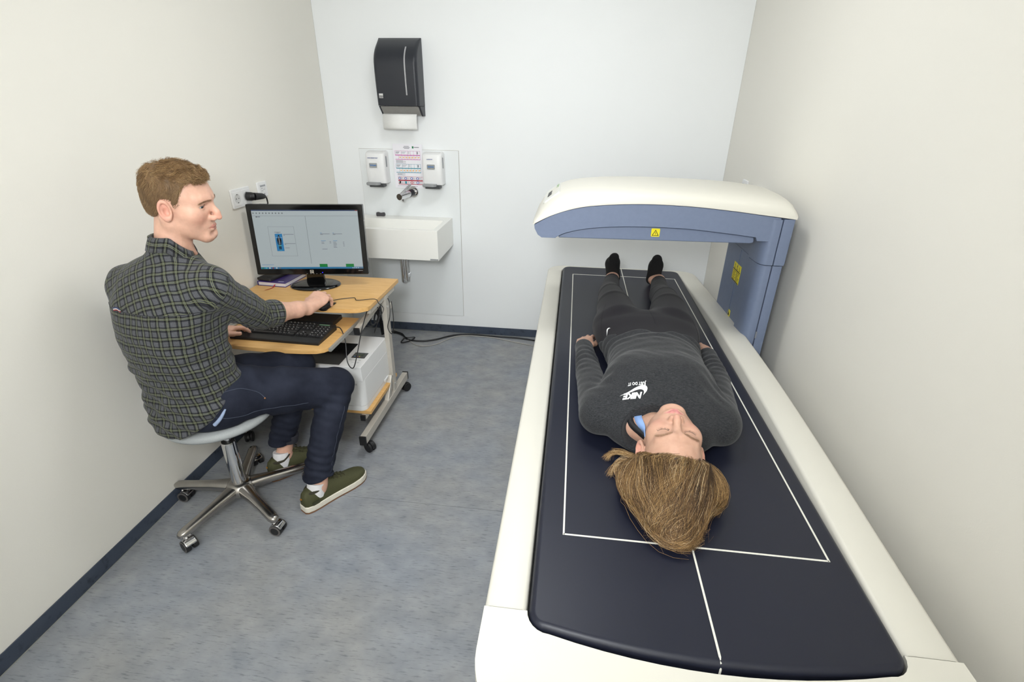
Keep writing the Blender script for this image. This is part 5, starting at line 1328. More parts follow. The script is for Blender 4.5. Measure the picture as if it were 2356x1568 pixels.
# eyes
def eye(parent, base, c_local, H2W, R, S, gaze, iris_col):
    c = H2W([c_local])[0] - base
    g = np.asarray(R, float) @ np.asarray(gaze, float); g /= np.linalg.norm(g)
    up = np.array([0, 0, 1.0]); M = frame(tuple(c), tuple(np.cross(up, g)), tuple(np.cross(g, np.cross(up, g))))
    r = 0.0127 * S
    e = MB().sphere((0, 0, 0), r, 24, 16, M).build('eye', mat('eye_white', (232, 228, 224), 0.15, vary=0.02), parent)
    def capm(ang, rr_):
        b = MB(); prof = [(rr_ * math.sin(a), rr_ * math.cos(a)) for a in [ang * (1 - i / 6) + 0.01 for i in range(7)]]
        return b.lathe(prof, 20, M)
    capm(0.50, r * 1.004).build('iris', mat('iris_' + '_'.join(map(str, iris_col)), iris_col, 0.12, vary=0.2, vscale=2000), e)
    capm(0.22, r * 1.009).build('pupil', mat('pupil_black', (8, 8, 9), 0.08), e)
    return e
for s in (1, -1): eye(man_body_o, MAN0, (s * 0.0315, 0.0672, 0.0165), h2w, HR, HS, (0.32 if s > 0 else 0.05, 1.0, -0.12), (96, 106, 112))
# brows and lashes
M_brow = mat('brow_brown', (150, 114, 84), 0.6)
def brow(H2W, Hsdf, side, n, pts, L, direction, r, mname, parent, base, off=0.0008):
    P = []
    pc = np.array(cr(pts, 10))
    for i in range(n):
        t = rng.random(); a = pc[min(int(t * (len(pc) - 1)), len(pc) - 1)].copy(); a[2] += rng.normal(0, 0.0016); a[0] *= side
        a = snap(Hsdf, H2W([a]), off)[0]
        dv = np.array(direction(t, side), float) + rng.normal(0, 0.12, 3); dv /= np.linalg.norm(dv)
        P.append((a, dv))
    A = np.array([q[0] for q in P]); Dv = np.array([q[1] for q in P])
    steps = [A]
    for k in range(3):
        A = snap(Hsdf, A + Dv * L / 3, off + 0.0006 * (k + 1), 2); steps.append(A)
    v, f = strands(np.stack(steps, 1), r, r * 0.3)
    return v, f
vb = [brow(h2w, man_head, s, 95, [(0.012, 0.10, 0.0335), (0.024, 0.095, 0.0352), (0.036, 0.085, 0.0345), (0.048, 0.075, 0.0300)], 0.011, lambda t, sd: HR @ np.array([sd * 0.95, -0.35, 0.25 - 0.5 * t]), 0.00026, 'm', None, None) for s in (1, -1)]
v, f = join(vb); mput('eyebrow', v, f, M_brow, man_body_o)
vl = []
for s in (1, -1):
    lp = np.array(cr([(0.0195, 0.080, 0.0185), (0.025, 0.0825, 0.0218), (0.032, 0.0828, 0.0228), (0.040, 0.078, 0.0208), (0.0455, 0.073, 0.0175)], 8)); lp[:, 0] *= s
    P0 = h2w(lp).astype(float); P1 = P0 + (HR @ np.array([0, 0.003, -0.0006])); vl.append(strands(np.stack([P0[:-1], (P0[:-1] + P0[1:]) / 2, P0[1:]], 1), 0.0006, 0.0006))
v, f = join(vl); mput('lash_line', v, f, mat('lash_brown', (74, 54, 42), 0.6), man_body_o)

# hair
def hair_line(y): return np.interp(y, [-0.12, -0.07, -0.045, -0.030, -0.018, 0.010, 0.019, 0.026, 0.034, 0.042, 0.056, 0.076, 0.12], [-0.052, -0.045, -0.030, 0.000, 0.034, 0.036, -0.004, -0.006, 0.060, 0.082, 0.092, 0.097, 0.098])
def man_hair_l(q):
    d = ell(q, (0, -0.004, 0.042), (0.0770, 0.0955, 0.0755))
    d = smin(d, ell(q, (0, 0.000, 0.074), (0.058, 0.074, 0.0440)), 0.03)
    d = smin(d, ell(q, (0.010, 0.050, 0.101), (0.036, 0.030, 0.013)), 0.02)
    d = smin(d, ell(q, (0, -0.045, -0.002), (0.056, 0.050, 0.054)), 0.02)
    d = d + (0.0012 + 0.0022 * np.clip((q[:, 2] - 0.07) / 0.03, 0, 1)) * np.sin(q[:, 0] * 170 + 3 * np.sin(q[:, 1] * 60)) * np.sin(q[:, 1] * 120 + q[:, 2] * 90)
    ln = hair_line(q[:, 1]).astype(f32) - np.where(np.abs(q[:, 0]) < 0.05, 0.0, 0.0)
    ln = ln - 0.010 * np.clip((np.abs(q[:, 0]) - 0.02) / 0.05, 0, 1) * (q[:, 1] > 0.055) * 0.3
    return smax(d, (ln - q[:, 2]) * 0.75, 0.005)
man_hair = lambda p: man_hair_l(w2h(p)) * HS
cv, cf = surf(man_hair, HP - A3(0.14, 0.14, 0.10), HP + A3(0.14, 0.14, 0.17), 0.0028)
HAIR_M = [(148, 116, 80), (172, 138, 96), (114, 87, 58), (196, 166, 122)]
cl_ = np.array([lin(c)[:3] for c in HAIR_M])
M_hair_m = tint_material('sandy_brown_hair', 0.5, 0.35)
def hair_strands(fn, w2l, R, roots, dirf, length, n, lift, tang=0.85):
    P = [roots]; p = roots.copy()
    for k in range(n):
        q = w2l(p); dv = dirf(q, k / n) @ R.T
        g = grad(fn, p); dv = dv - g * (dv * g).sum(1, keepdims=True) * tang
        dv /= np.linalg.norm(dv, axis=1, keepdims=True) + 1e-9
        p = (p + dv * length[:, None] / n).astype(f32)
        d = fn(p); want = lift(q, (k + 1) / n)
        p = (p + g * np.clip(want - d, -0.004, 0.006)[:, None]).astype(f32); P.append(p)
    return np.stack(P, 1)
ri = rng.choice(len(cv), min(9000, len(cv)), replace=False)
roots = cv[ri]; ql = w2h(roots)
top = np.clip((ql[:, 2] - 0.055) / 0.045, 0, 1)
jit = rng.normal(0, 1, (len(roots), 3)).astype(f32)
sw = (0.5 * np.sin(ql[:, 0] * 90 + ql[:, 1] * 40) + 0.5 * np.sin(ql[:, 1] * 110 - ql[:, 0] * 30)).astype(f32)
def dir_m(q, t):
    T = np.clip((q[:, 2] - 0.060) / 0.035, 0, 1)[:, None]
    side = np.stack([0 * q[:, 0], -0.45 + 0 * q[:, 0], -0.9 + 0 * q[:, 0]], 1)
    tp = np.stack([0.45 * sw + 0.1, 0.85 + 0.25 * sw, 0.25 + 0.4 * sw], 1)
    bk = np.stack([0.4 * sw, -0.25 + 0.3 * sw, -0.6 + 0 * sw], 1)
    tp = np.where((q[:, 1] < -0.05)[:, None], bk, tp)
    return (side * (1 - T) + tp * T + jit * (0.22 * T + 0.10)).astype(f32)
length = (0.010 + 0.020 * top + 0.008 * rng.random(len(roots))).astype(f32)
P = hair_strands(man_hair, w2h, HR, roots, dir_m, length, 5, lambda q, t: (0.0012 + t * (0.0015 + (0.0065 * top * (0.4 + np.abs(sw)))) + 0.0008 * jit[:, 0]).astype(f32))
v, f = strands(P, 0.00033, 0.00012, taper=0.15)
clump = np.sin(ql[:, 0] * 150 + 2 * np.sin(ql[:, 1] * 70)) * np.sin(ql[:, 1] * 130 + ql[:, 2] * 80) + 0.5 * rng.normal(0, 1, len(roots))
sc_ = cl_[np.array([2, 0, 1, 3])[np.digitize(clump, [-0.6, 0.1, 0.8])]]
sc_ = sc_ * (0.55 + 0.45 * top[:, None]) + (1 - top[:, None]) * 0.45 * np.array(lin((150, 128, 102))[:3])
col = np.repeat(sc_, P.shape[1] * 3, 0)
# fringe lifted at the front
fr = snap(man_hair, h2w(np.stack([rng.uniform(-0.045, 0.045, 500), rng.uniform(0.045, 0.068, 500), rng.uniform(0.092, 0.112, 500)], 1)), 0.001)
jit = rng.normal(0, 1, (500, 3)).astype(f32)
def dir_f(q, t): return np.stack([0.3 + 0 * q[:, 0] + 0.25 * jit[:, 0], 0.9 - 0.5 * t + 0 * q[:, 0], 0.5 - 1.0 * t + 0.2 * jit[:, 2]], 1).astype(f32)
sw = np.zeros(500, f32)
P2 = hair_strands(man_hair, w2h, HR, fr, dir_f, np.full(500, 0.022, f32), 5, lambda q, t: (0.002 + 0.006 * math.sin(math.pi * t) + 0.0012 * jit[:, 1]).astype(f32), 0.7)
v2, f2 = strands(P2, 0.00036, 0.00012)
ccap = np.tile(np.array(lin((118, 92, 64))[:3]), (len(cv), 1)) * (0.9 + 0.2 * rng.random((len(cv), 1)))
V, Fq = join([(cv, cf), (v, f), (v2, f2)])
mput('hair', V, Fq, M_hair_m, col=np.concatenate([ccap, col, np.repeat(cl_[rng.choice(4, 500)], P2.shape[1] * 3, 0)]))['label'] = 'short tousled sandy brown hair'

# ---- shirt
PHI = math.radians(10); RT, FRT = A3(math.cos(PHI), -math.sin(PHI), 0), A3(math.sin(PHI), math.cos(PHI), 0)
TS = sections([(0.40, 0.297, -1.886, 0.192, 0.164), (0.46, 0.296, -1.888, 0.191, 0.164), (0.55, 0.290, -1.894, 0.182, 0.154), (0.65, 0.280, -1.905, 0.166, 0.132), (0.75, 0.277, -1.918, 0.166, 0.130),
               (0.85, 0.278, -1.922, 0.176, 0.128), (0.94, 0.284, -1.914, 0.184, 0.122), (1.01, 0.294, -1.904, 0.165, 0.106), (1.055, 0.304, -1.897, 0.122, 0.092), (1.095, 0.322, -1.888, 0.072, 0.070), (1.130, 0.334, -1.883, 0.056, 0.056)])
def torso_local(p):
    z = p[:, 2]
    cx, cy, hw, hd = (np.interp(z, TS[:, 0], TS[:, i]).astype(f32) for i in (1, 2, 3, 4))
    dx, dy = p[:, 0] - cx, p[:, 1] - cy
    return dx * RT[0] + dy * RT[1], dx * FRT[0] + dy * FRT[1], hw, hd
def torso_sdf(p):
    lx, ly, hw, hd = torso_local(p)
    e = 2.35
    r = (np.abs(lx / hw) ** e + np.abs(ly / hd) ** e) ** (1 / e)
    return (r - 1) * np.minimum(hw, hd)
CUF = RE + (RWr - RE) * 0.33
LCUF = LE + (LWr - LE) * 0.45
def rsleeve(p): return chain(p, [RSh, RSh + (RE - RSh) * 0.5 + A3(0.0, 0.0, -0.006), RE, CUF], [0.066, 0.064, 0.0555, 0.0510], 0.008)
def lsleeve(p): return chain(p, [LSh, LE, LCUF], [0.062, 0.055, 0.048], 0.02)
def folds(p):
    x, y, z = p[:, 0], p[:, 1], p[:, 2]
    w1 = 1 / (1 + np.exp((z - 0.78) / 0.05))
    a = np.sin(z * 118 + 2.4 * np.sin(x * 17 + 1.3) + 2.0 * np.sin(y * 14) + x * 22)
    b = np.sin(z * 66 - x * 46 + y * 30 + 1.7 * np.sin(z * 24))
    c = np.sin((x * 0.8 + z * 0.6) * 58 + 1.9 * np.sin(y * 26 + z * 18))
    near_arm = np.exp(-((p - (RSh + A3(-0.02, 0.03, -0.10))) ** 2).sum(1) / 0.012)
    elb = np.exp(-((p - RE) ** 2).sum(1) / 0.008) + 0.5 * np.exp(-((p - (RSh + RE) / 2) ** 2).sum(1) / 0.01)
    ed = np.sin((p @ A3(0.25, 0.75, -0.6)) * 150 + 2 * np.sin(p @ A3(40, -20, 30)))
    return (w1 * (0.0032 * a + 0.0026 * b) + (0.0012 + 0.0030 * near_arm) * c + 0.0036 * elb * ed).astype(f32)
def shirt(p):
    d = torso_sdf(p)
    for S_, k in ((LSh, 1), (RSh, 1)):
        d = smin(d, rcone(p, A3(0.320, -1.890, 1.070), S_ + A3(0, 0, 0.006), 0.043, 0.058), 0.04)
    d = smin(d, rsleeve(p), 0.030); d = smin(d, lsleeve(p), 0.026)
    d = d + folds(p)
    ax_ = (RWr - RE) / np.linalg.norm(RWr - RE)
    roll = np.abs((p - CUF) @ ax_ + 0.018) - 0.020
    rc = smax(rcone(p, RE, CUF + ax_ * 0.02, 0.0545, 0.0525), roll, 0.006)
    d = smin(d, rc, 0.004)
    d = smax(d, np.where(np.linalg.norm(p - CUF, axis=1) < 0.16, (p - CUF) @ ax_ - 0.001, -1), 0.003)
    f_ = (p - A3(0.285, -1.885, 0)) @ FRT; s_ = (p - A3(0.285, -1.885, 0)) @ RT
    hem = 0.476 + np.clip(f_ + 0.10, 0, 1) * 0.60 + np.clip(s_ - 0.045, 0, 1) * 0.75 + 0.006 * np.sin(s_ * 40)
    d = smax(d, np.where((p[:, 2] < 0.72), hem - p[:, 2], -1), 0.006)
    d = smax(d, -rcone(p, NB + A3(0.01, 0, 0.01), NB + A3(0.03, 0.01, 0.10), 0.058, 0.064), 0.004)
    return d
sv, sf = surf(shirt, (-0.02, -2.10, 0.44), (0.60, -1.52, 1.16), 0.0044, 2.6)
sv = relax(sv, sf, 1, 0.4)
cen = sv[sf].mean(1)
# weave coordinates per face corner: around the trunk, along the sleeves, slanted on the yoke
arm_ax = (RE - RSh) / np.linalg.norm(RE - RSh)
is_r = (rsleeve(cen) < torso_sdf(cen) - 0.012) & ((cen - RSh) @ arm_ax > -0.012)
is_l = (lsleeve(cen) < torso_sdf(cen) - 0.012) & ~is_r
lx, ly, _, _ = torso_local(cen)
yoke = (cen[:, 2] > 0.943 + 0.10 * np.abs(lx) * 0.0) & ~is_r & ~is_l
def cyl_uv(P, a, b, R_):
    ax_ = (b - a) / np.linalg.norm(b - a); e1 = np.cross(ax_, A3(0, 0, 1)); e1 /= np.linalg.norm(e1); e2 = np.cross(ax_, e1)
    q = P - a; return np.arctan2(q @ e1, q @ e2) * R_, q @ ax_
PV = sv[sf].reshape(-1, 3)
lx, ly, _, _ = torso_local(PV)
th = np.arctan2(lx, -ly); u = (th * 0.165).reshape(-1, 4); vv = PV[:, 2].reshape(-1, 4).copy()
vv = vv - (0.10 * (ly ** 2)).reshape(-1, 4)
wrap = u.max(1) - u.min(1) > 0.5
u[wrap] = np.where(u[wrap] < 0, u[wrap] + 2 * math.pi * 0.165, u[wrap])
def put_uv(sel, uu, v2, per):
    uu = uu.reshape(-1, 4).copy(); v2 = v2.reshape(-1, 4)
    wr = uu.max(1) - uu.min(1) > per * 0.5; uu[wr] = np.where(uu[wr] < 0, uu[wr] + per, uu[wr])
    u[sel] = uu[sel]; vv[sel] = v2[sel]
a_, b_ = cyl_uv(PV, RSh, RE, 0.060)
fore = is_r & (((cen - RE) @ ((RWr - RE) / np.linalg.norm(RWr - RE))) > 0.0)
put_uv(is_r, a_, b_, 2 * math.pi * 0.060)
a2, b2 = cyl_uv(PV, RE, RWr, 0.055)
put_uv(fore, a2, b2 + np.linalg.norm(RE - RSh), 2 * math.pi * 0.055)
a3, b3 = cyl_uv(PV, LSh, LE, 0.060); put_uv(is_l, a3, b3, 2 * math.pi * 0.060)
yk = math.radians(24)
yx = (PV - A3(0.29, -1.9, 1.0)) @ RT; yy_ = PV[:, 2] * 0.75 - ((PV - A3(0.29, -1.9, 1.0)) @ FRT) * -0.75
sg = np.where(yx > 0, 1.0, -1.0) * 0 + 1
put_uv(yoke, (math.cos(yk) * yx + math.sin(yk) * yy_), (-math.sin(yk) * yx + math.cos(yk) * yy_), 99)
uv = np.stack([u.reshape(-1), vv.reshape(-1)], 1)

def plaid():
    m, nt, b = new_mat('checked_cotton')
    uvn = nd(nt, 'ShaderNodeUVMap', uv_map='weave'); sp = nd(nt, 'ShaderNodeSeparateXYZ')
    tc = nd(nt, 'ShaderNodeTexCoord')
    wn = nd(nt, 'ShaderNodeTexNoise'); wn.inputs['Scale'].default_value = 14; wn.inputs['Detail'].default_value = 2
    nt.links.new(tc.outputs['Object'], wn.inputs['Vector'])
    off = nd(nt, 'ShaderNodeVectorMath', operation='MULTIPLY_ADD'); off.inputs[1].default_value = (0.012, 0.012, 0.0)
    nt.links.new(wn.outputs['Color'], off.inputs[0]); nt.links.new(uvn.outputs[0], off.inputs[2])
    nt.links.new(off.outputs[0], sp.inputs[0])
    outs = []
    for i in range(2):
        k = nd(nt, 'ShaderNodeMath', operation='MULTIPLY'); k.inputs[1].default_value = 1 / (0.0305 if i == 0 else 0.0315)
        nt.links.new(sp.outputs[i], k.inputs[0])
        fr_ = nd(nt, 'ShaderNodeMath', operation='FRACT'); nt.links.new(k.outputs[0], fr_.inputs[0])
        dk_ = nd(nt, 'ShaderNodeValToRGB'); e = dk_.color_ramp.elements
        e[0].position = 0.0; e[0].color = (1, 1, 1, 1); e[1].position = 0.46; e[1].color = (1, 1, 1, 1)
        for pos, c in ((0.50, 0.30), (0.66, 0.30), (0.69, 0.75), (0.83, 0.75), (0.86, 0.30), (0.97, 0.30)):
            q = e.new(pos); q.color = (c, c, c * 1.05, 1)
        q = e.new(1.0); q.color = (1, 1, 1, 1)
        yl = nd(nt, 'ShaderNodeValToRGB'); e = yl.color_ramp.elements
        e[0].position = 0.0; e[0].color = (0, 0, 0, 1); e[1].position = 0.675; e[1].color = (0, 0, 0, 1)
        for pos, c in ((0.69, 0.85), (0.715, 0.85), (0.73, 0), (0.79, 0), (0.805, 0.85), (0.83, 0.85), (0.845, 0)):
            q = e.new(pos); q.color = (c, c, c, 1)
        nt.links.new(fr_.outputs[0], dk_.inputs[0]); nt.links.new(fr_.outputs[0], yl.inputs[0])
        outs.append((dk_, yl))
    m1 = nd(nt, 'ShaderNodeMix', data_type='RGBA', blend_type='MULTIPLY'); m1.inputs[0].default_value = 1
    nt.links.new(outs[0][0].outputs[0], m1.inputs[6]); nt.links.new(outs[1][0].outputs[0], m1.inputs[7])
    fine = nd(nt, 'ShaderNodeTexNoise'); fine.inputs['Scale'].default_value = 700; fine.inputs['Detail'].default_value = 2
    nt.links.new(tc.outputs['Object'], fine.inputs['Vector'])
    fr2 = nd(nt, 'ShaderNodeValToRGB'); fr2.color_ramp.elements[0].position = 0.3; fr2.color_ramp.elements[1].position = 0.7
    fr2.color_ramp.elements[0].color = lin((66, 67, 71)); fr2.color_ramp.elements[1].color = lin((96, 97, 102))
    nt.links.new(fine.outputs['Fac'], fr2.inputs[0])
    m2 = nd(nt, 'ShaderNodeMix', data_type='RGBA', blend_type='MULTIPLY'); m2.inputs[0].default_value = 1
    nt.links.new(fr2.outputs[0], m2.inputs[6]); nt.links.new(m1.outputs[2], m2.inputs[7])
    ad = nd(nt, 'ShaderNodeMath', operation='MAXIMUM'); nt.links.new(outs[0][1].outputs[0], ad.inputs[0]); nt.links.new(outs[1][1].outputs[0], ad.inputs[1])
    sc = nd(nt, 'ShaderNodeMath', operation='MULTIPLY'); sc.inputs[1].default_value = 0.48; nt.links.new(ad.outputs[0], sc.inputs[0])
    m3 = nd(nt, 'ShaderNodeMix', data_type='RGBA'); m3.inputs[7].default_value = lin((156, 162, 114))
    nt.links.new(sc.outputs[0], m3.inputs[0]); nt.links.new(m2.outputs[2], m3.inputs[6])
    nt.links.new(m3.outputs[2], b.inputs['Base Color'])
    b.inputs['Roughness'].default_value = 0.85; b.inputs['Specular IOR Level'].default_value = 0.2; b.inputs['Sheen Weight'].default_value = 0.1
    n3 = nd(nt, 'ShaderNodeTexNoise'); n3.inputs['Scale'].default_value = 42; n3.inputs['Detail'].default_value = 4; n3.inputs['Distortion'].default_value = 0.8
    nt.links.new(tc.outputs['Object'], n3.inputs['Vector'])
    bp = nd(nt, 'ShaderNodeBump'); bp.inputs['Strength'].default_value = 0.45; bp.inputs['Distance'].default_value = 0.004
    nt.links.new(n3.outputs['Fac'], bp.inputs['Height']); nt.links.new(bp.outputs[0], b.inputs['Normal'])
    return m
M_plaid = plaid()
shirt_o = mput('shirt', sv, sf, M_plaid, uv=uv); shirt_o['label'] = 'checked shirt with rolled-up sleeves'
# collar: a folded band round the neck
CC = A3(0.342, -1.880, 1.146); cx_ = A3(0.86, 0.42, 0.0); cy_ = np.cross(A3(0, 0, 1), cx_)
up_ = A3(0.30, 0.10, 1.0); up_ /= np.linalg.norm(up_)
V, Fc, UV = [], [], []
nA = 44
profc = [(0.0740, -0.036), (0.0725, -0.018), (0.0695, 0.002), (0.0650, 0.010), (0.0615, 0.004), (0.0600, -0.012), (0.0600, -0.030)]
for i in range(nA + 1):
    a = math.radians(22 + (338 - 22) * i / nA)
    dr = cx_ * math.cos(a) * 1.06 + cy_ * math.sin(a) * 0.98
    fr_ = max(0.0, math.cos(a))
    for j, (r_, z_) in enumerate(profc):
        ex = 0.0 if j else 0.012 * fr_ ** 4
        V.append(CC + dr * (r_ + (0.008 * fr_ if j < 2 else 0)) + up_ * (z_ + 0.006 - 0.062 * fr_ - (0.018 * fr_ ** 2 if j < 2 else 0)))
nP = len(profc)
for i in range(nA):
    for j in range(nP - 1):
        Fc.append((i * nP + j, (i + 1) * nP + j, (i + 1) * nP + j + 1, i * nP + j + 1))
        for (ii, jj) in ((i, j), (i + 1, j), (i + 1, j + 1), (i, j + 1)): UV.append((ii / nA * 0.42, jj * 0.014))
co = mput('collar', np.array(V, f32), np.array(Fc), M_plaid, shirt_o, uv=np.array(UV, f32))
sdm = co.modifiers.new('th', 'SOLIDIFY'); sdm.thickness = 0.0025
# yoke seam and loop label
ang_ = np.linspace(-1.75, 1.62, 50)
def on_torso(th_, z_, off):
    cxx, cyy, hw, hd = (np.interp(z_, TS[:, 0], TS[:, i]) for i in (1, 2, 3, 4))
    e = 2.35; s_, c_ = np.sin(th_), -np.cos(th_)
    r = (np.abs(s_ / hw) ** e + np.abs(c_ / hd) ** e) ** (-1 / e)
    p = np.stack([cxx + RT[0] * s_ * r + FRT[0] * c_ * r, cyy + RT[1] * s_ * r + FRT[1] * c_ * r, np.broadcast_to(z_, np.shape(th_))], 1).astype(f32)
    return snap(shirt, p, off)
sp_ = on_torso(ang_, np.full(50, 0.943), 0.0004)
v, f = strands(np.stack([sp_[:-1], (sp_[:-1] + sp_[1:]) / 2, sp_[1:]], 1).astype(float), 0.0011, 0.0011)
mput('yoke_seam', v, f, mat('seam_dark', (34, 36, 42), 0.8), shirt_o)
lp_ = on_torso(np.linspace(-0.62, -0.40, 8), np.full(8, 0.946) + np.sin(np.linspace(0, math.pi, 8)) * 0.004, 0.003)
for i, (dz, cc) in enumerate(((0.0035, (60, 70, 110)), (0.0, (216, 212, 206)), (-0.0035, (150, 60, 70)))):
    q = lp_ + A3(0, 0, dz)
    v, f = strands(q[None].astype(float), 0.0021, 0.0021, 6); mput('loop_stripe', v, f, mat('loop_%d' % i, cc, 0.7), shirt_o)

# ---- jeans
PC = A3(0.296, -1.880, 0.0)
def jeans(p):
    lx, ly = (p - PC) @ RT, (p - PC) @ FRT
    pel = ell(np.stack([lx, ly, p[:, 2]], 1), (0.004, -0.005, 0.560), (0.181, 0.150, 0.130))
    pel = smax(pel, 0.4785 - p[:, 2], 0.012)
    def leg(h, k, a, rr_):
        return chain(p, [h, h + (k - h) * 0.5, k, k + (a - k) * 0.45, a], rr_, 0.012)
    dr = leg(RH, RK, RA + A3(0, 0, 0.035), [0.097, 0.082, 0.0685, 0.0625, 0.0545])
    dl_ = leg(LH, LK, LA + A3(0, 0, 0.04), [0.094, 0.081, 0.066, 0.061, 0.0535])
    th_r = rcone(p, RH + A3(0.005, -0.012, -0.018), RK + A3(-0.005, -0.015, -0.022), 0.094, 0.060)
    d = smin(smin(dr, th_r, 0.02), pel, 0.045); d = smin(d, dl_, 0.018)
    d = smax(d, 0.4785 - p[:, 2] - 9 * np.clip((p[:, 0] * FRT[0] + p[:, 1] * FRT[1]) - (PC @ FRT) - 0.13, 0, 1) - 9 * np.clip(0.0 + np.linalg.norm(p[:, :2] - PC[:2], axis=1) - 0.205, 0, 1), 0.01)
    kn = np.exp(-((p - (RK + A3(-0.03, -0.05, -0.05))) ** 2).sum(1) / 0.010)
    an = np.exp(-((p - (RA + A3(0, 0, 0.10))) ** 2).sum(1) / 0.010) + 0.8 * np.exp(-((p - (LA + A3(0, 0, 0.12))) ** 2).sum(1) / 0.010)
    hp = np.exp(-((p - (RH + A3(0.06, 0.06, 0.04))) ** 2).sum(1) / 0.012)
    w_ = p @ A3(10, 14, 0)
    d = d + (0.0032 * kn * np.sin((p @ A3(0.3, 0.6, 0.9)) * 150 + 2 * np.sin(w_)) + 0.0034 * an * np.sin(p[:, 2] * 190 + 3 * np.sin(w_ * 2)) + 0.0030 * hp * np.sin((p @ A3(0.8, 0.5, 0.4)) * 95 + np.sin(w_ * 3)) + 0.0012 * np.sin((p @ A3(40, 30, 60)) + 2 * np.sin(w_ * 2))).astype(f32)
    d = smax(d, (0.136 + 0.02 * np.sin(p[:, 0] * 60) * 0.1) - p[:, 2] - 9 * (p[:, 0] < 0.47).astype(f32), 0.004)
    d = smax(d, 0.166 - p[:, 2] - 9 * (p[:, 0] > 0.47).astype(f32), 0.004)
    d = smax(d, p[:, 2] - 0.67, 0.01)
    return d
jv, jf = surf(jeans, (0.08, -2.06, 0.13), (0.76, -1.41, 0.70), 0.0048, 2.6)
jv = relax(jv, jf, 1, 0.4)
def denim():
    m, nt, b = new_mat('dark_denim')
    tc = nd(nt, 'ShaderNodeTexCoord')
    n1 = nd(nt, 'ShaderNodeTexNoise'); n1.inputs['Scale'].default_value = 9; n1.inputs['Detail'].default_value = 5
    mp = nd(nt, 'ShaderNodeMapping'); mp.inputs['Scale'].default_value = (1, 1, 3)
    n2 = nd(nt, 'ShaderNodeTexNoise'); n2.inputs['Scale'].default_value = 800
    for n in (n1, n2): nt.links.new(tc.outputs['Object'], n.inputs['Vector'])
    r1 = nd(nt, 'ShaderNodeValToRGB'); r1.color_ramp.elements[0].position = 0.32; r1.color_ramp.elements[1].position = 0.72
    r1.color_ramp.elements[0].color = lin((22, 25, 37)); r1.color_ramp.elements[1].color = lin((44, 48, 62))
    nt.links.new(n1.outputs['Fac'], r1.inputs[0])
    r2 = nd(nt, 'ShaderNodeValToRGB'); r2.color_ramp.elements[0].color = (0.75, 0.75, 0.75, 1); r2.color_ramp.elements[1].color = (1.25, 1.25, 1.25, 1)
    nt.links.new(n2.outputs['Fac'], r2.inputs[0])
    mx = nd(nt, 'ShaderNodeMix', data_type='RGBA', blend_type='MULTIPLY'); mx.inputs[0].default_value = 1
    nt.links.new(r1.outputs[0], mx.inputs[6]); nt.links.new(r2.outputs[0], mx.inputs[7]); nt.links.new(mx.outputs[2], b.inputs['Base Color'])
    b.inputs['Roughness'].default_value = 0.85; b.inputs['Specular IOR Level'].default_value = 0.2
    n3 = nd(nt, 'ShaderNodeTexNoise'); n3.inputs['Scale'].default_value = 34; n3.inputs['Detail'].default_value = 4; nt.links.new(tc.outputs['Object'], n3.inputs['Vector'])
    bp = nd(nt, 'ShaderNodeBump'); bp.inputs['Strength'].default_value = 0.35; bp.inputs['Distance'].default_value = 0.003
    nt.links.new(n3.outputs['Fac'], bp.inputs['Height']); nt.links.new(bp.outputs[0], b.inputs['Normal'])
    return m
M_denim = denim()
jeans_o = mput('jeans', jv, jf, M_denim); jeans_o['label'] = 'dark blue jeans'
def seam(fn, pts, r, m, parent, name, off=0.0006, base=None):
    P = snap(fn, np.array(cr(pts, 8), f32), off)
    v, f = strands(P[None].astype(float), r, r, 5); return mput(name, v, f, m, parent, base=base)
M_seam = mat('denim_seam', (58, 64, 80), 0.8)
seam(jeans, [(0.420, -1.955, 0.62), (0.470, -1.915, 0.625), (0.505, -1.885, 0.600), (0.515, -1.865, 0.560)], 0.0016, M_seam, jeans_o, 'pocket_edge')
seam(jeans, [(0.395, -1.975, 0.56), (0.46, -1.93, 0.53), (0.53, -1.83, 0.505), (0.60, -1.74, 0.48)], 0.0013, M_seam, jeans_o, 'side_seam')
seam(jeans, [(0.685, -1.655, 0.40), (0.665, -1.72, 0.28), (0.650, -1.77, 0.165)], 0.0011, M_seam, jeans_o, 'side_seam')
MB().sphere(tuple(snap(jeans, [(0.516, -1.866, 0.557)], 0.0005)[0] - MAN0), 0.0042, 10, 6).build('rivet', mat('copper_rivet', (150, 110, 84), 0.35, 0.8), jeans_o)
for nm, a, ax_, z0, r_ in (('r', RA, RK, 0.134, 0.0550), ('l', LA, LK, 0.163, 0.0545)):
    t_ = ax_ - a; t_ = t_ / t_[2]
    c0 = a + t_ * (z0 - a[2]); c1 = a + t_ * (z0 + (0.012 if nm == 'r' else 0.034) - a[2])
    MB().tube([tuple(c0 - MAN0), tuple(c0 * 0.5 + c1 * 0.5 - MAN0), tuple(c1 - MAN0)], [r_, r_ + 0.001, r_], 36).build('hem', M_denim if nm == 'r' else mat('turned_denim', (48, 48, 56), 0.9, bump=0.2), jeans_o, bevel=0.003, seg=2)
# a strip of pale undershirt at the waist
wl_ = snap(jeans, np.array(cr([(0.395, -1.985, 0.535), (0.412, -1.975, 0.555), (0.425, -1.962, 0.575)], 8), f32), 0.0025)
v, f = strands(wl_[None].astype(float), 0.0070, 0.003, 8); mput('undershirt_hem', v, f, mat('pale_blue_cotton', (150, 166, 196), 0.8), shirt_o)

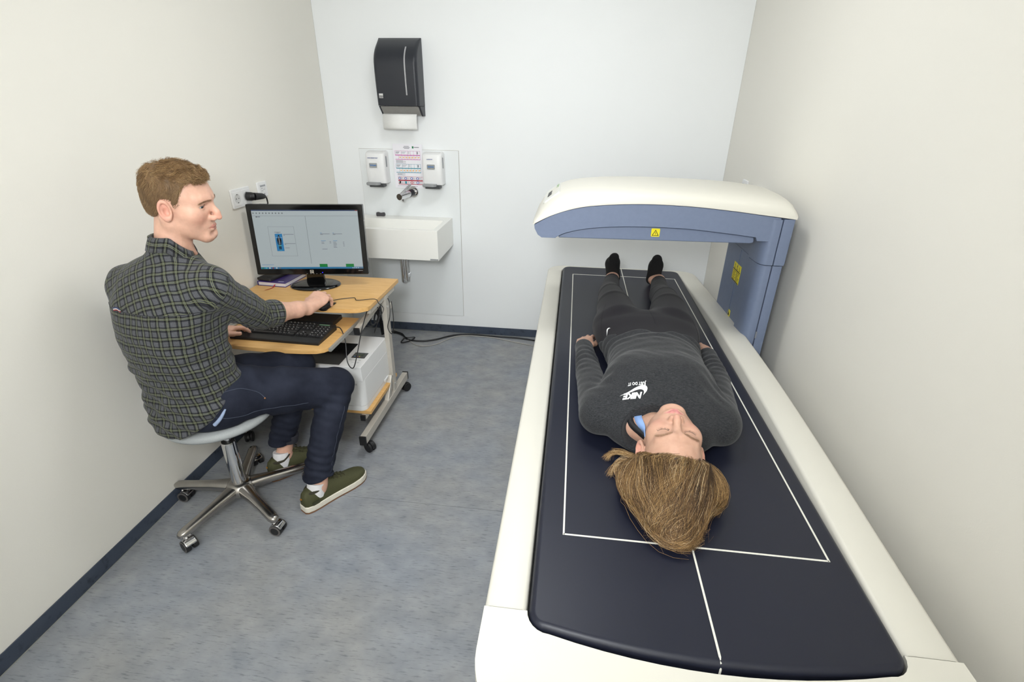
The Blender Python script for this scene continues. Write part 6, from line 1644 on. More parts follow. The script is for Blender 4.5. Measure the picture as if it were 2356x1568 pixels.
# ---- shoes and socks
M_olive = mat('olive_knit', (70, 70, 42), 0.75, vary=0.14, vscale=500, bump=0.25, bscale=1200)
M_sole = mat('offwhite_sole', (226, 220, 206), 0.6, vary=0.06, vscale=60)
M_gum = mat('gum_outsole', (128, 92, 66), 0.7); M_sock = mat('white_sock', (236, 234, 236), 0.85, bump=0.2, bscale=800); M_lace = mat('olive_lace', (58, 56, 34), 0.8)
def shoe(heel, toe, ankle, side):
    h = Vector((heel[0], heel[1], 0)); d = Vector((toe[0] - heel[0], toe[1] - heel[1], 0)); L = d.length; k = L / 0.292
    M = Matrix.Translation(-Vector(MAN0)) @ frame(tuple(h), d, (-d[1], d[0], 0))
    st_ = [(0.000, 0.016, 0.060), (0.008, 0.026, 0.074), (0.025, 0.033, 0.082), (0.055, 0.0365, 0.080), (0.09, 0.0375, 0.080), (0.12, 0.0385, 0.084), (0.15, 0.0405, 0.075), (0.18, 0.0435, 0.064), (0.21, 0.0460, 0.055), (0.24, 0.0450, 0.050), (0.262, 0.040, 0.046), (0.278, 0.031, 0.041), (0.288, 0.020, 0.036), (0.292, 0.008, 0.031)]
    n = 18; V, Fc = [], []
    sh_ = lambda x: 0.006 * side * math.sin(max(0, (x - 0.1) / 0.19) * 1.6) * 1.0
    for (x, w_, ht) in st_:
        for j in range(n + 1):
            a = math.pi * j / n; c_, s_ = math.cos(a), math.sin(a)
            V.append((x * k, (sh_(x) + w_ * (abs(c_) ** 0.75) * (1 if c_ > 0 else -1)), 0.020 + (ht * 1.22 - 0.020) * abs(s_) ** 0.8))
    m_ = n + 1
    for i in range(len(st_) - 1):
        for j in range(n): Fc.append((i * m_ + j, (i + 1) * m_ + j, (i + 1) * m_ + j + 1, i * m_ + j + 1))
    Fc.append(tuple(range(m_))); Fc.append(tuple((len(st_) - 1) * m_ + j for j in range(n, -1, -1)))
    for i in range(len(st_) - 1): Fc.append((i * m_, i * m_ + n, (i + 1) * m_ + n, (i + 1) * m_))
    so_ = MB().add(V, Fc, M).build('shoe', M_olive, man, ang=75)
    out = [(x * k - (0.004 if x < 0.01 else -0.003 if x > 0.28 else 0), sh_(x) + w_ * 1.06 + 0.001) for x, w_, _ in st_] + [(x * k - (0.004 if x < 0.01 else -0.003 if x > 0.28 else 0), sh_(x) - w_ * 1.06 - 0.001) for x, w_, _ in st_[::-1]]
    MB().prism(out, 0.006, 0.033, 'z', M).build('sole', M_sole, so_, bevel=0.004, seg=3, bang=50)
    MB().prism([(x, y * 0.97) for x, y in out], 0.0, 0.006, 'z', M).build('outsole', M_gum, so_)
    # padded collar round the ankle
    ring = [(0.062 * k + 0.043 * math.cos(a), 0.0315 * math.sin(a), 0.0905 + 0.020 * max(0.0, math.cos(a)) - 0.004 * max(0.0, -math.cos(a))) for a in [q * 2 * math.pi / 28 for q in range(28)]]
    MB().tube(ring, 0.0058, 8, M, closed=True).build('ankle_collar', mat('dark_olive_lining', (56, 52, 40), 0.85), so_)
    MB().add([(0.106 * k, -0.016, 0.118), (0.106 * k, 0.016, 0.118), (0.20 * k, 0.019, 0.0705), (0.20 * k, -0.019, 0.0705), (0.106 * k, -0.016, 0.106), (0.106 * k, 0.016, 0.106), (0.20 * k, 0.019, 0.060), (0.20 * k, -0.019, 0.060)], [(0, 1, 2, 3), (7, 6, 5, 4), (0, 4, 5, 1), (1, 5, 6, 2), (2, 6, 7, 3), (3, 7, 4, 0)], M).build('tongue', M_olive, so_, bevel=0.004, seg=2)
    for i in range(5):
        x = (0.122 + i * 0.0165) * k; z = 0.1120 - i * 0.0088
        MB().tube(cr([(x, -0.023, z - 0.010), (x + 0.004, -0.012, z), (x - 0.002, 0.0, z + 0.002), (x + 0.004, 0.012, z), (x, 0.023, z - 0.010)], 4), 0.0024, 6, M).build('lace', M_lace, so_)
    MB().tube(cr([(0.12 * k, 0.0, 0.116), (0.135 * k, 0.02, 0.118), (0.15 * k, 0.032, 0.095)], 5), 0.0020, 6, M).tube(cr([(0.12 * k, 0.0, 0.116), (0.13 * k, -0.022, 0.118), (0.15 * k, -0.034, 0.094)], 5), 0.0020, 6, M).build('lace_end', M_lace, so_)
    for sd in (-1, 1):
        MB().prism(rr(0.010, 0.030, 0.045, 0.046, 0.006), 0, 0.002, 'z', M @ frame((0.012 * k, sd * 0.0362, 0.004), (0.99, 0.10 * sd, 0), (0, -0.1 * sd, 1))).build('heel_panel', mat('heel_olive', (58, 58, 36), 0.45), so_)
    me = text_mesh('air', 0.012, M @ frame((-0.0005 * k, 0.004, 0.066), (0, -1, 0), (0.12, 0, 1)), extrude=0.003, shear=0.2); put('heel_mark', me, mat('amber_print', (176, 120, 40), 0.6), so_)
    # sock
    a0 = Vector(ankle)
    c = Vector((heel[0], heel[1], 0)) + d.normalized() * 0.066 * k
    MB().tube([tuple(Vector((c[0], c[1], 0.050)) - Vector(MAN0)), tuple(Vector((c[0] * .6 + a0[0] * .4, c[1] * .6 + a0[1] * .4, 0.092)) - Vector(MAN0)), tuple(Vector((a0[0], a0[1], 0.114)) - Vector(MAN0))], [0.036, 0.0375, 0.0365], 28).build('sock', M_sock, man, bevel=0.002, seg=2)
    return so_
so1 = shoe((0.566, -1.856), (0.716, -1.596), (0.606, -1.790), -1); so1['label'] = 'olive green trainer, heel nearest the camera'
so2 = shoe((0.318, -1.690), (0.500, -1.462), (0.358, -1.628), 1); so2['label'] = 'olive green trainer half behind the other leg'
# ------------------------------------------------------------------ person lying on the scanner table
WOM0 = np.array([1.90, -1.45, 0.6475])
wom = thing('person', 'person in a charcoal top and black leggings lying on the scanner table with eyes closed', 'person', tuple(WOM0))
def wput(name, V, Fq, material, parent=None, col=None, uv=None):
    return mput(name, V, Fq, material, wom if parent is None else parent, col, uv, base=WOM0)
WP, WR, WS = A3(1.881, -2.249, 0.756), rotm(0.0, 1.66, -0.05), 0.94
g2w = lambda q: (np.asarray(q, f32) * WS) @ WR.T + WP
w2g = lambda p: ((p - WP) @ WR) / WS
WNB = A3(1.884, -2.085, 0.715)
wLS, wRS = A3(1.712, -2.035, 0.712), A3(2.058, -2.045, 0.712)
wLE, wLW = A3(1.690, -1.765, 0.694), A3(1.674, -1.530, 0.682)
wRE, wRW = A3(2.121, -1.750, 0.694), A3(2.142, -1.540, 0.682)
LEGL = [A3(1.815, -1.42, 0.735), A3(1.806, -1.22, 0.738), A3(1.802, -1.045, 0.727), A3(1.806, -0.90, 0.694), A3(1.826, -0.72, 0.684), A3(1.838, -0.622, 0.682)]
LEGR = [A3(2.010, -1.42, 0.735), A3(2.036, -1.22, 0.738), A3(2.050, -1.055, 0.727), A3(2.056, -0.90, 0.694), A3(2.076, -0.72, 0.684), A3(2.086, -0.632, 0.682)]
LEGW = [0.096, 0.0760, 0.0590, 0.0530, 0.0410, 0.0370]
FL = [A3(1.846, -0.592, 0.682), A3(1.832, -0.612, 0.762), A3(1.829, -0.652, 0.812)]
FR = [A3(2.060, -0.615, 0.682), A3(2.060, -0.630, 0.762), A3(2.062, -0.662, 0.816)]
SKIN_W = (194, 154, 133)
M_skin_w = skin_material('warm_skin', 0.5)
def wom_head(p):
    d = head_sdf(w2g(p), False, True) * WS
    d = smin(d, rcone(p, g2w([[0, -0.025, -0.045]])[0], WNB, 0.045, 0.048), 0.022)
    for s in (1, -1):
        d = smin(d, rcone(p, g2w([[s * 0.055, -0.015, -0.035]])[0], WNB + A3(0.022 * s, 0.03, 0.035), 0.0095, 0.009), 0.016)
        d = smin(d, rcone(p, WNB + A3(0, -0.02, -0.012), (wLS if s < 0 else wRS) + A3(0, 0, 0.004), 0.044, 0.040), 0.035)
    return smax(d, 0.651 - p[:, 2], 0.004)
ghv, ghf = surf(wom_head, WP - A3(0.20, 0.15, 0.11), WP + A3(0.20, 0.22, 0.14), 0.0020, 2.4)
ghv = relax(ghv, ghf, 1, 0.35)
ghc = head_tint(w2g(ghv), SKIN_W, False)
wLa = axes((0.05, 0.98, -0.06), (-0.30, 0.0, 1.0)); wRa = axes((0.12, 0.98, -0.06), (0.30, 0.0, 1.0))
wLo, wRo = A3(1.675, -1.512, 0.683), A3(2.144, -1.522, 0.683)
WPl, wLt = hand_prims([(0.22, 0.25, 0.18), (0.20, 0.25, 0.18), (0.24, 0.25, 0.2), (0.28, 0.28, 0.2)], 1.4, ((0.030, 0.022, -0.010), (0.046, 0.050, -0.020), (0.050, 0.078, -0.022)))
def wl_arm(p): return smin(hand_sdf(p, WPl, wLa, wLo, 0.86, 1), rcone(p, wLE, wLo, 0.032, 0.020), 0.014)
def wr_arm(p): return smin(hand_sdf(p, WPl, wRa, wRo, 0.86, -1), rcone(p, wRE, wRo, 0.032, 0.020), 0.014)
g1 = surf(wl_arm, wLo - A3(0.07, 0.10, 0.06), wLo + A3(0.08, 0.19, 0.05), 0.0022)
g2 = surf(wr_arm, wRo - A3(0.08, 0.10, 0.06), wRo + A3(0.08, 0.19, 0.05), 0.0022)
def wom_body(p):
    q = p * A3(1, 1, 1.0)
    d = rcone(q, A3(1.888, -2.05, 0.72), A3(1.91, -1.45, 0.732), 0.058, 0.062)
    d = smin(d, rcone(q, wLS, wRS, 0.045, 0.045), 0.05)
    for S_, E_, O_ in ((wLS, wLE, wLo), (wRS, wRE, wRo)): d = smin(d, chain(q, [S_, E_, O_], [0.042, 0.032, 0.022], 0.02), 0.03)
    for L_, F_ in ((LEGL, FL), (LEGR, FR)):
        d = smin(d, chain(q, L_, [r * 0.72 for r in LEGW[:4]] + [0.0335, 0.0320], 0.02), 0.03)
        d = smin(d, rcone(q, L_[5], F_[0], 0.032, 0.028), 0.02)
    return d
bv, bf = surf(wom_body, (1.62, -2.16, 0.63), (2.2, -0.55, 0.82), 0.006, 2.6)
V, Fq = join([(ghv, ghf), g1, g2, (bv, bf)])
cc = np.tile(np.array(lin(SKIN_W)[:3]), (len(V) - len(ghv), 1))
wb = wput('body', V, Fq, M_skin_w, col=np.concatenate([ghc, cc]))
make_nails(wLt, wLa, wLo - WOM0.astype(f32), 0.86, 1, wb, M_nail); make_nails(wLt, wRa, wRo - WOM0.astype(f32), 0.86, -1, wb, M_nail)
# brows, lashes of the closed eyes
vb = [brow(g2w, wom_head, s, 120, [(0.014, 0.095, 0.034), (0.026, 0.09, 0.0380), (0.038, 0.08, 0.0375), (0.047, 0.072, 0.033)], 0.010, lambda t, sd: WR @ np.array([sd * 0.97, -0.30, 0.2 - 0.5 * t]), 0.00022, 'w', None, None) for s in (1, -1)]
v, f = join(vb); wput('eyebrow', v, f, mat('brow_dark_blonde', (164, 128, 102), 0.6), wb)
vl = []
for s in (1, -1):
    lp = np.array(cr([(0.0190, 0.078, 0.0130), (0.0250, 0.0815, 0.0095), (0.0320, 0.0825, 0.0082), (0.0390, 0.0795, 0.0092), (0.0455, 0.0725, 0.0125)], 14)); lp[:, 0] *= s
    A = snap(wom_head, g2w(lp), 0.0003)
    vl.append(strands(np.stack([A[:-1], (A[:-1] + A[1:]) / 2, A[1:]], 1).astype(float), 0.0004, 0.0004))
    i = rng.choice(len(A), 34); B = A[i].astype(float)
    t = (lp[i, 0] * s - 0.019) / 0.0265
    dv = np.stack([s * (t - 0.4) * 1.1, 0.75 + 0 * t, -0.65 + 0 * t], 1) + rng.normal(0, 0.12, (34, 3)); dv /= np.linalg.norm(dv, axis=1, keepdims=True)
    dv = dv @ WR.T
    L = 0.0052
    vl.append(strands(np.stack([B, B + dv * L * 0.5, B + dv * L + (WR @ np.array([0, 0.0, 0.001]))], 1), 0.00014, 0.00005))
v, f = join(vl); wput('eyelashes', v, f, mat('lash_dark', (52, 42, 40), 0.6), wb)
MB().tube([tuple(g2w([[-0.0815, -0.006 + 0.006 * math.cos(a), 0.024 + 0.006 * math.sin(a)]])[0] - WOM0) for a in [k * 2 * math.pi / 16 for k in range(16)]], 0.0009, 6, closed=True).build('earring', mat('silver_ring', (210, 208, 204), 0.2, 1.0), wb)

# ---- top
WT = sections([(-2.165, 1.884, 0.698, 0.070, 0.040), (-2.13, 1.884, 0.708, 0.130, 0.058), (-2.08, 1.885, 0.722, 0.180, 0.074), (-2.02, 1.886, 0.736, 0.195, 0.088), (-1.93, 1.894, 0.745, 0.176, 0.100), (-1.83, 1.903, 0.746, 0.161, 0.100),
               (-1.72, 1.910, 0.742, 0.158, 0.096), (-1.62, 1.911, 0.740, 0.172, 0.0945), (-1.52, 1.911, 0.740, 0.200, 0.0945), (-1.44, 1.911, 0.736, 0.206, 0.0880), (-1.36, 1.911, 0.722, 0.198, 0.0720), (-1.28, 1.911, 0.705, 0.180, 0.0500)])
def wtorso(p, g=0.0):
    y = p[:, 1]
    cx, cz, hw, hz = (np.interp(y, WT[:, 0], WT[:, i]).astype(f32) for i in (1, 2, 3, 4))
    e = 2.3
    r = (np.abs((p[:, 0] - cx) / (hw + g)) ** e + np.abs((p[:, 2] - cz) / (hz + g)) ** e) ** (1 / e)
    return (r - 1) * np.minimum(hw, hz)
def wtop(p):
    x, y, z = p[:, 0], p[:, 1], p[:, 2]
    d = wtorso(p)
    d = smax(d, y - (-1.572 - 0.10 * (z - 0.72) / 0.12 + 0.006 * np.sin(x * 45)), 0.004)
    for s, c in ((-1, 1.826), (1, 1.952)): d = smin(d, ell(p, (c, -1.935, 0.815), (0.062, 0.068, 0.036)), 0.05)
    for S_, E_, W_ in ((wLS, wLE, wLW), (wRS, wRE, wRW)):
        a_ = chain(p, [S_, E_, W_, W_ + (W_ - E_) * 0.06], [0.0590, 0.0445, 0.0335, 0.0335], 0.008)
        a_ = smax(a_, y + (1.512 if S_[0] < 1.9 else 1.522), 0.003)
        kk = 0.002 + 0.026 * np.clip((-1.90 - p[:, 1]) / 0.08, 0, 1)
        d = smin(d, a_, kk.astype(f32))
    w1 = np.exp(-((y + 1.66) / 0.07) ** 2)
    cl1 = np.exp(-(((p - wLE) ** 2).sum(1)) / 0.012) + np.exp(-(((p - wRE) ** 2).sum(1)) / 0.012)
    arm_p = np.exp(-(((p - A3(1.765, -1.98, 0.76)) ** 2).sum(1)) / 0.006) + np.exp(-(((p - A3(2.02, -1.98, 0.76)) ** 2).sum(1)) / 0.006)
    d = d + (w1 * 0.0034 * np.sin(y * 150 + 2.5 * np.sin(x * 22) + x * 12) + 0.0013 * cl1 * np.sin(y * 170 + x * 40 + 2 * np.sin(z * 60)) + 0.0024 * arm_p * np.sin((x * 0.8 + y) * 120) + 0.0012 * np.sin(x * 60 + 2 * np.sin(y * 40)) * np.sin(y * 55 + x * 20)).astype(f32)
    # neckline, wider on the side of the straps
    d = smax(d, -ell(p, (1.862, -2.150, 0.770), (0.086, 0.064, 0.078)), 0.006)
    d = smax(d, -ell(p, (1.812, -2.155, 0.740), (0.046, 0.064, 0.062)), 0.006)
    return smax(d, 0.6482 - z, 0.004)
tv, tf = surf(wtop, (1.63, -2.18, 0.64), (2.21, -1.49, 0.88), 0.0042, 2.6)
tv = relax(tv, tf, 1, 0.4)
def heather():
    m, nt, b = new_mat('charcoal_heather')
    tc = nd(nt, 'ShaderNodeTexCoord')
    def nz(st, sc, det=3):
        mp = nd(nt, 'ShaderNodeMapping'); mp.inputs['Scale'].default_value = st; nt.links.new(tc.outputs['Object'], mp.inputs[0])
        n = nd(nt, 'ShaderNodeTexNoise'); n.inputs['Scale'].default_value = sc; n.inputs['Detail'].default_value = det; nt.links.new(mp.outputs[0], n.inputs['Vector']); return n
    a = nz((1, 6, 3), 110, 4); c = nz((1, 5, 3), 330, 2)
    r1 = nd(nt, 'ShaderNodeValToRGB'); e = r1.color_ramp.elements
    e[0].position = 0.28; e[0].color = lin((33, 34, 36)); e[1].position = 0.72; e[1].color = lin((60, 61, 64))
    nt.links.new(a.outputs['Fac'], r1.inputs[0])
    r2 = nd(nt, 'ShaderNodeValToRGB'); r2.color_ramp.elements[0].position = 0.66; r2.color_ramp.elements[0].color = (0, 0, 0, 1)
    r2.color_ramp.elements[1].position = 0.74; r2.color_ramp.elements[1].color = (0.45, 0.45, 0.45, 1)
    nt.links.new(c.outputs['Fac'], r2.inputs[0])
    mx = nd(nt, 'ShaderNodeMix', data_type='RGBA'); mx.inputs[7].default_value = lin((150, 150, 152))
    nt.links.new(r2.outputs[0], mx.inputs[0]); nt.links.new(r1.outputs[0], mx.inputs[6]); nt.links.new(mx.outputs[2], b.inputs['Base Color'])
    b.inputs['Roughness'].default_value = 0.95; b.inputs['Specular IOR Level'].default_value = 0.12; b.inputs['Sheen Weight'].default_value = 0.12
    n3 = nz((1, 1, 1), 38, 4)
    bp = nd(nt, 'ShaderNodeBump'); bp.inputs['Strength'].default_value = 0.35; bp.inputs['Distance'].default_value = 0.003
    nt.links.new(n3.outputs['Fac'], bp.inputs['Height']); nt.links.new(bp.outputs[0], b.inputs['Normal'])
    return m
M_heather = heather()
top_o = wput('top', tv, tf, M_heather); top_o['label'] = 'charcoal heather long-sleeved top with a white chest print'
def drape(me, fn, off, z0=0.92):
    """drops a flat mesh along -z on to a surface"""
    n = len(me.vertices); co = np.empty(n * 3, f32); me.vertices.foreach_get('co', co); P = co.reshape(-1, 3)
    ex = P[:, 2] - P[:, 2].min(); P = P.copy(); P[:, 2] = z0
    for _ in range(40): P[:, 2] -= np.clip(fn(P) - off, -0.01, 0.02) * 0.7
    P[:, 2] += ex * 1.0
    me.vertices.foreach_set('co', (P - WOM0.astype(f32)).astype(f32).ravel()); me.update()
    return me
M_print = mat('white_rubber_print', (236, 236, 236), 0.6, vary=0.02)
MX = lambda x, y: frame((x, y, 0.0), (-1, 0, 0), (0, -1, 0))       # reads from her right to her left, top towards the head
put('chest_lettering', drape(text_mesh('NIKE', 0.0235, MX(1.800, -2.062) @ Matrix.Diagonal((1.0, 0.98, 1, 1)), extrude=0.0002, shear=0.30, offset=0.0011, space=0.95, sub=0.005), wtop, 0.0012), M_print, top_o)
put('chest_lettering', drape(text_mesh('JUST DO IT', 0.0092, MX(1.811, -2.029) @ Matrix.Diagonal((1.0, 1.2, 1, 1)), extrude=0.0002, offset=0.0003, space=1.08, sub=0.005), wtop, 0.0012), M_print, top_o)
def swoosh(c, w_, ang):
    o = cr([(1.0, 0.43), (0.62, 0.23), (0.30, 0.055), (0.12, 0.0), (0.01, 0.075), (0.015, 0.22), (0.085, 0.36), (0.17, 0.475)], 5)
    i_ = cr([(0.17, 0.475), (0.135, 0.36), (0.145, 0.255), (0.23, 0.205), (0.36, 0.222), (0.62, 0.305), (1.0, 0.43)], 5)
    P = (o[:-1] + i_[:-1])
    bm = bmesh.new(); vs = [bm.verts.new((px - 0.5, py - 0.25, 0)) for px, py in P]
    bm.faces.new(vs); bmesh.ops.triangulate(bm, faces=bm.faces[:])
    for _ in range(2):
        bmesh.ops.subdivide_edges(bm, edges=[e for e in bm.edges if e.calc_length() > 0.12], cuts=1); bmesh.ops.triangulate(bm, faces=bm.faces[:])
    me = bpy.data.meshes.new('swoosh'); bm.to_mesh(me); bm.free()
    me.transform(MX(*c) @ Matrix.Rotation(ang, 4, 'Z') @ Matrix.Diagonal((w_, w_ * 0.82, 1, 1)))
    return me
put('chest_emblem', drape(swoosh((1.801, -2.049), 0.078, 0.0), wtop, 0.0013), M_print, top_o)
# straps at the neck opening
def strap(pts, w_, m, name):
    P = np.array(cr(pts, 8)); P = snap(wom_head, P.astype(f32), 0.0022).astype(float)
    t = np.gradient(P, axis=0); t /= np.linalg.norm(t, axis=1, keepdims=True); n = grad(wom_head, P.astype(f32)).astype(float)
    s = np.cross(t, n)
    V = np.concatenate([np.stack([P - s * w_ / 2, P + s * w_ / 2, P + s * w_ / 2 + n * 0.0015, P - s * w_ / 2 + n * 0.0015], 1).reshape(-1, 3)])
    k = len(P); Fq = np.concatenate([np.stack([np.arange(k - 1) * 4 + j, np.arange(k - 1) * 4 + (j + 1) % 4, np.arange(1, k) * 4 + (j + 1) % 4, np.arange(1, k) * 4 + j], 1) for j in range(4)])
    wput(name, V, Fq, m, top_o)
strap([(1.815, -2.075, 0.765), (1.812, -2.104, 0.758), (1.816, -2.141, 0.745), (1.829, -2.175, 0.720), (1.836, -2.18, 0.69)], 0.021, mat('light_blue_strap', (140, 172, 224), 0.7), 'blue_strap')
strap([(1.794, -2.065, 0.760), (1.792, -2.105, 0.750), (1.795, -2.14, 0.735), (1.806, -2.172, 0.712), (1.812, -2.178, 0.69)], 0.018, mat('black_strap', (22, 22, 26), 0.7), 'black_strap')

# ---- leggings
def wlegs(p):
    d = smax(wtorso(p, -0.004), np.maximum(-1.74 - p[:, 1], p[:, 1] + 1.345), 0.03)
    dl_ = chain(p, LEGL, LEGW, 0.006); dr_ = chain(p, LEGR, LEGW, 0.006)
    d = smin(smin(d, smin(dl_, dr_, 0.012), 0.025), ell(p, (1.912, -1.470, 0.742), (0.150, 0.080, 0.076)), 0.02)
    y = p[:, 1]
    an = np.exp(-((y + 0.675) / 0.025) ** 2)
    d = d + (0.0022 * an * np.sin(y * 330)).astype(f32)
    d = smax(d, y - (-0.657), 0.003)
    return smax(d, 0.6482 - p[:, 2], 0.004)
qv, qf = surf(wlegs, (1.68, -1.78, 0.64), (2.14, -0.62, 0.85), 0.0046, 2.6)
qv = relax(qv, qf, 1, 0.4)
M_legg = mat('black_leggings', (27, 25, 30), 0.75, spec=0.25, vary=0.08, vscale=500, bump=0.05, bscale=900, sheen=0.05)
leg_o = wput('leggings', qv, qf, M_legg); leg_o['label'] = 'black stretch leggings'
def wseam(pts, name='seam'):
    P = snap(wlegs, np.array(cr(pts, 10), f32), 0.0001); v, f = strands(P[None].astype(float), 0.0006, 0.0006, 5); wput(name, v, f, mat('legging_seam', (28, 26, 31), 0.8), leg_o)
wseam([(1.921, -1.60, 0.84), (1.918, -1.50, 0.83), (1.914, -1.40, 0.80), (1.914, -1.33, 0.77)])
wseam([(1.715, -1.62, 0.76), (1.72, -1.55, 0.79), (1.735, -1.46, 0.80), (1.76, -1.36, 0.80)])
wseam([(2.105, -1.62, 0.76), (2.10, -1.55, 0.79), (2.085, -1.46, 0.80)])
wseam([(1.752, -1.085, 0.74), (1.775, -1.04, 0.785), (1.80, -1.03, 0.80), (1.83, -1.035, 0.785), (1.858, -1.07, 0.74)])
wseam([(1.995, -1.095, 0.74), (2.02, -1.05, 0.785), (2.05, -1.04, 0.80), (2.08, -1.05, 0.785), (2.105, -1.085, 0.74)])
for X_ in (1.836, 2.084):
    for yy_ in (-0.662, -0.680): wseam([(X_ - 0.036, yy_, 0.69), (X_ - 0.02, yy_, 0.72), (X_, yy_, 0.73), (X_ + 0.02, yy_, 0.72), (X_ + 0.036, yy_, 0.69)], 'hem_stitch')
put('emblem', drape(swoosh((1.752, -1.595), 0.036, 1.15), wlegs, 0.0010), M_print, leg_o)
# ---- socks
M_sockb = mat('black_sock', (20, 20, 21), 0.9, vary=0.1, vscale=300, bump=0.25, bscale=700)
for F_, L_, sg in ((FL, LEGL, -1), (FR, LEGR, 1)):
    def sock(p, F_=F_, L_=L_, sg=sg):
        d = chain(p, [L_[5] + A3(0, -0.02, 0), F_[0], F_[0] + (F_[1] - F_[0]) * 0.5], [0.0355, 0.0330, 0.0310], 0.02)
        w_ = A3(1, 0, 0); up = (F_[2] - F_[0]) / np.linalg.norm(F_[2] - F_[0]); nr = np.cross(w_, up)
        M = np.stack([w_, up, nr], 1)
        d = smin(d, ell(p, F_[0] + (F_[1] - F_[0]) * 0.62, (0.033, 0.075, 0.030), M), 0.02)
        d = smin(d, ell(p, F_[1] + A3(0.002 * sg, 0, 0.004), (0.0385, 0.046, 0.0235), M), 0.02)
        d = smin(d, ell(p, F_[2] + A3(-0.004 * sg, 0, -0.006), (0.026, 0.030, 0.0160), M), 0.022)
        d = smax(d, -0.628 - p[:, 1] + 0.35 * np.clip(0.715 - p[:, 2], -0.1, 0.1) , 0.003)
        return smax(d, 0.6482 - p[:, 2], 0.004)
    v, f = surf(sock, F_[0] - A3(0.07, 0.10, 0.05), F_[2] + A3(0.07, 0.12, 0.05), 0.0035)
    wput('sock', v, f, M_sockb)

# ---- hair
def whair_l(q):
    d = ell(q, (0, -0.006, 0.044), (0.0785, 0.1000, 0.0900))
    ln = np.interp(q[:, 1], [-0.12, -0.03, -0.010, 0.004, 0.016, 0.030, 0.046, 0.062, 0.080, 0.12], [-0.09, -0.05, -0.005, 0.022, 0.036, 0.054, 0.074, 0.089, 0.096, 0.096]).astype(f32)
    return smax(d, (ln - q[:, 2]) * 0.7, 0.006)
def whair(p):
    d = whair_l(w2g(p)) * WS
    d = smin(d, ell(p, (1.878, -2.335, 0.712), (0.092, 0.075, 0.062)), 0.03)
    d = smin(d, ell(p, (1.872, -2.395, 0.684), (0.070, 0.060, 0.034)), 0.03)
    d = smin(d, ell(p, (1.874, -2.440, 0.668), (0.044, 0.032, 0.020)), 0.02)
    d = smin(d, ell(p, (1.806, -2.290, 0.688), (0.045, 0.075, 0.038)), 0.03)
    d = smin(d, ell(p, (1.962, -2.285, 0.690), (0.052, 0.072, 0.040)), 0.03)
    return smax(d, 0.6482 - p[:, 2], 0.004)
wcv, wcf = surf(whair, (1.72, -2.50, 0.64), (2.06, -2.10, 0.90), 0.0032)
M_hair_w = tint_material('blonde_streaked_hair', 0.46, 0.3)
pw_ = 1.0 + 2.5 * np.exp(-((wcv[:, 0] - 1.925) / 0.02) ** 2) * (wcv[:, 1] > -2.36); nz_ = rng.choice(len(wcv), 19000, p=pw_ / pw_.sum())
roots = wcv[nz_]; q_ = w2g(roots)
ok = (roots[:, 1] > -2.44) & (roots[:, 2] > 0.665); roots = roots[ok]
xp = 1.925
near = rng.random(len(roots)) < 0.999
roots = roots[:10000]
N = len(roots)
tgt = np.stack([1.874 + 0.05 * rng.normal(0, 1, N) * 0.8 + 0.25 * (roots[:, 0] - 1.874), -2.462 + 0.012 * rng.normal(0, 1, N), 0.662 + 0.008 * rng.random(N)], 1).astype(f32)
side = np.where(roots[:, 0] < xp, -1.0, 1.0).astype(f32)
L = np.linalg.norm(tgt - roots, axis=1); L = (L * rng.uniform(0.75, 1.12, N) + 0.02).astype(f32)
jw = rng.normal(0, 1, (N, 3)).astype(f32); wv = np.stack([np.sin(roots[:, 0] * 210 + roots[:, 1] * 60), np.cos(roots[:, 0] * 160 - roots[:, 1] * 90), 0 * roots[:, 0]], 1).astype(f32)
def dir_w(q, t, pw=None):
    p = (q * WS) @ WR.T + WP
    to = tgt - p; to /= np.linalg.norm(to, axis=1, keepdims=True) + 1e-6
    d0 = np.stack([np.clip((roots[:, 0] - xp) / 0.014, -1.25, 0.55), np.full(N, -0.50), np.zeros(N)], 1)
    w_ = (1 - t) ** 0.85
    return ((to * (1 - 0.88 * w_) + d0 * 0.88 * w_ + 0.022 * jw + 0.10 * wv) @ WR).astype(f32)
P = hair_strands(whair, w2g, WR, roots, dir_w, L, 10, lambda q, t: (0.0004 + 0.0024 * np.abs(jw[:, 0]) * math.sin(math.pi * min(1, t * 1.05))).astype(f32), 0.95)
P[:, 0] -= grad(whair, P[:, 0].astype(f32)) * 0.004
P[:, :, 2] = np.maximum(P[:, :, 2], 0.6495)
v, f = strands(P.astype(float), 0.00036, 0.00014, taper=0.2)
pal = np.array([lin(c)[:3] for c in ((92, 70, 50), (134, 104, 70), (184, 148, 98), (222, 194, 152), (62, 47, 35))])
# streaks: neighbouring strands share a tone
st1 = np.sin(roots[:, 0] * 230 + 2.2 * np.sin(roots[:, 1] * 50)) + 0.8 * np.sin(roots[:, 0] * 610 + roots[:, 1] * 60) + 0.22 * rng.normal(0, 1, N)
ci_ = np.digitize(st1, [-1.5, -0.35, 0.5, 1.4]); order = np.array([4, 0, 1, 2, 3])
cs = pal[order[ci_]]
tt = np.linspace(0, 1, P.shape[1])[None, :, None]
dep = np.clip((w2g(roots)[:, 2] - 0.06) / 0.05, 0, 1)[:, None, None] * 0
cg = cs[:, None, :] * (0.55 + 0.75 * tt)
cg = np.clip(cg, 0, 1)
colw = np.repeat(cg.reshape(-1, 3), 3, 0)
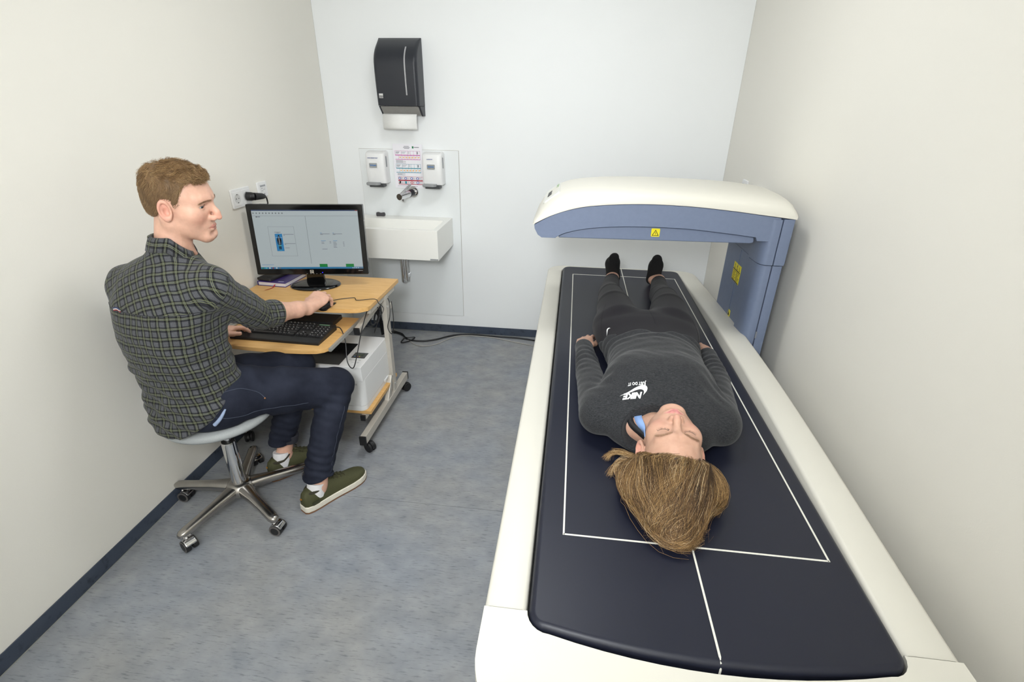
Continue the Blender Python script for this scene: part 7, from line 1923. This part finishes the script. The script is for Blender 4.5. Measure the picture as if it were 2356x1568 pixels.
# loose tufts to the side of the ear, and flyaway hairs
T0, T1, T2 = [], [], []
tuf = []
for (a, b, c, d_, n_) in (((1.822, -2.215, 0.682), (1.790, -2.185, 0.700), (1.745, -2.150, 0.675), (1.733, -2.168, 0.653), 130), ((1.818, -2.230, 0.680), (1.768, -2.180, 0.700), (1.745, -2.225, 0.672), (1.738, -2.232, 0.652), 120),
                          ((1.810, -2.245, 0.684), (1.750, -2.190, 0.690), (1.735, -2.250, 0.665), (1.782, -2.262, 0.654), 140), ((1.80, -2.26, 0.685), (1.762, -2.26, 0.680), (1.760, -2.32, 0.664), (1.805, -2.375, 0.656), 220),
                          ((1.965, -2.235, 0.695), (2.02, -2.25, 0.690), (2.03, -2.29, 0.670), (1.985, -2.345, 0.656), 160), ((1.81, -2.20, 0.675), (1.79, -2.16, 0.678), (1.775, -2.135, 0.665), (1.752, -2.128, 0.655), 40)):
    s4 = np.array([a, b, c, d_]); t = np.linspace(0, 1, 12)[None, :, None]
    J = rng.normal(0, 1, (n_, 4, 3)) * np.array([0.010, 0.007, 0.006, 0.006])[None, :, None] * np.array([1, 1, 0.5])
    cpt = s4[None] + J
    cpt[:, :, 2] = np.maximum(cpt[:, :, 2], 0.651)
    tuf.append((1 - t) ** 3 * cpt[:, None, 0] + 3 * (1 - t) ** 2 * t * cpt[:, None, 1] + 3 * (1 - t) * t ** 2 * cpt[:, None, 2] + t ** 3 * cpt[:, None, 3])
TU = np.concatenate(tuf)
v2, f2 = strands(TU, 0.00034, 0.00012)
cs2 = pal[rng.choice(4, len(TU), p=[0.18, 0.32, 0.30, 0.20])]
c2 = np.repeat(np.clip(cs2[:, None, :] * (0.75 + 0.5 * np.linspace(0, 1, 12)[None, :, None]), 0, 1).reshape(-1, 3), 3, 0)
stc = np.sin(wcv[:, 0] * 230 + 2.2 * np.sin(wcv[:, 1] * 50)) + 0.8 * np.sin(wcv[:, 0] * 610 + wcv[:, 1] * 60)
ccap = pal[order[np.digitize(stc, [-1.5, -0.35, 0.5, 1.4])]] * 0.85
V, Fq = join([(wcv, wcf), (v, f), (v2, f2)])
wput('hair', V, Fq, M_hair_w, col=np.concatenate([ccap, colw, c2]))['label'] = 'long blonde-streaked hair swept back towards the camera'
